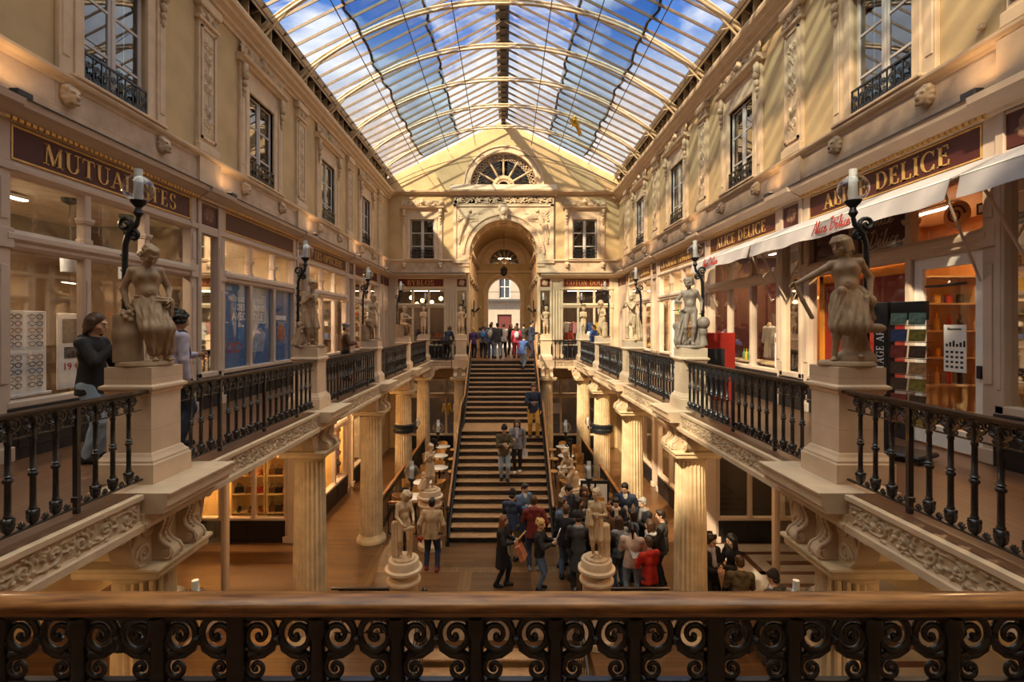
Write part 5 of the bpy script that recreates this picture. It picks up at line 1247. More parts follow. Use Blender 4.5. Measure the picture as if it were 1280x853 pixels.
def stock(kind, fn, colours, loc0, dirv, n, label, cat, group, rz=0, jit=.0):
    ms = {}
    for i in range(n):
        c = colours[i % len(colours)]
        if c not in ms: ms[c] = fn(gm(c))
        o = put(kind, ms[c], None, None, (loc0[0] + dirv[0] * i, loc0[1] + dirv[1] * i, loc0[2]), rz + (rnd.uniform(-.3, .3)))
        tag(o, label % {'c': c, 'n': ['first', 'second', 'third', 'fourth', 'fifth', 'sixth', 'seventh', 'eighth'][i]}, cat, group)
# yellow shoe shelves, lower left
zs = shelf((-7.62, 14.75, ZL + .05), 0, 1.0, 2.9, 6, 'lit yellow shelves of shoes and bags in the lower left shop', .35, W_YEL)
def shoe_m(m): return SHOE_MB.mesh('shoe', m, 180)
for r_, z in enumerate(zs[1:5]):
    nm = ['bottom', 'second', 'third', 'top'][r_]
    stock('shoe' if r_ % 2 == 0 else 'handbag', shoe_m if r_ % 2 == 0 else bag_m, ['black', 'brown', 'red'], (-7.95, 14.9, z), (.32, 0), 3, '%(c)s ' + ('shoe' if r_ % 2 == 0 else 'handbag') + ', %(n)s along the ' + nm + ' lit yellow shelf', 'shoe' if r_ % 2 == 0 else 'handbag', 'goods on the yellow shelves', .5)
zs = shelf((-6.72, 14.75, ZL + .05), 0, .7, 2.9, 6, 'narrow lit shelves between the shoe shelves and the hall', .35, W_YEL)
for r_, z in enumerate(zs[1:4]): stock('handbag', bag_m, ['brown', 'black', 'orange'], (-6.95, 14.9, z), (.22, 0), 3, '%(c)s handbag, %(n)s on the narrow lit shelf, ' + ['low', 'middle', 'high'][r_] + ' row', 'handbag', 'handbags on the narrow shelves', .1)
# red hat panel, lower left
t = thing('advertising_board', 'tall red display panel behind glass on the lower left', 'display panel', (-6.18, 18.35, ZL + .72), R(90)); put('board', MB().box(-.3, .3, 0, .04, 0, 2.0, .006), M_REDB, t); put('ledge', MB().box(-.3, .3, -.08, 0, 0, .05), M_WHITE, t)
for i, c in enumerate(['orange', 'brown', 'purple', 'black']):
    me = hat_mb().mesh('hat', gm(c), 50); o = put('hat', me, None, None, (-6.16, 18.35, ZL + 2.45 - .42 * i)); o.rotation_euler = (0, R(90), 0); tag(o, '%s hat hung on the red panel, %s from the top' % (c, ['first', 'second', 'third', 'fourth'][i]), 'hat', 'hats on the red panel')
zs = shelf((-6.7, 16.85, ZL + .1), R(90), 2.2, 2.4, 5, 'lit shelves inside the lower left shop beside the red panel', .3, W_YEL)
for r_, z in enumerate(zs[1:4]): stock('gift_box', box_m, ['red', 'yellow', 'white', 'brown'], (-6.85, 16.1, z), (0, .4), 4, '%(c)s box, %(n)s on the ' + ['low', 'middle', 'high'][r_] + ' shelf left of the red panel', 'box', 'boxes left of the red panel', PI / 2)
# optician shelves and yellow poster (goods stand against the partition that faces the camera)
def end_shelves(sg, i, nm, kinds, colours, mat, rows=6):
    y = BC[i] + 1.80; x0 = sg * 7.12
    zs = shelf((x0, y, .12), 0, 1.7, 2.5, rows, 'shelves of goods on the far partition inside ' + nm, .3, mat)
    for r_, z in enumerate(zs[:rows - 1]):
        kd, fn = kinds[r_ % len(kinds)]; k = r_ % len(colours); cs_ = colours[k:] + colours[:k]
        stock(kd, fn, cs_, (x0 - .68, y + .15, z), (.27, 0), 6, '%(c)s ' + kd.replace('_', ' ') + ', %(n)s from left on the ' + ['lowest', 'second', 'third', 'fourth', 'upper'][r_] + ' shelf in ' + nm, kd.replace('_', ' '), 'goods in ' + nm)
end_shelves(-1, 2, 'the blue poster shop', [('gift_box', box_m)], ['white', 'brown', 'black', 'blue'], W_BROWN)
end_shelves(-1, 3, 'the yellow poster shop', [('spectacle_case', box_m)], ['black', 'brown', 'blue', 'white'], W_BROWN)
end_shelves(-1, 4, 'the last left shop', [('gift_box', box_m), ('jar', jar_m)], ['orange', 'white', 'brown', 'red'], M_SHELF)
end_shelves(1, 3, 'the third right shop', [('gift_box', box_m), ('bottle', bottle_m), ('jar', jar_m)], ['green', 'white', 'blue', 'red', 'yellow'], M_SHELF)
end_shelves(1, 4, 'the last right shop', [('bottle', bottle_m), ('gift_box', box_m), ('jar', jar_m)], ['red', 'green', 'white', 'yellow', 'blue'], M_SHELF)
t = thing('hanging_poster', 'yellow poster hanging in an upper window light behind the second left statue', 'poster', pt(-1, BC[3], .55, -.5, 2.75), R(90)); put('sheet', MB().box(-.26, .26, 0, .01, 0, .7), M_WHITE, t); put('picture', MB().box(-.18, .18, -.004, 0, .12, .6), pm('yellow_print', (.8, .5, .03), .5, var=.2), t)
# right near shop: boards, door notice, shelves, script
yb = BC[1]
t = thing('advertising_board', 'red display board in an orange frame behind the near right statue', 'display panel', pt(1, yb, -.62, -.15, .05), side(1)); put('board', MB().box(-1.0, .95, 0, .04, .0, 2.4), M_REDB, t); fr_ = MB().box(-1.1, -.98, -.03, .04, 0, 2.55, .006).box(-1.1, 1.15, -.03, .04, 2.4, 2.55, .006).box(.95, 1.15, -.03, .04, 0, 2.55, .006); put('frame', fr_, M_ORB, t, label='orange frame')
t = thing('shop_sign', 'dark red fascia with pale handwriting above the near right shop window', 'sign', pt(1, yb, -.6, -.02, 2.84), side(1)); put('board', MB().box(-1.15, 1.15, 0, .02, 0, .7), W_DRED, t)
a_, _ = script_text('Alice', .26, 0, .03); c_, _ = script_text("De'lice", .26, 0, .03); put('lettering', MB().merge(a_, (.55, -.004, .4)).merge(c_, (.6, -.004, .07)).tube([(.3, -.004, .03), (.7, -.004, .06), (1.0, -.004, .09)], .008, 5).ball((1.05, -.004, .095), (.07, .01, .03), 8), M_PALETXT, t)
t = thing('door_notice', 'white printed notice taped to the glazed shop door on the right', 'notice', pt(1, yb, 1.27, .01, 1.05), side(1)); put('sheet', MB().box(-.16, .16, -.006, 0, 0, .62), M_WHITE, t)
pr = MB().merge(sans_text('Bienvenue', .035), (0, -.008, .55)); [pr.box(-.13 + .05 * i, -.10 + .05 * i, -.008, -.006, .33, .37 + .02 * (i % 3)) for i in range(6)]
for r_ in range(4):
    for i in range(4): pr.box(-.13 + .07 * i, -.09 + .07 * i, -.008, -.006, .05 + .065 * r_, .08 + .065 * r_)
put('print', pr, M_KTXT, t)
zs = shelf((7.57, 8.25, .1), 0, .95, 2.4, 6, 'wooden shelves of jars behind the glazed door on the right', .3, M_SHELF)
for r_, z in enumerate(zs[1:5]): stock('jar', jar_m if r_ % 2 else bottle_m, ['brown', 'yellow', 'red', 'black'], (7.27, 8.40, z), (.2, 0), 4, '%(c)s jar, %(n)s on the ' + ['lowest', 'second', 'third', 'upper'][r_] + ' shelf behind the glazed door', 'jar', 'jars behind the glazed door')
t = thing('exit_sign', 'small black exit sign with white running figure above the glazed door', 'sign', pt(1, yb, 1.35, -.35, 3.12), side(1)); put('plate', MB().box(-.17, .17, 0, .02, 0, .15, .004), M_BLACKB, t); put('symbol', MB().box(-.13, -.04, -.004, 0, .03, .12).box(-.11, -.06, -.006, 0, .05, .1).prism([(.02, .12), (.02, .03), (.1, .075)], -.004, 0, 'y'), M_WTXT, t)
t = thing('swirl_emblem', 'round orange swirl emblem hanging above the glazed door', 'emblem', pt(1, yb, .85, -.4, 3.2), side(1)); put('disc', MB().lathe([(.0, -.02), (.19, -.02), (.2, 0), (.19, .02), (0, .02)], n=24).mesh('disc', pm('orange_disc', (.5, .25, .09), .5), 40), None, t).rotation_euler = (PI / 2, 0, 0)
put('swirl', MB().tube([(x, -.03, z) for x, z, _ in spiral(0, 0, .15, .02, 0, 1.8, 24)], .014, 5), W_DRED, t)
# red A-board on the right gallery
t = thing('sign_board', 'red board with a black panel standing behind the second right statue', 'sign', (4.75, 10.9, .005), R(-10)); put('board', MB().box(-.42, .42, 0, .05, 0, 1.5, .01), M_REDB, t); put('panel', MB().box(-.36, .2, -.008, 0, .1, 1.15, .004), M_BLACKB, t)
# postcard rack
t = thing('postcard_rack', 'black postcard rack with white upright lettering behind the near right statue', 'postcard rack', (5.05, 6.15, .005), R(-62)); put('post', MB().box(-.26, -.10, -.09, .09, .1, 1.95, .006).box(-.3, .3, -.25, .25, .04, .1, .02).box(-.26, .26, -.02, .08, 1.72, 1.95, .006), M_BLACKB, t)
m_, w_ = serif_text('VINTAGE ART', .11, 0, .004, .1); lt_ = put('lettering', m_, M_WTXT, t, (-.145, -.093, 1.3)); lt_.rotation_euler = (0, R(-90), 0); lt_.scale = (.75, 1, .75)
for k, x in enumerate((-.28, .28)): put('caster', MB().ball((x, -.2, .03), .03, 8), M_IRON2, t)
for j in range(7): put('wire_tray', MB().tube([(-.08, -.1, .45 + .2 * j), (.28, -.1, .45 + .2 * j), (.28, .08, .45 + .2 * j)], .006, 4), M_IRON2, t)
cc = ['pink', 'red', 'brown', 'brown', 'red', 'blue', 'green']
cards = {'pink': (.20, .09, .08), 'red': (.16, .02, .014), 'brown': (.05, .025, .015), 'blue': (.02, .04, .12), 'green': (.09, .15, .12), 'yellow': (.16, .13, .02), 'orange': (.26, .14, .06)}
def cgm(c): return pm(c + '_card', cards[c], .4, var=.5, scale=22)
for j in range(7):
    for q in range(2):
        o = put('postcard', MB().box(-.085, .085, -.004, .004, 0, .15).box(-.06, .06, -.006, -.004, .03, .12), cgm(cc[j] if q == 0 else ['yellow', 'brown', 'yellow', 'orange', 'brown', 'yellow', 'green'][j]), None, (0, 0, 0)); M_ = Matrix.Translation((5.05, 6.15, .005)) @ Matrix.Rotation(R(-62), 4, 'Z')
        p_ = M_ @ Vector((.02 + .19 * q, -.115, .46 + .2 * j)); o.location = p_; o.rotation_euler = (R(-12), 0, R(-62)); tag(o, '%s postcard in the %s column of the rack, %s row from the floor' % (cc[j] if q == 0 else ['yellow', 'brown', 'yellow', 'orange', 'brown', 'yellow', 'green'][j], ('left', 'right')[q], ['lowest', 'second', 'third', 'fourth', 'fifth', 'sixth', 'topmost'][j]), 'postcard', 'postcards in the rack')
# second right shop: garments, bottles, picture
yb = BC[2]
def garment(loc, rz, col, label, cat='apron'):
    f = SDF((-.3, -.2, 0), (.3, .2, 1.0), .02); f.cone((0, 0, .78), (0, 0, .05), .12, .2, sy=.6, fold=(.015, 9, 2)).cone((-.2, 0, .82), (.2, 0, .82), .06, .06).cone((-.2, 0, .8), (-.26, -.03, .45), .06, .05).cone((.2, 0, .8), (.26, -.03, .45), .06, .05).ell((0, -.02, .92), (.07, .08, .06), op=-1)
    t = thing('dress_form', label, cat, loc, rz, None); put('garment', f.mb(), gm(col), t, smooth=180); put('neck_block', MB().lathe([(.06, .8), (.055, .93), (.03, .97), (0, .975)], n=12), M_SHELF, t, smooth=50); put('stand', MB().tube([(0, 0, 0), (0, 0, -.75)], .02, 6).box(-.15, .15, -.15, .15, -.78, -.75), M_IRON2, t)
garment(pt(1, yb, -.15, -1.35, .78), side(1), 'purple', 'dress form in a dark purple garment in the second right shop'); garment(pt(1, yb, -.95, -1.2, .78), side(1), 'white', 'dress form in a white garment in the second right shop')
tb = thing('display_table', 'low display table inside the dark red shop window on the right', 'table', pt(1, yb, -.1, -.6, 0), side(1)); put('top', MB().box(-1.5, 1.5, -.3, .3, .72, .77, .01), M_SHELF, tb)
for x in (-1.4, 1.4):
    for y in (-.24, .24): put('leg', MB().box(x - .03, x + .03, y - .03, y + .03, 0, .72), M_SHELF, tb)
stock('bottle', bottle_m, ['green', 'yellow', 'green', 'white', 'green'], (6.5, yb + .9, .772), (0, -.13), 5, '%(c)s bottle, %(n)s from the far end of the display table', 'bottle', 'bottles on the display table')
stock('bottle', bottle_m, ['yellow', 'green', 'yellow'], (6.5, yb - .7, .772), (0, -.12), 3, '%(c)s bottle, %(n)s in the near cluster of the display table', 'bottle', 'bottles on the display table')
t = thing('framed_picture', 'black picture in a wide orange frame on the dark red shop wall', 'picture', pt(1, yb, .95, -2.62, 1.2), side(1)); put('frame', MB().box(-.6, .6, 0, .04, -.1, 1.4, .01), W_ORANGE, t); put('picture', MB().box(-.42, .42, -.01, 0, .08, 1.2), M_BLACKB, t)
t = thing('hanging_notice', 'narrow white sticker with red mark on the second right shop window', 'notice', pt(1, yb, 1.6, .012, .75), side(1)); put('sheet', MB().box(-.06, .06, -.004, 0, 0, .75), M_WHITE, t); put('mark', MB().box(-.04, .04, -.006, -.004, .55, .66), M_REDTXT, t)
# BYBLOS lamps, COTON DOUX shirts
for i, (x, z) in enumerate(((-5.0, 3.2), (-4.4, 3.05), (-3.9, 2.95), (-3.4, 3.15), (-4.7, 2.85))):
    t = thing('pendant_lamp', 'small glowing orange pendant in the far left shop, %s from the left' % ['first', 'third', 'fourth', 'last', 'second'][i], 'lamp', (x, YF + 1.1, z), 0, 'orange pendants in the far left shop'); put('globe', MB().ball((0, 0, 0), .11, 10), LEMITW, t, smooth=180); put('cord', MB().tube([(0, 0, .1), (0, 0, 3.66 - z)], .01, 4), M_IRON2, t)
def shirt(m):
    f = SDF((-.28, -.1, 0), (.28, .1, .7), .02); f.cone((0, 0, .1), (0, 0, .5), .13, .15, sy=.45).cone((-.17, 0, .56), (.17, 0, .56), .05, .05).cone((-.17, 0, .55), (-.23, 0, .2), .055, .045).cone((.17, 0, .55), (.23, 0, .2), .055, .045).ell((0, -.05, .62), (.05, .06, .07), op=-1); return f.mb().mesh('shirt', m, 180)
stock('shirt', shirt, ['white', 'pink', 'white', 'blue', 'yellow'], (3.35, YF + .7, 1.25), (.42, 0), 5, '%(c)s shirt on display in the far right shop, %(n)s from the left', 'shirt', 'shirts in the far right shop')
stock('shirt', shirt, ['red', 'white', 'blue'], (3.5, YF + .6, .72), (.6, 0), 3, '%(c)s shirt in the lower row of the far right shop, %(n)s from the left', 'shirt', 'shirts in the far right shop')
tb = thing('display_table', 'display table inside the far left shop window', 'table', (-4.2, YF + .6, 0)); put('top', MB().box(-1.2, 1.2, -.25, .25, .8, .85, .01), M_SHELF, tb); put('trestle', MB().box(-1.1, -1.0, -.2, .2, 0, .8).box(1.0, 1.1, -.2, .2, 0, .8), M_SHELF, tb)
stock('table_lamp', lambda m: MB().lathe([(.0, 0), (.07, 0), (.03, .03), (.02, .2), (.02, .25), (.13, .25), (.08, .42), (.0, .42)], n=14).mesh('table_lamp', m, 50), ['orange', 'white', 'yellow', 'red'], (-5.0, YF + .55, .853), (.5, 0), 4, '%(c)s table lamp, %(n)s from the left in the far left shop window', 'lamp', 'table lamps in the far left shop')
stock('shirt', shirt, ['yellow', 'white'], (-3.0, YF + .5, ZL + 1.6), (.55, 0), 2, '%(c)s garment in the lower far window left of the stairs, %(n)s from the left', 'garment', 'garments in the lower far window')
t = thing('hanging_notice', 'white paper sign hanging in the lower far window right of the stairs', 'notice', (2.75, YF + .15, ZL + 1.75)); put('sheet', MB().box(-.22, .22, 0, .01, 0, .55), M_WHITE, t); put('string', MB().tube([(-.15, 0, .55), (0, 0, .85), (.15, 0, .55)], .006, 4), M_IRON2, t)
# gallery counter boxes before BYBLOS and COTON DOUX are the shop bases

# ------------------------------------------------------------------ gilded figure under the roof
f = SDF((-.5, -.35, -.8), (.5, .35, .8), .03)
f.cone((0, 0, .1), (0, 0, .45), .2, .17).ell((.02, -.05, .62), .13).cone((0, 0, .1), (.12, 0, -.5), .13, .08).cone((0, 0, .05), (-.02, .05, -.6), .11, .07).cone((.1, 0, .4), (.35, -.1, .25), .06, .05).cone((-.1, 0, .4), (-.3, -.1, .6), .06, .04)
for s_ in (-1, 1):
    for j in range(4): f.cone((s_ * .08, .08, .4), (s_ * (.30 + .03 * j), .15, .75 - .2 * j), .10, .06, k=.02)
t = thing('gilded_figure', 'gilded winged figure hanging under the glass roof', 'sculpture', (3.2, 21.2, 10.25), 0); put('body', f.mb(), pm('polished_gilt', (.75, .45, .10), .28, .8), t, smooth=180); put('hanger', MB().tube([(0, 0, .7), (.05, .1, 1.3)], .02, 5), M_GOLD, t); t.scale = (.62, .62, .62); t.rotation_euler = (0, R(-28), R(35))

t = thing('wall_sensor', 'small pale box fixed on the right wall beside the near upper window', 'sensor', (5.99, 6.05, 5.3), side(1)); put('body', MB().box(-.035, .035, -.06, 0, 0, .07, .008), M_TRIM, t)
# ================================================================== figures
def V(*a): return np.array(a, float)
def rotm(yaw=0, pitch=0, roll=0):   # pitch > 0 looks down (facing -y), yaw > 0 turns to +x, roll > 0 leans head to +x
    cy, sy, cp, sp, cr_, sr = math.cos(yaw), math.sin(yaw), math.cos(pitch), math.sin(pitch), math.cos(roll), math.sin(roll)
    Z = np.array([[cy, -sy, 0], [sy, cy, 0], [0, 0, 1]]); X = np.array([[1, 0, 0], [0, cp, -sp], [0, sp, cp]]); Y = np.array([[cr_, 0, sr], [0, 1, 0], [-sr, 0, cr_]])
    return Z @ Y @ X
def ik(a, t, l1, l2, pole):
    d = t - a; L = np.linalg.norm(d); L = min(max(L, 1e-4), .995 * (l1 + l2)); u = d / (np.linalg.norm(d) + 1e-9); t = a + u * L
    x = (L * L + l1 * l1 - l2 * l2) / (2 * L); h = math.sqrt(max(0, l1 * l1 - x * x)); p = pole - u * np.dot(pole, u); p /= np.linalg.norm(p) + 1e-9
    return a + u * x + p * h, t
ARMS = {'hang': (.06, -.02, -.53), 'hangf': (.04, -.14, -.50), 'fold': (-.13, -.27, -.20), 'hold': (-.08, -.32, -.24), 'phone': (-.10, -.26, -.04), 'pocket': (.05, -.06, -.44), 'out': (.30, -.16, -.36), 'chin': (-.14, -.17, .05), 'hip': (.10, -.04, -.34), 'read': (-.06, -.34, -.16), 'fwd': (.02, -.46, -.2)}
def skel(H=1.75, lean=0, side_=0, yaw=0, pitch=.12, hyaw=0, roll=0, armL='hang', armR='hang', feet=((-.10, 0), (.10, 0)), hipx=0, hipz=0, hipy=0, shw=.185, head=1.0, twist=0, bend=(0, 0), legz=(0, 0)):
    """armL is on the viewer's left (-x) when the figure faces the viewer"""
    s = H / 1.75; J = {'s': s, 'head_s': head}
    pel = V(hipx, hipy, .93 + hipz) * s; u = V(math.sin(side_), -math.sin(lean), math.cos(lean)); u /= np.linalg.norm(u)
    tw = twist; rt = V(math.cos(tw), math.sin(tw), 0)
    rt = rt - u * np.dot(rt, u); rt /= np.linalg.norm(rt); fw = np.cross(u, rt) * 1.0
    fw = np.cross(rt, u); fw = -fw if fw[1] > 0 and abs(tw) < 1.2 else fw
    J.update(pel=pel, u=u, rt=rt, fw=fw, waist=pel + u * .17 * s, chest=pel + u * .36 * s, neck=pel + u * .53 * s)
    Rh = rotm(hyaw + tw, pitch + lean * .5, roll + side_ * .5); J['Rh'] = Rh
    J['headc'] = J['neck'] + (u * .06 + Rh @ V(0, -.02, .125 * head)) * s
    J['Rt'] = np.stack([rt, -fw, u], 1)
    for k, sg in (('L', -1), ('R', 1)):
        sh = J['neck'] - u * .055 * s + rt * sg * shw * s; J['sh' + k] = sh
        arm = armL if sg < 0 else armR; t = ARMS[arm] if isinstance(arm, str) else arm
        tgt = sh + (rt * sg * t[0] + fw * (-t[1]) + V(0, 0, 1) * t[2]) * s
        pole = -fw * .8 + rt * sg * .7 + V(0, 0, -.5)
        el, wr = ik(sh, tgt, .285 * s, .255 * s, pole); J['el' + k] = el; J['wr' + k] = wr
        hip = pel + V(sg * .09 * s, 0, -.03 * s); J['hip' + k] = hip; f_ = feet[0 if sg < 0 else 1]; lz = legz[0 if sg < 0 else 1]
        an = V(f_[0], f_[1], .085 + lz) * s if True else 0
        kn, an = ik(hip, an, .44 * s, .415 * s, V(sg * .15, -1, 0)); J['kn' + k] = kn; J['an' + k] = an
    return J
def bounds(J, m=.22):
    P = np.array([v for k, v in J.items() if isinstance(v, np.ndarray) and v.shape == (3,) and k not in ('u', 'rt', 'fw')]); s = J['s']
    lo = P.min(0) - m * s; hi = P.max(0) + m * s; lo[2] = min(lo[2], -.03); return lo, hi
def head_sdf(f, J, baby=False, k=.02):
    s = J['s'] * J['head_s']; c = J['headc']; Rh = J['Rh']
    def q(x, y, z): return c + Rh @ V(x, y, z) * s
    f.ell(q(0, .01, .025), V(.074, .092, .095) * s, Rh, k * s); f.ell(q(0, -.03, -.05), V(.055, .058, .068) * s, Rh, k * 1.5 * s)
    f.ell(q(0, -.06, -.095), V(.026, .024, .022) * s, Rh, .02 * s)
    for g in (-1, 1):
        f.ell(q(g * .03, -.085, .008), V(.020, .018, .014) * s, Rh, .012 * s, op=-1); f.ell(q(g * .03, -.074, .006), V(.015, .015, .011) * s, Rh, .003)
        f.ell(q(g * .077, .012, -.01), V(.010, .02, .03) * s, Rh, .008 * s); f.ell(q(g * .04, -.062, -.035), V(.024, .02, .022) * s, Rh, .02 * s)
        f.cone(q(g * .014, -.088, .030), q(g * .045, -.078, .028), .010 * s, .007 * s, .01 * s)
    f.cone(q(0, -.088, .02), q(0, -.108, -.028), .009 * s, .015 * s, .012 * s)
    f.cone(q(-.02, -.084, -.062), q(.02, -.084, -.062), .009 * s, .009 * s, .008 * s); f.cone(q(-.022, -.098, -.064), q(.022, -.098, -.064), .004 * s, .004 * s, .004 * s, op=-1)
    f.cone(J['neck'] - J['u'] * .03 * J['s'], c + Rh @ V(0, .015, -.05) * s, .052 * J['s'], .048 * J['s'], .03 * J['s'])
def limbs(f, J, w=1.0, arms=True, legs=True, k=.03, hand=False):
    s = J['s']
    for K in 'LR':
        if arms:
            f.cone(J['sh' + K], J['el' + K], .050 * s * w, .040 * s * w, k * s); f.cone(J['el' + K], J['wr' + K], .040 * s * w, .027 * s * w, .02 * s)
        if legs:
            f.cone(J['hip' + K], J['kn' + K], .082 * s * w, .055 * s * w, k * s); kn, an = J['kn' + K], J['an' + K]
            f.cone(kn, an, .052 * s * w, .034 * s * w, .02 * s); f.ell(kn + (an - kn) * .3 + V(0, .015, 0) * s, .056 * s * w, None, .04 * s)
def torso(f, J, w=1.0, k=.05, belly=0):
    s = J['s']; Rt = J['Rt']
    f.ell(J['pel'], V(.155, .112, .13) * s * w, Rt, k * s); f.ell(J['waist'], V(.128, .095, .15) * s * w, Rt, k * s); f.ell(J['chest'], V(.158, .108, .165) * s * w, Rt, k * s)
    f.cone(J['shL'], J['shR'], .052 * s * w, .052 * s * w, k * s); f.cone(J['neck'] - J['u'] * .06 * s, J['neck'] + J['u'] * .02 * s, .075 * s * w, .05 * s, k * s)
    if belly: f.ell(J['waist'] + J['fw'] * .05 * s, .10 * s, None, k * s)
def foot(f, an, dirv, s, bare=False):
    d = dirv / (np.linalg.norm(dirv) + 1e-9); h = V(an[0], an[1], max(.03 * s, an[2] - .055 * s))
    f.cone(an, h - d * .02 * s, .035 * s, .04 * s, .02 * s); f.cone(h - d * .03 * s, h + d * .13 * s, .038 * s, .028 * s, .02 * s)
    if bare:
        p = V(-d[1], d[0], 0)
        for i in range(5): f.cone(h + d * .12 * s + p * (i - 2) * .016 * s, h + d * (.16 - .008 * abs(i - 1)) * s + p * (i - 2) * .018 * s - V(0, 0, .01) * s, .012 * s, .009 * s, .006 * s)
def hands(f, J, curl=.6, h=.01, sc=1.0):
    """palm, four fingers of different lengths and a thumb, grown out of each wrist; palm towards the body"""
    s = J['s'] * sc; rmin = .85 * h
    for K, sg in (('L', -1), ('R', 1)):
        d = J['wr' + K] - J['el' + K]; d /= np.linalg.norm(d); z = -d
        y = J['rt'] * sg; y = y - z * np.dot(y, z)
        if np.linalg.norm(y) < .25: y = J['u'] - z * np.dot(J['u'], z)
        y /= np.linalg.norm(y); x = np.cross(y, z)
        if np.dot(x, J['fw']) < -.05 or (abs(np.dot(x, J['fw'])) <= .05 and x[2] < 0): x = -x
        o = J['wr' + K]; A = np.stack([x, y, z], 1)
        def q(a, b, c): return o + A @ V(a, b, c) * s
        f.cone(q(0, 0, .01), q(0, 0, -.03), .026 * s, .027 * s, .02 * s); f.ell(q(0, 0, -.05), V(.040, .018, .045) * s, A, .01 * s)
        for i, (fx, l) in enumerate(((.030, .068), (.010, .078), (-.011, .072), (-.031, .056))):
            p = V(fx * 1.1, 0, -.088); a = .15
            for j, g in enumerate((.45, .32, .23)):
                a += curl * (.55, .8, .6)[j]; e = p + V(.006 * np.sign(fx), -math.sin(a), -math.cos(a)) * l * g
                f.cone(q(*p), q(*e), max(rmin, (.0105 - .001 * j) * s), max(rmin, (.0095 - .001 * j) * s), .003 * s); p = e
        p = V(.034, -.004, -.03)
        for dd, l in ((V(.66, -.25, -.70), .042), (V(.45, -.25 - curl * .4, -.8), .034), (V(.15, -.2 - curl * .5, -.9), .026)):
            dd = dd / np.linalg.norm(dd); e = p + dd * l; f.cone(q(*p), q(*e), max(rmin, .013 * s), max(rmin, .0105 * s), .006 * s); p = e
# ------------------------------------------------------------------ statues
def curls(f, J, n, r, seed, low=False, back=0.0):
    g = random.Random(seed); s = J['s'] * J['head_s']; c = J['headc']; Rh = J['Rh']
    f.ell(c + Rh @ V(0, .022, .035) * s, V(.084, .096, .095) * s, Rh, .015 * s)
    for i in range(n):
        a = g.uniform(0, 2 * PI); z = g.uniform(-.06 if low else -.01, .095); y = .03 + .10 * math.sin(a); x = .09 * math.cos(a)
        if y < -.035 and z < .07: z = .08 + g.uniform(0, .015)
        k = math.sqrt(max(.05, 1 - max(0, (z - .02) / .115) ** 2)); f.ell(c + Rh @ V(x * k, .03 + (y - .03) * k, z) * s, r * s * g.uniform(.7, 1.2), None, .008 * s)
    if back: 
        for x in (-.05, -.02, .02, .05): f.cone(c + Rh @ V(x, .08, .03) * s, c + Rh @ V(x * 1.1, .085, -back) * s, .035 * s, .026 * s, .02 * s)
def bob(f, J, l=.12):
    s = J['s'] * J['head_s']; c = J['headc']; Rh = J['Rh']; f.ell(c + Rh @ V(0, .022, .035) * s, V(.086, .098, .095) * s, Rh, .015 * s)
    for i in range(15):
        a = PI * (-.18 + 1.36 * i / 14); f.cone(c + Rh @ V(.078 * math.cos(a), .02 + .085 * math.sin(a), .05) * s, c + Rh @ V(.088 * math.cos(a), .025 + .092 * math.sin(a), -l + .01 * (i % 3)) * s, .026 * s, .02 * s, .012 * s)
    for i in range(7): x = -.06 + .02 * i; f.cone(c + Rh @ V(x * .6, -.05, .105) * s, c + Rh @ V(x, -.085, .055 + .006 * (i % 2)) * s, .02 * s, .014 * s, .01 * s)
def drape(f, J, z0, z1, r0=.17, r1=.2, fold=.014, n=11, tw=3, dx=0, dy=0, sy=.85):
    s = J['s']; p = J['pel']; a = V(p[0], p[1], z0 * s); b = V(p[0] + dx * s, p[1] + dy * s, z1 * s)
    f.cone(a, b, r0 * s, r1 * s, .03 * s, fold=(fold * s, n, tw), sy=sy)
def statue(label, loc, rz, H, J, extra, h=.011, mat=None, hair=('curl', 26, .026), base=('round', .27), body_w=1.14, drapery=None, others=(), group='terracotta statues', feetdir=None, hcurl=.5):
    mat = mat or M_STATUE; t = thing('statue', label, 'statue', loc, rz, group); s = J['s']
    lo, hi = bounds(J, .2); f = SDF(lo, hi, h); torso(f, J, body_w, belly=1); limbs(f, J, body_w); head_sdf(f, J)
    (curls(f, J, hair[1], hair[2], 5, True, hair[3] if len(hair) > 3 else 0) if hair[0] == 'curl' else bob(f, J, hair[1]))
    for K in 'LR': foot(f, J['an' + K], (feetdir or V(-.25 if K == 'L' else .25, -1, 0)) if feetdir is None else feetdir, s, h < .012)
    f.ell(J['waist'] + J['fw'] * .148 * s, .012 * s, op=-1, k=.008)
    for g in (-1, 1): f.ell(J['chest'] + J['rt'] * g * .07 * s + J['fw'] * .075 * s + J['u'] * .04 * s, .06 * s, None, .05 * s)
    hands(f, J, hcurl, h); mb = f.mb(); put('figure', mb, mat, t, (0, 0, .06), smooth=180)
    if drapery:
        f = SDF(lo - .12, hi + .12, h); drapery(f, J); m_ = f.mb(); put('drapery', m_, mat, t, (0, 0, .06), smooth=180)
    for nm, fn, l2, h2 in others:
        f = SDF(l2, h2, h); fn(f); put(nm, f.mb(), mat, t, (0, 0, .06), smooth=180)
    bz = MB()
    if base[0] == 'round': bz.lathe([(base[1], 0), (base[1] + .01, .02), (base[1], .05), (base[1] - .03, .062)], n=26)
    else: bz.box(-base[1], base[1], -base[1] * .8, base[1] * .8, 0, .06, .012)
    put('base', bz, mat, t, smooth=40); t.scale = (.86, .86, .86); return t
CH = dict(head=1.2, shw=.165)
ZP = 1.216
def spos(sg, k): return (sg * XP, CL[k + 1], ZP)
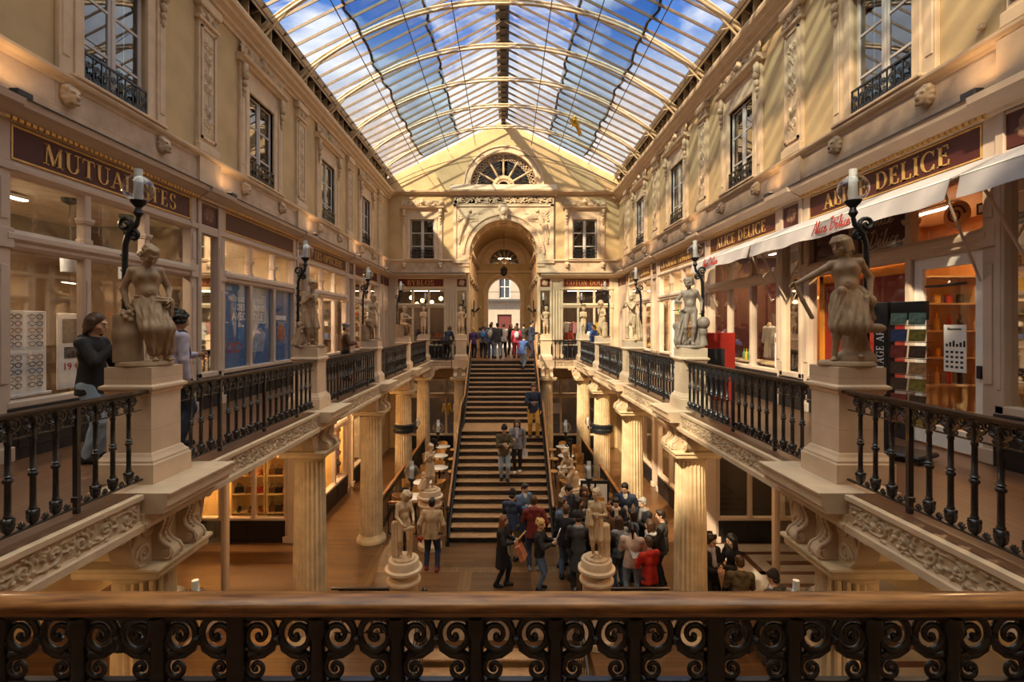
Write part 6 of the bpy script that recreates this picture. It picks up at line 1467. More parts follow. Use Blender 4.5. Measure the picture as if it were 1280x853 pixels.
# near left: half-seated figure leaning on a stump, head bowed, draped hips
def dr1(f, J):
    s = J['s']; drape(f, J, .92, .78, .145, .165, .016, 9, 2); f.cone(J['pel'] + V(-.12, -.02, .08) * s, J['wrR'] + V(0, -.02, 0), .05 * s, .045 * s, .03 * s, fold=(.01, 6, 5)); f.cone(J['wrR'], J['wrR'] + V(.03, 0, -.2) * s, .055 * s, .03 * s, .03, fold=(.01, 6, 3))
    for K in 'LR': f.cone(J['hip' + K], J['kn' + K], .108 * s, .09 * s, .04 * s, fold=(.014, 6, 6)); f.cone(J['kn' + K], J['kn' + K] + (J['an' + K] - J['kn' + K]) * .82, .088 * s, .075 * s, .04 * s, fold=(.016, 6, 4))
    m = (J['knL'] + J['knR']) / 2; f.cone(J['pel'] + V(0, -.02, .0) * s, m, .135 * s, .115 * s, .04 * s, fold=(.012, 6, 7)); f.cone(m, (J['anL'] + J['anR']) / 2 + V(0, .02, .10) * s, .115 * s, .085 * s, .04 * s, fold=(.014, 7, 5))
def stump(cx, cy, h_, r, k=.03):
    def fn(f): f.cone((cx, cy, .02), (cx, cy, h_ - r * .4), r * 1.05, r, k, fold=(.006, 7, 3)); f.cone((cx, cy, h_ * .55), (cx, cy, h_ * .55 + .01), r * 1.12, r * 1.12, .02); f.f = np.maximum(f.f, (f.ax[2] - h_)[None, None, :]); f.cut_below(-.01)
    return fn
J = skel(1.52, lean=.03, side_=-.07, pitch=.62, hyaw=.30, roll=.12, armL=(.05, .02, -.49), armR=(.10, -.10, -.46), feet=((.10, -.17), (.25, -.12)), hipx=.04, hipz=-.08, **CH)
statue('terracotta statue of a bowed half-draped figure leaning on a stump, nearest left', spos(-1, 0), R(46), 1.5, J, None, .0085, M_STATUE, ('curl', 60, .019), ('round', .30), drapery=dr1, others=[('stump', stump(-.17, .04, .60, .15), (-.42, -.25, -.02), (.08, .3, .75)), ('grapes', lambda f: [f.ell((-.19 + .05 * math.cos(i * 2.4), -.06 + .05 * math.sin(i * 2.4), .64 - .012 * i), .032, k=.01) for i in range(11)], (-.42, -.25, .4), (-.1, .15, .8))])
# near right: figure holding out a cloth, drapery knotted on the hips
def dr2(f, J):
    s = J['s']; drape(f, J, .94, .84, .145, .16, .014, 9, 2)
    for K in 'LR': f.cone(J['hip' + K], J['kn' + K], .12 * s, .105 * s, .05 * s, fold=(.016, 7, 6))
    m = (J['knL'] + J['knR']) / 2; f.cone(J['pel'], m + V(.02, 0, .02) * s, .15 * s, .15 * s, .05 * s, fold=(.016, 8, 6), sy=.8)
    f.cone(J['pel'] + V(.12, .02, .06) * s, J['pel'] + V(.22, .0, -.08) * s, .08 * s, .11 * s, .03 * s, fold=(.016, 7, 4)); f.cone(J['pel'] + V(.2, .02, -.05) * s, J['pel'] + V(.30, .0, -.32) * s, .08 * s, .03 * s, .03 * s, fold=(.012, 5, 4)); f.ell(J['pel'] + V(-.10, -.12, .08) * s, .06 * s, None, .03)
    f.cone(J['pel'] + V(-.1, -.13, .06) * s, J['pel'] + V(-.16, -.13, -.3) * s, .04 * s, .045 * s, .03, fold=(.01, 5, 3)); w_ = J['wrL']; f.cone(w_ + V(-.03, -.02, 0), w_ + V(.08, 0, -.25) * s, .022 * s, .03 * s, .02); f.cone(w_ + V(.08, 0, -.25) * s, w_ + V(.2, .02, -.5) * s, .03 * s, .03 * s, .02)
J = skel(1.56, lean=-.02, side_=-.06, pitch=.28, hyaw=-.75, armL=(.44, -.16, -.24), armR=(.13, .02, -.47), feet=((-.16, -.08), (.14, .02)), hipx=.02, twist=-.15, legz=(0, .05), **CH)
statue('pale statue of a bobbed child holding out a cloth, nearest right', spos(1, 0), R(-22), 1.5, J, None, .0085, M_STATUE, ('bob', .085), ('round', .31), drapery=dr2, others=[('rock', lambda f: (f.cone((.14, .14, 0), (.12, .14, .45), .17, .12, .04, fold=(.012, 5, 3)), f.cone((.0, .05, -.01), (.2, .1, -.01), .14, .16), f.ell((.3, -.03, .42), (.12, .06, .06)), f.cut_below(-.01)), (-.3, -.25, -.02), (.5, .4, .8))])
# others on the galleries
def dr3(f, J):
    s = J['s']; drape(f, J, .99, .35, .155, .17, .014, 10, 3, dx=.04); f.cone(J['pel'] + V(.1, 0, .05) * s, J['pel'] + V(.22, .02, -.45) * s, .06 * s, .05 * s, .04, fold=(.012, 5, 4))
def child(cx, cy): return lambda f: (f.cone((cx, cy, .1), (cx, cy, .32), .11, .09, .04), f.ell((cx - .02, cy, .48), .075), f.cone((cx - .08, cy, .36), (cx + .06, cy - .1, .42), .035, .03), f.cone((cx + .07, cy, .35), (cx, cy - .12, .3), .035, .03), f.cone((cx - .1, cy, .0), (cx, cy, .2), .13, .12, .04, fold=(.012, 7, 2)), f.cut_below(-.01))
J = skel(1.5, pitch=.5, hyaw=.25, armL=(-.10, -.22, -.10), armR='chin', feet=((-.05, -.05), (.12, -.06)), side_=.05, **CH)
statue('statue with hand at chin and a small child beside it, second left', spos(-1, 1), R(35), 1.5, J, None, .012, M_STATUE, ('curl', 34, .03), ('box', .29), drapery=dr3, others=[('child_figure', child(-.21, .02), (-.5, -.3, -.02), (.05, .3, .7))])
J = skel(1.48, lean=.08, pitch=.35, hyaw=.3, armL=(.05, -.30, -.34), armR=(-.06, -.30, -.36), feet=((-.06, 0), (.10, -.16)), **CH)
statue('terracotta statue of a child with a basket on a stump, third on the left', spos(-1, 2), R(55), 1.45, J, None, .013, M_STATUE, ('curl', 24, .03), ('box', .28), drapery=lambda f, J: drape(f, J, .96, .62, .155, .19, .014, 8, 3), others=[('stump', stump(-.22, .05, .5, .12), (-.42, -.2, -.02), (.0, .3, .6)), ('basket', lambda f: f.cone((-.2, -.1, .52), (-.2, -.1, .6), .1, .13), (-.42, -.35, .35), (.05, .15, .8))])
def jseat(**kw): return skel(1.5, hipz=-.25, hipx=-.05, feet=((.0, -.22), (.14, -.36)), legz=(.22, 0), **{**CH, **kw})
J = jseat(lean=.12, pitch=.35, hyaw=.2, armL='fold', armR='fwd')
statue('terracotta statue of a seated child with one leg raised, fourth on the left', spos(-1, 3), R(60), 1.4, J, None, .015, M_STATUE, ('curl', 24, .03), ('box', .28), drapery=lambda f, J: drape(f, J, .76, .6, .15, .17, .012, 7, 2), others=[('stump', stump(-.1, .12, .52, .17), (-.4, -.2, -.02), (.25, .4, .6))])
def sphere_stand(f): f.ell((.28, .0, .52), .15); f.cone((.28, .0, 0), (.28, .0, .36), .11, .05, .03); f.cone((.28, 0, .3), (.28, 0, .33), .1, .1, .02); f.cut_below(-.01)
def dr4(f, J): s = J['s']; f.cone(V(-.24, .08, .12), V(.2, .08, .12), .06, .06, .04); f.cone(J['pel'] + V(-.14, .08, -.1) * s, V(-.24, .06, .1), .12 * s, .14 * s, .04, fold=(.022, 8, 4)); f.cone(V(-.3, .05, .45), V(-.1, .1, .05), .08, .1, .04, fold=(.02, 6, 4)); f.cone(V(.14, .05, .5), V(.2, .0, .05), .07, .1, .03, fold=(.016, 6, 3))
J = skel(1.55, pitch=.3, hyaw=-.4, armL=(.10, -.26, -.26), armR=(.13, -.02, -.47), feet=((-.10, .04), (.06, -.08)), side_=-.04, **CH)
statue('grey statue of a nude child beside a globe on a stand, second right', spos(1, 1), R(-20), 1.5, J, None, .012, M_STATUEG, ('curl', 40, .028), ('round', .32), drapery=dr4, others=[('globe', sphere_stand, (.0, -.3, -.02), (.5, .3, .8))])
J = skel(1.5, lean=.02, pitch=.12, hyaw=-.3, armL=(-.06, -.30, .02), armR=(-.12, -.28, .0), feet=((-.12, -.10), (.12, .06)), twist=-.2, **CH)
statue('warm terracotta statue of a child playing pipes, third on the right', spos(1, 2), R(-50), 1.5, J, None, .013, M_STATUEL, ('curl', 26, .03), ('box', .28), drapery=lambda f, J: (drape(f, J, .97, .72, .16, .19, .014, 8, 3), f.cone(J['pel'] + V(.1, .1, 0), V(.22, .1, .08), .08, .12, .04, fold=(.02, 7, 4))), others=[('pipes', lambda f: (f.cone((-.05, -.36, 1.18), (-.02, -.2, 1.26), .018, .014), f.cone((.02, -.36, 1.16), (.0, -.2, 1.26), .018, .014)), (-.2, -.5, 1.0), (.2, -.1, 1.4)), ('rock', lambda f: (f.cone((.12, .12, 0), (.12, .12, .3), .16, .1, fold=(.012, 5, 2)), f.cut_below(-.01)), (-.1, -.1, -.02), (.35, .35, .5))])
J = skel(1.5, lean=.15, pitch=.4, hyaw=.2, armL='chin', armR=(.0, -.30, -.30), feet=((-.10, .02), (.10, .05)), **CH)
statue('warm terracotta statue with a hat leaning over a stump, fourth on the right', spos(1, 3), R(-40), 1.45, J, None, .015, M_STATUEL, ('curl', 22, .03), ('box', .27), drapery=lambda f, J: (drape(f, J, .97, .5, .15, .17, .012, 7, 2), f.cone(J['headc'] + V(0, 0, .09), J['headc'] + V(0, 0, .1), .15, .13, .02)), others=[('stump', stump(.2, -.12, .62, .12), (.0, -.35, -.02), (.42, .1, .75))])
for sg in (-1, 1):
    J = skel(1.5, pitch=.15, armL='fold', armR='fold', feet=((-.08, -.06), (.08, .02)), **CH)
    statue('small terracotta statue with crossed arms at the far %s gallery corner' % sname[sg], (sg * XP, 23.75, ZP), R(-8 * sg), 1.45, J, None, .016, M_STATUEL, ('curl', 20, .03), ('box', .24), drapery=lambda f, J: drape(f, J, .96, .66, .15, .18, .012, 7, 2))
    J = skel(1.5, pitch=.15, armL=(.10, -.10, -.42) if sg > 0 else 'fold', armR='hip', feet=((-.10, -.04), (.10, .02)), side_=.05 * sg, **CH)
    statue('small terracotta statue on the pedestal %s of the staircase top' % ('left' if sg < 0 else 'right'), (sg * 2.04, 23.75, ZP), 0, 1.45, J, None, .016, M_STATUEL, ('curl', 20, .03), ('box', .24), drapery=lambda f, J: drape(f, J, .97, .62, .15, .18, .012, 7, 2))
# lower statues on round pedestals
def round_ped(x, y, h_, label):
    t = thing('round_pedestal', label, 'pedestal', (x, y, ZL), 0, 'round stone pedestals')
    put('drum', MB().lathe([(.34, 0), (.34, .12), (.30, .16), (.28, .2), (.28, h_ - .50), (.30, h_ - .47), (.34, h_ - .44), (.34, h_ - .40), (.29, h_ - .37), (.27, h_ - .28), (.30, h_ - .26), (.37, h_ - .22), (.37, h_ - .17), (.31, h_ - .15), (.305, h_ - .02), (.295, h_)], n=36), M_TRIM, t, smooth=40)
PH = 1.67
J = skel(1.52, lean=.05, pitch=.55, hyaw=.5, armL=(.0, -.24, -.42), armR=(-.04, -.32, -.36), feet=((-.08, .0), (.12, -.06)), twist=.3, **CH)
round_ped(-1.93, 9.85, PH, 'round stone pedestal at the lower stair head, left'); statue('pale terracotta statue leaning on a club, on the left round pedestal of the hall', (-1.93, 9.85, ZL + PH), R(20), 1.5, J, None, .011, M_STATUEL, ('bob', .09), ('round', .26), drapery=lambda f, J: (drape(f, J, .9, .8, .14, .15, .01, 7, 2), f.cone(V(-.2, .05, .75), V(-.16, .02, .05), .07, .1, .03, fold=(.014, 7, 3))), others=[('club', lambda f: (f.cone((.13, -.26, .72), (.14, -.14, .02), .05, .03), f.cone((.0, -.24, .7), (.16, -.28, .74), .04, .04)), (-.15, -.45, -.02), (.35, .1, .95))], group='lower statues')
J = skel(1.52, pitch=.2, hyaw=-.35, armL='fold', armR=(-.06, -.24, -.22), feet=((-.08, -.04), (.10, -.02)), **CH)
round_ped(1.93, 9.85, PH, 'round stone pedestal at the lower stair head, right'); statue('pale statue of a child clutching a bundle, on the right round pedestal of the hall', (1.93, 9.85, ZL + PH), R(-15), 1.5, J, None, .011, M_STATUEL, ('curl', 30, .028), ('round', .27), drapery=lambda f, J: (drape(f, J, .97, .55, .15, .20, .016, 9, 3), f.cone(V(-.16, -.2, 1.1), V(-.14, -.22, .82), .05, .1, .03, fold=(.014, 6, 3))), others=[('stump', stump(.17, .1, .72, .13), (.0, -.1, -.02), (.4, .35, .85)), ('flower', lambda f: [f.ell((.02 + .06 * math.cos(i), -.2 + .01, .07 + .06 * math.sin(i)), .025, k=.01) for i in range(6)], (-.1, -.28, -.02), (.15, -.1, .2))], group='lower statues')
J = skel(1.42, pitch=.4, hyaw=.3, armL=(-.08, -.22, -.08), armR='chin', feet=((-.06, 0), (.10, -.04)), **CH)
round_ped(-2.05, 14.05, 1.66, 'round stone pedestal left of the stairs foot, by the cafe tables'); statue('terracotta statue with raised arms and a small child, left of the stairs foot', (-2.05, 14.05, ZL + 1.66), R(25), 1.4, J, None, .013, M_STATUEL, ('curl', 26, .03), ('round', .26), drapery=lambda f, J: drape(f, J, .97, .5, .15, .19, .014, 8, 3), others=[('child_figure', child(-.19, .0), (-.45, -.3, -.02), (.05, .3, .7))], group='lower statues')
J = jseat(lean=.35, pitch=.3, hyaw=-.3, armL=(.05, -.3, -.40), armR='fold')
round_ped(2.0, 14.05, 1.66, 'round stone pedestal right of the stairs foot, behind the crowd'); statue('terracotta statue of a seated child bending forward, right of the stairs foot', (2.0, 14.05, ZL + 1.66), R(-45), 1.4, J, None, .013, M_STATUEL, ('curl', 24, .03), ('round', .27), others=[('stump', stump(-.04, .12, .5, .18), (-.4, -.25, -.02), (.3, .4, .6))], group='lower statues')
# ------------------------------------------------------------------ lamps behind the statues
def bracket_lamp(x, y, sg, label, z0=ZP, zt=2.95, floor=False):
    t = thing('bracket_lamp', label, 'lamp', (x, y, z0), side(sg), 'globe lamps behind the statues'); H_ = zt - z0
    pth = [(0, 0, 0), (0, .0, H_ - .5), (0, -.005, H_ - .32), (0, -.04, H_ - .2), (0, -.09, H_ - .14), (0, -.13, H_ - .1), (0, -.15, H_ - .02)]
    pm_ = MB().tube(pth, [.03, .03, .032, .032, .028, .026, .024], 8)
    pm_.tube([(0, a - .0, c + H_ - .17) for a, c, _ in spiral(.0, .07, .105, .02, -PI / 2, -1.5, 18)], [.028 - .012 * i / 18 for i in range(19)], 6); pm_.tube([(0, a - .10, c + H_ - .22) for a, c, _ in spiral(0, .0, .065, .012, PI / 2, 1.4, 14)], .018, 6)
    for i in range(6): pm_.tube([(0, 0, .35 + i * .16 * H_ / 1.6), (0, .05, .40 + i * .16 * H_ / 1.6)], [.02, .006], 5)
    pm_.lathe([(.06, 0), (.06, .03), (.03, .06)], n=10); put('bracket', pm_, M_IRON2, t, smooth=60)
    put('cup', MB().lathe([(.02, -.02), (.05, .03), (.035, .06), (.03, .09), (.075, .14), (.085, .17), (.05, .17)], (0, -.15, H_), 14), M_IRON2, t, smooth=50)
    k = 14; put('globe', MB().lathe([(.155 * math.sin(PI * (.12 + .76 * i / k)), .30 - .155 * math.cos(PI * (.12 + .76 * i / k))) for i in range(k + 1)], (0, -.15, H_), 22, cap=False), M_LAMPG, t, smooth=180)
    put('chimney', MB().lathe([(.035, .16), (.045, .2), (.045, .36), (.04, .46), (.042, .52)], (0, -.15, H_), 12, cap=False), M_MILK, t, smooth=60)
lq = ['behind the near %s statue', 'behind the second %s statue', 'behind the third %s statue', 'behind the fourth %s statue']
for sg in (-1, 1):
    for k in range(4): bracket_lamp(sg * (XP + .27), CL[k + 1] + .06, sg, 'black bracket lamp with clear glass globe ' + lq[k] % sname[sg], zt=2.88)
    bracket_lamp(sg * (XP + .1), 23.98, sg, 'black bracket lamp with glass globe at the far %s gallery corner' % sname[sg], zt=2.75)
    bracket_lamp(sg * 2.1, 23.98, sg, 'black bracket lamp with glass globe %s of the staircase top' % sname[sg], zt=2.75)
    bracket_lamp(sg * 1.99, 10.22, sg, 'tall black lamp with glass globe beside the %s round pedestal of the hall' % sname[sg], ZL, -1.68)
    bracket_lamp(sg * 2.02, 14.42, sg, 'tall black lamp with glass globe %s of the stairs foot' % sname[sg], ZL, -1.62)
    t = thing('passage_bracket', 'cluster of dark branching wall lights in the arched passage, %s wall' % sname[sg], 'lamp', (sg * 1.9, 29.5, 2.6), side(sg), 'branching lights in the passage')
    mb = MB(); 
    for i in range(7): a = -1.2 + .4 * i; mb.tube([(0, 0, 0), (.25 * math.sin(a), -.2, -.1), (.45 * math.sin(a), -.35 - .1 * math.cos(a), .12)], .03, 5)
    mb.ball((0, -.05, 0), .1, 8).tube([(0, -.1, -.4), (0, -.12, .6)], .035, 6); put('arms', mb, M_IRON2, t); gl = MB()
    for i in range(7): a = -1.2 + .4 * i; gl.ball((.45 * math.sin(a), -.35 - .1 * math.cos(a), .22), .07, 8)
    put('globes', gl, M_LAMPG, t, smooth=180)
t = thing('hanging_lantern', 'dark hanging lantern under the inner fan window of the passage', 'lamp', (0, 33, 5.0)); put('lantern', MB().lathe([(.05, 0), (.2, .12), (.24, .5), (.1, .62), (.03, .7)], n=8), M_IRON2, t); put('chain', MB().tube([(0, 0, .7), (0, 0, 3.0)], .02, 4), M_IRON2, t)
# ================================================================== people
SKIN = {'l': (.62, .38, .26), 'm': (.48, .27, .17), 'd': (.20, .10, .06)}
CLO = {'black': (.014, .013, .016), 'charcoal': (.045, .045, .05), 'navy': (.022, .032, .07), 'denim': (.10, .15, .25), 'lightdenim': (.26, .34, .46), 'darkdenim': (.035, .05, .10), 'tan': (.42, .29, .17), 'maroon': (.17, .025, .02), 'red': (.42, .02, .012), 'white': (.66, .64, .62), 'cream': (.62, .50, .38), 'pinkish': (.56, .40, .32), 'lavender': (.46, .42, .54), 'olive': (.10, .075, .04), 'brown': (.14, .065, .03), 'grey': (.22, .22, .23), 'mustard': (.55, .30, .06), 'blue': (.05, .10, .30), 'pink': (.55, .06, .10), 'purple': (.09, .04, .16), 'khaki': (.25, .19, .11), 'orange': (.55, .18, .08), 'skyblue': (.06, .22, .50)}
HAIR = {'black': (.012, .010, .010), 'dark': (.028, .016, .012), 'brown': (.075, .035, .018), 'auburn': (.16, .06, .025), 'ginger': (.24, .10, .035), 'blonde': (.48, .28, .10), 'grey': (.28, .26, .25)}
def cm(c): return pm(c + '_cloth', CLO[c], .8, var=.18, scale=9)
def hm(c): return pm(c + '_hair', HAIR[c], .5, var=.35, scale=30)
def person(label, loc, rz, H=1.78, top=('black', 'jacket'), legs=('darkdenim', 'trousers'), shoes='black', hair=('short', 'dark'), skin='l', h=.0095, extra=(), w=1.0, group=None, curl=.7, **pose):
    t = thing('person', label, 'person', loc, R(rz), group); J = skel(H, **pose); s = J['s']; lo, hi = bounds(J, .2)
    f = SDF(lo, hi, h); torso(f, J, .92 * w); limbs(f, J, .76 * w); head_sdf(f, J)
    for K in 'LR': foot(f, J['an' + K], V(-.15 if K == 'L' else .15, -1, 0), s)
    hands(f, J, curl, h); put('body', f.mb(), pm('skin_' + skin, SKIN[skin], .5, var=.06, scale=9), t, smooth=180)
    hc = max(.013, h * 1.35); c = J['headc']; Rh = J['Rh']
    # top
    f = SDF(lo - .05, hi + .05, hc); tk = top[1]; f_k = .04 * s; wb = 1.14 * w
    f.ell(J['pel'] + J['u'] * .02 * s, V(.165, .128, .16) * s * w, J['Rt'], f_k); f.ell(J['waist'], V(.15, .122, .17) * s * w, J['Rt'], f_k); f.ell(J['chest'], V(.178, .130, .175) * s * w, J['Rt'], f_k)
    f.cone(J['shL'], J['shR'], .068 * s * w, .068 * s * w, f_k); f.cone(J['neck'] - J['u'] * .07 * s, J['neck'] - J['u'] * .015 * s, .088 * s, .068 * s, f_k)
    for K in 'LR':
        f.cone(J['sh' + K], J['el' + K], .070 * s * w, .060 * s * w, .03 * s, fold=(.004, 3, 14)); e, w_ = J['el' + K], J['wr' + K]; f.cone(e, e + (w_ - e) * .93, .060 * s * w, .044 * s * w, .02 * s, fold=(.003, 3, 10))
    if tk != 'coat':
        for g_ in (-1, 1): f.cone(J['waist'] + J['rt'] * g_ * .045 * s, J['pel'] + J['rt'] * g_ * .080 * s - J['u'] * .17 * s, .110 * s * w, .132 * s * w, .03 * s, fold=(.003, 4, 6))
    if tk == 'coat': f.cone(J['pel'], V(J['pel'][0], J['pel'][1], .50 * s), .16 * s * w, .19 * s * w, .04 * s, fold=(.006, 5, 1), sy=.82)
    if tk in ('hoodie', 'parka'): f.cone(J['neck'] + J['rt'] * -.06 * s - J['fw'] * .06 * s, J['neck'] + J['rt'] * .06 * s - J['fw'] * .06 * s, .06 * s, .06 * s, .03 * s); f.cone(J['neck'] - J['fw'] * .09 * s, J['neck'] - J['fw'] * .10 * s - J['u'] * .10 * s, .065 * s, .04 * s, .03 * s)
    zc = (J['pel'][2] - (.13 if tk in ('jacket', 'hoodie', 'parka') else .06 if tk == 'short' else .10) * s) if tk != 'coat' else .48 * s
    f.f = np.maximum(f.f, np.where(np.abs(f.ax[0])[:, None, None] + 0 * f.f < .24 * s, (zc - f.ax[2])[None, None, :] + 0 * f.f, -9)) if not tk == 'coat' else np.maximum(f.f, (zc - f.ax[2])[None, None, :])
    put('coat' if tk == 'coat' else 'jacket' if tk != 'sweater' else 'sweater', f.mb(), cm(top[0]), t, smooth=180)
    # legs
    f = SDF(lo - .05, hi + .05, hc); lw = 1.0 if legs[1] == 'leggings' else 1.14
    f.ell(J['pel'] - J['u'] * .01 * s, V(.160, .118, .13) * s * w, J['Rt'], .04 * s)
    for K in 'LR':
        kn, an = J['kn' + K], J['an' + K]; f.cone(J['hip' + K], kn, .094 * s * lw * w, .066 * s * lw, .03 * s)
        if legs[1] != 'shorts': f.cone(kn, kn + (an - kn) * 1.0, .065 * s * lw, .050 * s * lw, .02 * s, fold=(.004, 3, 12))
    put('trousers' if legs[1] != 'shorts' else 'shorts', f.mb(), cm(legs[0]), t, smooth=180)
    for K in 'LR':
        an = J['an' + K]; f = SDF(an - .2, an + .2, hc * .8); d = V(-.15 if K == 'L' else .15, -1, 0); d /= np.linalg.norm(d); hh = V(an[0], an[1], an[2] - .045 * s)
        f.cone(an + V(0, 0, .03), hh - d * .02 * s, .05 * s, .05 * s, .02 * s); f.cone(hh - d * .04 * s, hh + d * .14 * s, .048 * s, .038 * s, .03 * s); f.cut_below(an[2] - .085 * s); put('shoe', f.mb(), cm(shoes), t, smooth=180)
    # hair
    st, hcol = hair; f = SDF(c - .34 * s, c + .3 * s, hc * .8); q = lambda x, y, z: c + Rh @ V(x, y, z) * s
    if st not in ('beanie', 'beret', 'bald'):
        f.ell(q(0, .022, .036), V(.086, .100, .096) * s, Rh, .01 * s)
    if st == 'short': f.ell(q(0, .05, -.03), V(.075, .06, .06) * s, Rh, .02 * s); f.ell(q(0, -.045, .10), V(.06, .045, .03) * s, Rh, .02 * s)
    if st in ('long', 'bob', 'pony', 'bun'): f.ell(q(0, .05, -.02), V(.084, .07, .08) * s, Rh, .02 * s)
    if st in ('long', 'bob', 'wavy'):
        l_ = -.13 if st == 'bob' else -.25
        for i in range(9): a = PI * (-.05 + 1.1 * i / 8); b_ = q(.078 * math.cos(a), .02 + .075 * math.sin(a), .03); e_ = c + (Rh @ V(.095 * math.cos(a), .03 + .09 * math.sin(a), 0) + V(0, 0, l_ + .03 * (i % 3))) * s; f.cone(b_, e_, .034 * s, .026 * s, .02 * s, fold=(.005, 3, 12) if st == 'wavy' else None)
    if st == 'curly':
        g = random.Random(len(label))
        for i in range(40): a = g.uniform(0, 2 * PI); z = g.uniform(-.05, .13); y = .03 + .1 * math.sin(a); f.ell(q(.095 * math.cos(a) * (1 - max(0, z - .03) * 4), y if y > -.03 else -.03, max(z, .07) if y < -.02 else z), .030 * s, k=.01)
    if st == 'pony': f.cone(q(0, .10, .05), q(0, .15, -.02), .032 * s, .035 * s, .02 * s); f.cone(q(0, .15, -.02), c + (Rh @ V(0, .13, 0) + V(0, 0, -.22)) * s, .035 * s, .018 * s, .02 * s)
    if st == 'bun': f.ell(q(0, .08, .11), .05 * s, None, .01)
    if st in ('beanie', 'beret'): f.ell(q(0, .06, -.03), V(.078, .055, .06) * s, Rh, .02 * s)
    f.ell(q(0, -.10, -.03), V(.062, .06, .075) * s, Rh, .012 * s, op=-1); mbh = f.mb()
    if mbh.v: put('hair', mbh, hm(hcol), t, smooth=180)
    if st in ('beanie', 'beret'):
        f = SDF(c - .3 * s, c + .3 * s, hc * .8); f.ell(q(0, .018, .055), V(.094, .108, .092) * s, Rh, .01 * s)
        if st == 'beanie': f.cone(q(-.01, .015, .05), q(.01, .015, .05), .093 * s, .093 * s, .01); f.ell(q(0, .05, .12), .06 * s, None, .04)
        else: f.ell(q(.02, .02, .105), V(.125, .13, .05) * s, Rh, .02)
        f.ell(q(0, -.06, -.06), V(.2, .2, .085) * s, Rh, .01, op=-1); put('hat', f.mb(), cm('grey' if st == 'beret' else 'black'), t, smooth=180)
    for ex in extra:
        k = ex[0]
        if k == 'scarf': f = SDF(J['neck'] - .4, J['neck'] + .3, hc); [f.cone(J['neck'] + (J['rt'] * .075 * math.cos(a) + J['fw'] * .07 * math.sin(a)) * s, J['neck'] + (J['rt'] * .075 * math.cos(a + .6) + J['fw'] * .07 * math.sin(a + .6)) * s, .038 * s, .038 * s, .02) for a in np.arange(0, 6.2, .6)]; f.cone(J['neck'] + J['fw'] * .10 * s, J['chest'] + J['fw'] * .14 * s - J['u'] * .1 * s, .045 * s, .05 * s, .02); put('scarf', f.mb(), cm(ex[1]), t, smooth=180)
        if k == 'shirt': f = SDF(J['chest'] - .4, J['chest'] + .4, hc); f.cone(J['neck'] + J['fw'] * .055 * s, J['pel'] + J['fw'] * .085 * s + J['u'] * .02 * s, .055 * s, .075 * s, .02, sy=.9); put('shirt', f.mb(), cm(ex[1]), t, smooth=180)
        if k == 'backpack': f = SDF(J['chest'] - .5, J['chest'] + .5, hc); p = J['chest'] - J['fw'] * .19 * s; f.ell(p - J['u'] * .05 * s, V(.14, .09, .21) * s, J['Rt'], .02).ell(p - J['fw'] * .06 * s - J['u'] * .12 * s, V(.10, .05, .09) * s, J['Rt'], .02); [f.cone(J['chest'] + J['rt'] * g * .10 * s + J['u'] * .16 * s, J['chest'] + J['rt'] * g * .10 * s + J['fw'] * .13 * s, .025, .025, .01) for g in (-1, 1)]; put('backpack', f.mb(), cm(ex[1]), t, smooth=180)
        if k == 'glasses':
            g = MB()
            for sg in (-1, 1): g.tube([q(sg * .032 + .022 * math.cos(a), -.106, .008 + .017 * math.sin(a)) for a in np.linspace(0, 2 * PI, 11)], .003, 4); g.tube([q(sg * .054, -.10, .012), q(sg * .08, .01, .01)], .003, 4)
            g.tube([q(-.01, -.108, .01), q(.01, -.108, .01)], .003, 4); put('glasses', g, M_BLACKB, t)
        if k in ('paper', 'folder', 'card', 'phone', 'bag', 'camera'):
            K = ex[2]; P = J['wr' + K] + (J['wr' + K] - J['el' + K]) / np.linalg.norm(J['wr' + K] - J['el' + K]) * .09 * s; cr_, sr_ = math.cos(R(rz)), math.sin(R(rz)); W = (loc[0] + P[0] * cr_ - P[1] * sr_, loc[1] + P[0] * sr_ + P[1] * cr_, loc[2] + P[2])
            nm = {'paper': 'sheet_of_paper', 'folder': 'folder', 'card': 'booklet', 'phone': 'phone', 'bag': 'bag', 'camera': 'camera'}[k]
            if k == 'bag': o = MB().prism([(-.16, -.42), (.16, -.42), (.14, -.08), (-.14, -.08)], -.06, .06, 'y').tube([(-.08, 0, -.09), (-.05, 0, .01), (.05, 0, .01), (.08, 0, -.09)], .01, 5)
            elif k == 'phone': o = MB().box(-.036, .036, -.004, .004, -.01, .14, .003)
            elif k == 'camera': o = MB().box(-.07, .07, -.03, .03, -.1, 0, .01).lathe([(.03, 0), (.03, .06), (.035, .07)], (0, 0, -.17), 10)
            else: o = MB().box(-.105, .105, -.003 if k == 'paper' else -.01, .003 if k == 'paper' else .01, -.02, .26, .002)
            ob = put(nm, o, cm(ex[1]), None, W, R(rz)); ob.rotation_euler = (R(ex[4] if len(ex) > 4 else -25), 0, R(rz + (ex[5] if len(ex) > 5 else 0))); tag(ob, ex[3], {'sheet_of_paper': 'paper'}.get(nm, nm))
    return t
F = ZL; STEP = lambda i: ZL + i * RISE
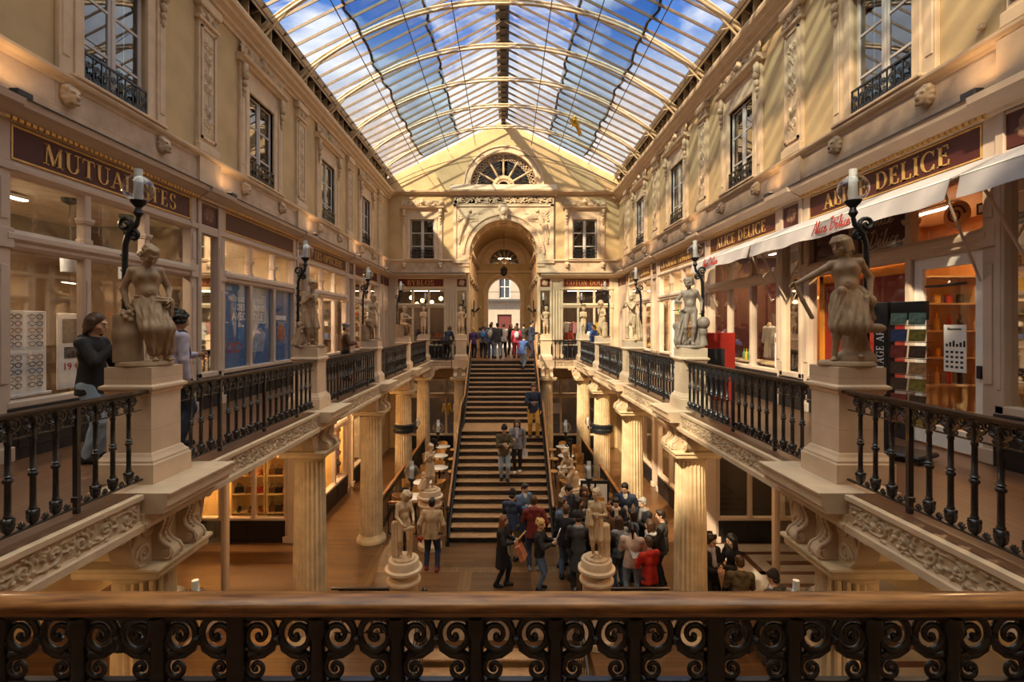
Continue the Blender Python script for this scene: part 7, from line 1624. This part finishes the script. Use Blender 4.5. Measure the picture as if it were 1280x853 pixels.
# ---- left and right galleries
person('person in a black hoodie and loose jeans looking at the spectacles window', (-4.93, 6.0, 0), 100, 1.80, ('black', 'hoodie'), ('lightdenim', 'trousers'), 'black', ('bob', 'brown'), h=.008, pitch=.25, armL='phone', armR='hold', extra=[('phone', 'black', 'L', 'dark phone held by the person in the black hoodie')])
person('person in a lavender jacket with curly black hair by the near left pedestal', (-4.42, 6.75, 0), 150, 1.86, ('lavender', 'hoodie'), ('navy', 'trousers'), 'black', ('curly', 'black'), 'm', h=.008, pitch=.3, armL='hang', armR='hold', extra=[('scarf', 'navy')])
person('person in a brown coat and grey beret on the left gallery', (-4.75, 14.9, 0), 115, 1.70, ('brown', 'coat'), ('black', 'trousers'), 'black', ('beret', 'dark'), h=.012, armL='hold', armR='fold', w=1.1)
person('person in black holding a phone before the far left shop window', (-4.1, 24.7, 0), 10, 1.78, ('black', 'jacket'), ('black', 'trousers'), 'black', ('short', 'dark'), h=.014, armL='phone', armR='phone')
person('person in dark blue bending over before the far left shop', (-2.85, 24.5, 0), 150, 1.72, ('navy', 'jacket'), ('black', 'trousers'), 'black', ('bob', 'brown'), h=.014, lean=.45, armL='hold', armR='hold')
person('person in a bright blue jacket before the far right shop window', (4.55, 24.7, 0), -60, 1.72, ('blue', 'jacket'), ('darkdenim', 'trousers'), 'black', ('pony', 'brown'), h=.014, armL='hold', armR='fold', extra=[('card', 'white', 'L', 'pale booklet held by the person in the bright blue jacket')])
# ---- far crowd at the stair top
G_ = 'visitors at the top of the stairs'
far = [(-1.62, 25.6, 160, 1.5, 'purple', 'black', 'blonde', 'bob', 'blond child in purple carrying a blue folder, leftmost at the stair top', [('folder', 'skyblue', 'L', 'bright blue folder carried by the blond child')]),
       (-1.15, 26.2, 180, 1.6, 'grey', 'charcoal', 'brown', 'short', 'person in a grey jacket seen from behind at the stair top', [('backpack', 'skyblue')]),
       (-.72, 25.7, 175, 1.7, 'denim', 'denim', 'dark', 'short', 'person in denim seen from behind at the stair top', [('backpack', 'cream')]),
       (-.35, 25.3, 190, 1.74, 'charcoal', 'lightdenim', 'black', 'short', 'person in a charcoal jacket and pale jeans at the stair top', []),
       (-.05, 26.4, 200, 1.72, 'white', 'black', 'brown', 'short', 'person in a white top among the stair top group', []),
       (-1.2, 28.2, 20, 1.82, 'charcoal', 'black', 'grey', 'short', 'grey haired person standing behind the stair top group', []),
       (-.75, 28.6, 0, 1.8, 'black', 'black', 'black', 'short', 'person in black at the back of the stair top group', []),
       (.35, 28.4, 30, 1.7, 'black', 'black', 'auburn', 'long', 'auburn haired person walking away in the passage', []),
       (.65, 27.4, 170, 1.6, 'maroon', 'black', 'ginger', 'short', 'person in maroon with ginger hair in the passage', []),
       (.75, 29.5, 180, 1.75, 'olive', 'black', 'dark', 'short', 'person in olive far back in the passage', []),
       (.62, 25.6, 185, 1.62, 'pink', 'pink', 'brown', 'long', 'person in pink with a pale backpack at the stair top', [('backpack', 'lavender')]),
       (1.05, 27.0, 190, 1.75, 'charcoal', 'denim', 'dark', 'short', 'person in dark grey beside the right passage wall', []),
       (1.38, 25.35, 100, 1.85, 'navy', 'navy', 'dark', 'short', 'person in a navy coat leaning by the right stair pedestal', [])]
for x, y, rz_, H_, tc_, lc_, hc_, hs_, lb, ex in far:
    person(lb, (x + .05, y, 0), rz_, H_ * 1.04, (tc_, 'jacket'), (lc_, 'trousers'), 'black', (hs_, hc_), h=.016, armL='fold' if len(lb) % 2 else 'hang', armR='hang' if len(lb) % 3 else 'hold', extra=ex, group=G_, feet=((-.12, .05), (.10, -.10)))
# ---- on the stairs
person('person in a blue jacket and pale jeans climbing the top steps', (.85, 23.05, STEP(25)), 150, 1.70, ('blue', 'jacket'), ('lightdenim', 'trousers'), 'black', ('short', 'dark'), h=.012, lean=.45, armL='fwd', armR='hold', feet=((-.1, .05), (.12, -.25)), legz=(0, .17), hipz=-.08)
person('person in a navy coat and mustard trousers coming down below the landing', (1.12, 18.05, STEP(13)), 8, 1.97, ('navy', 'jacket'), ('mustard', 'trousers'), 'charcoal', ('short', 'brown'), h=.0095, pitch=.35, armL='hold', armR='hang', feet=((-.1, .06), (.12, -.12)), legz=(0, 0), extra=[('paper', 'white', 'L', 'white paper held by the person in mustard trousers', 70)])
person('person in a dark brown jacket and jeans coming down the stairs, on the left', (.06, 16.25, STEP(7)), 5, 1.84, ('olive', 'jacket'), ('lightdenim', 'trousers'), 'black', ('beanie', 'dark'), h=.0095, pitch=.4, armL='fold', armR='hold', feet=((-.08, .10), (.10, -.02)))
person('person in a grey jacket with a pale scarf coming down the stairs', (.50, 16.55, STEP(8)), -8, 1.80, ('grey', 'jacket'), ('black', 'leggings'), 'white', ('long', 'brown'), h=.0095, pitch=.3, armL='hold', armR='hang', feet=((-.06, -.06), (.08, .12)), extra=[('scarf', 'lavender'), ('paper', 'white', 'R', 'white sheet hanging from the hand of the person in the grey jacket', 175)])
# ---- lower hall
person('person in a tan suede jacket walking away, left of the stairs', (-1.80, 12.75, F), 178, 1.84, ('tan', 'jacket'), ('navy', 'trousers'), 'maroon', ('short', 'black'), pitch=.1, armL=(.10, -.06, -.50), armR=(.10, .04, -.50), feet=((-.14, .05), (.14, -.02)), w=1.08, extra=[('camera', 'red', 'R', 'small red and black camera in the hand of the person in tan suede')])
person('person in a long black coat with long auburn hair reading a yellow folder', (.02, 11.95, F), 75, 1.72, ('black', 'coat'), ('black', 'leggings'), 'black', ('long', 'auburn'), pitch=.3, armL='hold', armR='hold', feet=((-.06, .12), (.08, -.10)), extra=[('folder', 'mustard', 'R', 'yellow folder held by the person in the long black coat', 40), ('bag', 'orange', 'L', 'orange bag carried behind the long black coat')])
person('person in a black beanie and denim jacket facing the stairs', (.28, 13.3, F), 160, 1.86, ('darkdenim', 'hoodie'), ('khaki', 'trousers'), 'black', ('beanie', 'dark'), pitch=.3, armL='hold', armR='hold')
person('person in a blue denim jacket with dark hair, at the foot of the stairs', (.62, 13.95, F), 35, 1.86, ('denim', 'jacket'), ('darkdenim', 'trousers'), 'black', ('short', 'dark'), pitch=.25, hyaw=.3, armL='fold', armR='hold', extra=[('shirt', 'white')])
person('person in a maroon hooded jacket seen from behind', (.84, 12.75, F), 185, 1.90, ('maroon', 'hoodie'), ('darkdenim', 'trousers'), 'grey', ('short', 'brown'), pitch=.15, armL=(.10, -.10, -.46), armR='hold', extra=[('scarf', 'black')])
person('blond curly haired person in a black leather jacket, side on', (.92, 11.78, F), 75, 1.68, ('black', 'short'), ('denim', 'leggings'), 'black', ('curly', 'blonde'), pitch=.2, armL='read', armR='read', extra=[('card', 'white', 'R', 'white booklet read by the blond person in leather', 20)])
Gc = 'visitors gathered right of the stairs'
crowd = [(1.58, 12.95, 60, 1.80, ('denim', 'jacket'), ('denim', 'trousers'), ('bob', 'brown'), 'l', 'person in a pale denim jacket at the left edge of the gathering', [], 'hang', 'fold'),
 (1.80, 13.55, 40, 1.96, ('navy', 'jacket'), ('black', 'trousers'), ('short', 'dark'), 'l', 'tall person in navy at the back left of the gathering', [('shirt', 'charcoal')], 'hang', 'hang'),
 (2.28, 13.75, 0, 1.84, ('charcoal', 'jacket'), ('black', 'trousers'), ('wavy', 'brown'), 'l', 'person with glasses and long brown hair at the back of the gathering', [('glasses',), ('scarf', 'brown')], 'fold', 'fold'),
 (2.00, 13.0, 70, 1.80, ('charcoal', 'jacket'), ('black', 'trousers'), ('long', 'dark'), 'l', 'person with long straight dark hair in profile within the gathering', [], 'hold', 'hold'),
 (2.52, 13.2, -20, 1.80, ('black', 'jacket'), ('black', 'trousers'), ('bun', 'dark'), 'l', 'person with a red scarf behind the near right statue', [('scarf', 'red')], 'fold', 'hold'),
 (1.62, 12.3, 160, 1.82, ('black', 'jacket'), ('denim', 'trousers'), ('short', 'brown'), 'l', 'brown haired person in a black jacket seen from behind beside the statue', [], 'hold', 'hang'),
 (1.85, 11.75, 175, 1.84, ('charcoal', 'coat'), ('black', 'trousers'), ('beanie', 'dark'), 'l', 'person in a long charcoal coat and beanie seen from behind', [('scarf', 'grey'), ('paper', 'white', 'R', 'white paper at the side of the long charcoal coat', 60)], 'hold', 'hold'),
 (2.72, 12.5, -40, 1.76, ('brown', 'jacket'), ('black', 'trousers'), ('curly', 'ginger'), 'l', 'ginger curly haired person in the middle of the gathering', [], 'fold', 'hold'),
 (3.02, 12.95, -10, 1.82, ('black', 'jacket'), ('black', 'trousers'), ('short', 'black'), 'l', 'person with a cream fleece lining facing the camera', [('shirt', 'cream'), ('scarf', 'cream')], 'hang', 'hold'),
 (3.42, 13.6, -12, 2.0, ('navy', 'parka'), ('black', 'trousers'), ('short', 'black'), 'm', 'tallest person, navy parka over a grey hoodie, before the right column', [('shirt', 'white')], 'pocket', 'pocket'),
 (3.72, 12.75, -75, 1.88, ('black', 'jacket'), ('charcoal', 'trousers'), ('short', 'grey'), 'l', 'grey haired person in a black leather jacket with a grey scarf', [('scarf', 'grey')], 'hold', 'fold'),
 (2.98, 11.15, 165, 1.84, ('pinkish', 'sweater'), ('lightdenim', 'trousers'), ('pony', 'black'), 'l', 'person in a pale pink sweater with a black ponytail seen from behind', [], 'hold', 'hold'),
 (3.50, 11.4, -130, 1.82, ('black', 'jacket'), ('black', 'trousers'), ('bob', 'brown'), 'l', 'person in black leather with a white collar beside the pink sweater', [('scarf', 'white'), ('paper', 'white', 'L', 'white page held by the person with a white collar', 30)], 'hold', 'hold'),
 (3.92, 11.95, -120, 1.84, ('charcoal', 'jacket'), ('black', 'trousers'), ('short', 'dark'), 'l', 'person in dark grey at the right edge of the gathering', [], 'hold', 'fold'),
 (3.22, 10.62, -160, 1.74, ('red', 'parka'), ('black', 'trousers'), ('short', 'brown'), 'l', 'person in a bright red hooded jacket by the low barrier', [('paper', 'white', 'R', 'white papers held by the person in bright red', 40)], 'hold', 'hold'),
 (2.38, 11.45, 170, 1.82, ('black', 'coat'), ('black', 'trousers'), ('short', 'dark'), 'l', 'person in a black coat seen from behind right of the statue', [], 'hold', 'hold'),
 (2.86, 11.85, -150, 1.72, ('grey', 'jacket'), ('denim', 'trousers'), ('long', 'brown'), 'l', 'person in a grey jacket bending over a page in the gathering', [('backpack', 'grey')], 'hold', 'hold'),
 (3.30, 12.25, -100, 1.76, ('denim', 'jacket'), ('black', 'trousers'), ('wavy', 'dark'), 'l', 'person in a denim jacket facing left inside the gathering', [], 'fold', 'hold'),
 (4.48, 10.55, 20, 1.86, ('black', 'jacket'), ('black', 'trousers'), ('curly', 'dark'), 'l', 'person with glasses and a patterned grey scarf right of the fluted column', [('glasses',), ('scarf', 'lavender')], 'hold', 'fold'),
 (5.02, 10.6, -80, 1.84, ('black', 'jacket'), ('black', 'trousers'), ('long', 'black'), 'l', 'person with long black hair turned left, right of the fluted column', [('card', 'white', 'L', 'white booklet of the person with long black hair', 60)], 'hold', 'hold'),
 (4.72, 9.65, 170, 1.78, ('olive', 'hoodie'), ('black', 'trousers'), ('short', 'brown'), 'l', 'person in an olive hooded jacket seen from behind at the right', [], 'hold', 'hold'),
 (5.10, 9.1, 200, 1.76, ('charcoal', 'hoodie'), ('black', 'trousers'), ('beanie', 'black'), 'l', 'person in a dark cap and pale scarf at the far right of the hall', [('scarf', 'lavender')], 'hold', 'hold')]
for x, y, rz_, H_, tp, lg, hr, sk, lb, ex, al, ar in crowd:
    person(lb, (x, y, F), rz_, H_, tp, lg, 'black', hr, sk, armL=al, armR=ar, extra=ex, group=Gc, pitch=.2 + .02 * (len(lb) % 9), hyaw=(len(lb) % 5 - 2) * .12, feet=((-.11, .03 * (len(lb) % 3)), (.11, -.04 * (len(lb) % 2))))

# ------------------------------------------------------------------ cafe terrace: railings, tables, chairs
M_RATTAN = pm('tan_rattan', (.50, .27, .09), .55, var=.2, scale=25); M_TABLE = pm('white_table_top', (.72, .70, .70), .25, var=.03); M_STOOL = pm('stool_wood', (.50, .28, .11), .45, var=.15)
def terrace_rail(x0, y0, x1, y1, label):
    L = math.hypot(x1 - x0, y1 - y0); t = thing('terrace_railing', label, 'railing', ((x0 + x1) / 2, (y0 + y1) / 2, ZL), math.atan2(y1 - y0, x1 - x0), 'cafe terrace railings')
    put('handrail', MB().box(-L / 2, L / 2, -.05, .05, 1.02, 1.07, .012), M_RAIL, t); n = int(L / .16); fr = MB().box(-L / 2, L / 2, -.015, .015, .08, .11).box(-L / 2, L / 2, -.015, .015, .93, .96)
    for i in range(n + 1): x = -L / 2 + L * i / n; fr.box(x - .012, x + .012, -.012, .012, 0, 1.02); fr.box(x - .03, x + .03, -.018, .018, .10, .2, .01)
    for i in range(n): x = -L / 2 + L * (i + .5) / n; fr.merge(MB().tube([(a, 0, c) for a, c, _ in spiral(0, 0, .06, .012, 0, 1.4, 9)], .011, 4), (x, 0, .84))
    put('iron_infill', fr, M_IRON2, t)
def cafe_table(x, y, label):
    t = thing('cafe_table', label, 'table', (x, y, ZL), 0, 'round white cafe tables'); put('top', MB().lathe([(.0, .72), (.33, .72), (.35, .735), (.35, .75), (.34, .757), (0, .757)], n=28), M_TABLE, t, smooth=40)
    put('pedestal', MB().lathe([(.22, 0), (.21, .03), (.04, .05), (.03, .1), (.03, .72)], n=14), M_IRON2, t, smooth=40)
def chair_proto():
    t = thing('cafe_chair', '', 'chair', (0, 0, 0), 0, 'tan rattan cafe chairs')
    put('seat', MB().lathe([(.0, .42), (.21, .42), (.23, .44), (.22, .46), (0, .47)], n=20), M_RATTAN, t, smooth=50)
    mb = MB(); n = 14
    for j in range(2):
        r = .225 + .012 * j
    P = []
    for i in range(n + 1):
        a = PI * (-.12 + 1.24 * i / n); 
        for r, z in ((.215, .46), (.25, .62), (.26, .80), (.245, .80), (.235, .62), (.20, .46)): P.append((r * math.cos(a), r * math.sin(a), z - (.10 * max(0, abs(math.cos(a)) - .55) if z > .7 else 0)))
    Fc = [(i * 6 + j, (i + 1) * 6 + j, (i + 1) * 6 + (j + 1) % 6, i * 6 + (j + 1) % 6) for i in range(n) for j in range(6)] + [(0, 1, 2, 3, 4, 5), tuple(n * 6 + q for q in (5, 4, 3, 2, 1, 0))]
    put('backrest', mb.add(P, Fc), M_RATTAN, t, smooth=50)
    for a in (PI / 4, 3 * PI / 4, 5 * PI / 4, 7 * PI / 4): put('leg', MB().tube([(.15 * math.cos(a), .15 * math.sin(a), .43), (.21 * math.cos(a), .21 * math.sin(a), 0)], .014, 6), M_STOOL, t)
    return t
def stool_proto():
    t = thing('stool', '', 'stool', (0, 0, 0), 0, 'round wooden stools'); put('seat', MB().lathe([(0, .62), (.19, .62), (.2, .64), (.19, .665), (0, .67)], n=22), M_STOOL, t, smooth=40)
    for a in (PI / 4, 3 * PI / 4, 5 * PI / 4, 7 * PI / 4): put('leg', MB().tube([(.12 * math.cos(a), .12 * math.sin(a), .62), (.18 * math.cos(a), .18 * math.sin(a), 0)], .014, 6), M_IRON2, t)
    put('foot_ring', MB().tube([(.155 * math.cos(a), .155 * math.sin(a), .25) for a in np.linspace(0, 2 * PI, 17)], .008, 5), M_IRON2, t); return t
cp, sp_ = None, None
def seat(kind, x, y, rz_, label):
    global cp, sp_
    if kind == 'c': o = cp = chair_proto() if cp is None else cp; o = o if not cp.get('used') else dup(cp)
    else: o = sp_ = stool_proto() if sp_ is None else sp_; o = o if not sp_.get('used') else dup(sp_)
    (cp if kind == 'c' else sp_)['used'] = 1
    o.location = (x, y, ZL); o.rotation_euler = (0, 0, R(rz_)); o['label'] = label; return o
for sg in (-1, 1):
    nm = sname[sg]
    terrace_rail(sg * 3.72, 15.0, sg * 3.72, 18.75, 'iron terrace railing with wooden top on the %s, between the third and fourth columns' % nm)
    terrace_rail(sg * 3.72, 19.55, sg * 3.72, 23.3, 'iron terrace railing with wooden top on the %s, beyond the strapped column' % nm)
    terrace_rail(sg * 1.75, 14.75, sg * 3.4, 14.75, 'front iron railing of the %s cafe terrace' % nm)
    for i, (x, y) in enumerate(((2.85, 16.1), (2.85, 17.6), (2.5, 19.4), (2.72, 21.2), (2.8, 22.8))):
        lq_ = ['nearest the front', 'second from front', 'in the middle', 'fourth from front', 'at the back'][i]
        cafe_table(sg * x, y, 'round white cafe table on the %s terrace, %s' % (nm, lq_))
        seat('c', sg * (x + .52), y + .1, -90 * sg + 0, 'tan rattan chair outside the %s terrace table %s' % (nm, lq_))
        seat('c' if i < 2 else 's', sg * (x - .55), y + (.05 if i < 2 else -.15), 90 * sg, '%s on the stair side of the %s terrace table %s' % ('tan rattan chair' if i < 2 else 'round wooden stool', nm, lq_))
        seat('c', sg * (x + .1), y + .62, 0, 'tan rattan chair behind the %s terrace table %s' % (nm, lq_))
for sg, x in ((1, 2.75),):
    t = thing('newspaper_stand', 'stand of newspapers and posters behind the gathering, on the right terrace front', 'stand', (x, 14.55, ZL)); put('board', MB().box(-.42, .42, 0, .04, .7, 1.75, .008).box(-.42, -.38, 0, .04, 0, .7).box(.38, .42, 0, .04, 0, .7), M_BLACKB, t)
    put('poster', MB().box(-.36, -.02, -.008, 0, .95, 1.65).box(.04, .36, -.008, 0, .95, 1.65), M_WHITE, t); put('print', MB().box(-.32, -.14, -.012, -.008, 1.35, 1.55).box(.1, .28, -.012, -.008, 1.05, 1.25), M_ORB, t)
for o in (cp, sp_): del o['used']
# ================================================================== light and camera
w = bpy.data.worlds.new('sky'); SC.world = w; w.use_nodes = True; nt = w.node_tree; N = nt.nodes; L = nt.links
bg = N['Background']; tc = N.new('ShaderNodeTexCoord'); sx = N.new('ShaderNodeSeparateXYZ'); L.new(tc.outputs['Generated'], sx.inputs[0])
rp = N.new('ShaderNodeValToRGB'); cr = rp.color_ramp
for p, c in ((.0, (.50, .42, .38)), (.36, (.75, .62, .54)), (.44, (.50, .55, .68)), (.50, (.10, .25, .62)), (.58, (.03, .12, .45)), (.66, (.10, .25, .6)), (.80, (3.0, 2.6, 2.0))):  # last stop: bright zenith added out of view to light the hall
    e = cr.elements.new(p); e.color = (*c, 1)
cr.elements.remove(cr.elements[0]); cr.elements.remove(cr.elements[-1])
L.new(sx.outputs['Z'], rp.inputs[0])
mp = N.new('ShaderNodeMapping'); mp.inputs['Scale'].default_value = (2.2, 2.2, 4.5); L.new(tc.outputs['Generated'], mp.inputs[0])
nz = N.new('ShaderNodeTexNoise'); nz.inputs['Scale'].default_value = 2.3; nz.inputs['Detail'].default_value = 8; nz.inputs['Distortion'].default_value = .5; L.new(mp.outputs[0], nz.inputs['Vector'])
cl = N.new('ShaderNodeValToRGB'); cl.color_ramp.elements[0].position = .48; cl.color_ramp.elements[1].position = .66; L.new(nz.outputs['Fac'], cl.inputs[0])
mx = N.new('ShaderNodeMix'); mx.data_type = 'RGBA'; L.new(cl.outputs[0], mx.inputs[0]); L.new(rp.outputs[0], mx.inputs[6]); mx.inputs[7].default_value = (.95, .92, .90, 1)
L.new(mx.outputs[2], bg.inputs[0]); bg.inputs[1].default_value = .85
sun = lamp('sun', 'SUN', (-20, -20, 30), 7.0, (1, .76, .47), angle=R(1.8))
sun.rotation_euler = Vector((1.0, 1.2, -1.35)).to_track_quat('-Z', 'Y').to_euler()
WARM = (1, .60, .28)
# recessed downlights under the galleries and small uplights standing on the shop cornices
DL = MB().lathe([(.10, 0), (.10, -.02), (.07, -.025), (.07, -.005)], n=16).mesh('bezel', M_WHITE, 40); DE = MB().lathe([(.068, -.006), (.0, -.012)], n=14, cap=False).mesh('diffuser', emit('warm_downlight', (1, .62, .3), 6), 60)
UL = MB().box(-.10, .10, -.06, .06, 0, .08, .01).mesh('housing', M_LEAD); UE = MB().box(-.08, .08, -.04, .04, .08, .084).mesh('diffuser', emit('warm_uplight', (1, .66, .34), 4))
pos = ['beside the camera', 'behind the first column', 'behind the second column', 'behind the third column', 'behind the fourth column']
for sg in (-1, 1):
    for i, y in enumerate(BC):
        t = thing('downlight', 'round recessed downlight under the %s gallery, %s' % (sname[sg], pos[i]), 'ceiling light', (sg * 4.75, y, -.38), 0, 'downlights under the galleries')
        put('bezel', DL, None, t); put('diffuser', DE, None, t); lamp('downlight_lamp', 'AREA', (sg * 4.75, y, -.42), 34, WARM, size=.14, shape='DISK')
    for i, y in enumerate(CL[1:]):
        t = thing('uplight', 'small dark uplight on the %s shop cornice at the %s pilaster' % (sname[sg], ['first', 'second', 'third', 'fourth', 'last'][i]), 'light', (sg * 5.72, y + .5, 4.40), side(sg), 'uplights on the shop cornices')
        put('housing', UL, None, t); put('diffuser', UE, None, t); lamp('uplight_lamp', 'AREA', (sg * 5.66, y + .5, 4.52), 2.2, WARM, rot=(PI, sg * R(-12), 0), size=.16)
lamp('passage_fill', 'AREA', (0, 27.9, 7.75), 150, (1, .78, .5), size=1.2)  # unseen fill light added above the portal arch to brighten the passage
cam = bpy.data.cameras.new('camera'); co = bpy.data.objects.new('camera', cam); COL.objects.link(co); SC.camera = co
co.location = (.11, 0, 1.65); co.rotation_euler = (PI / 2, 0, 0); cam.sensor_width = 36; cam.lens = 615 / 1280 * 36; cam.shift_x = .00625; cam.shift_y = -.01445; cam.clip_start = .05
vs = SC.view_settings; vs.view_transform = 'Standard'; vs.look = 'None'; vs.exposure = 0.82; vs.gamma = 1; vs.use_curve_mapping = False
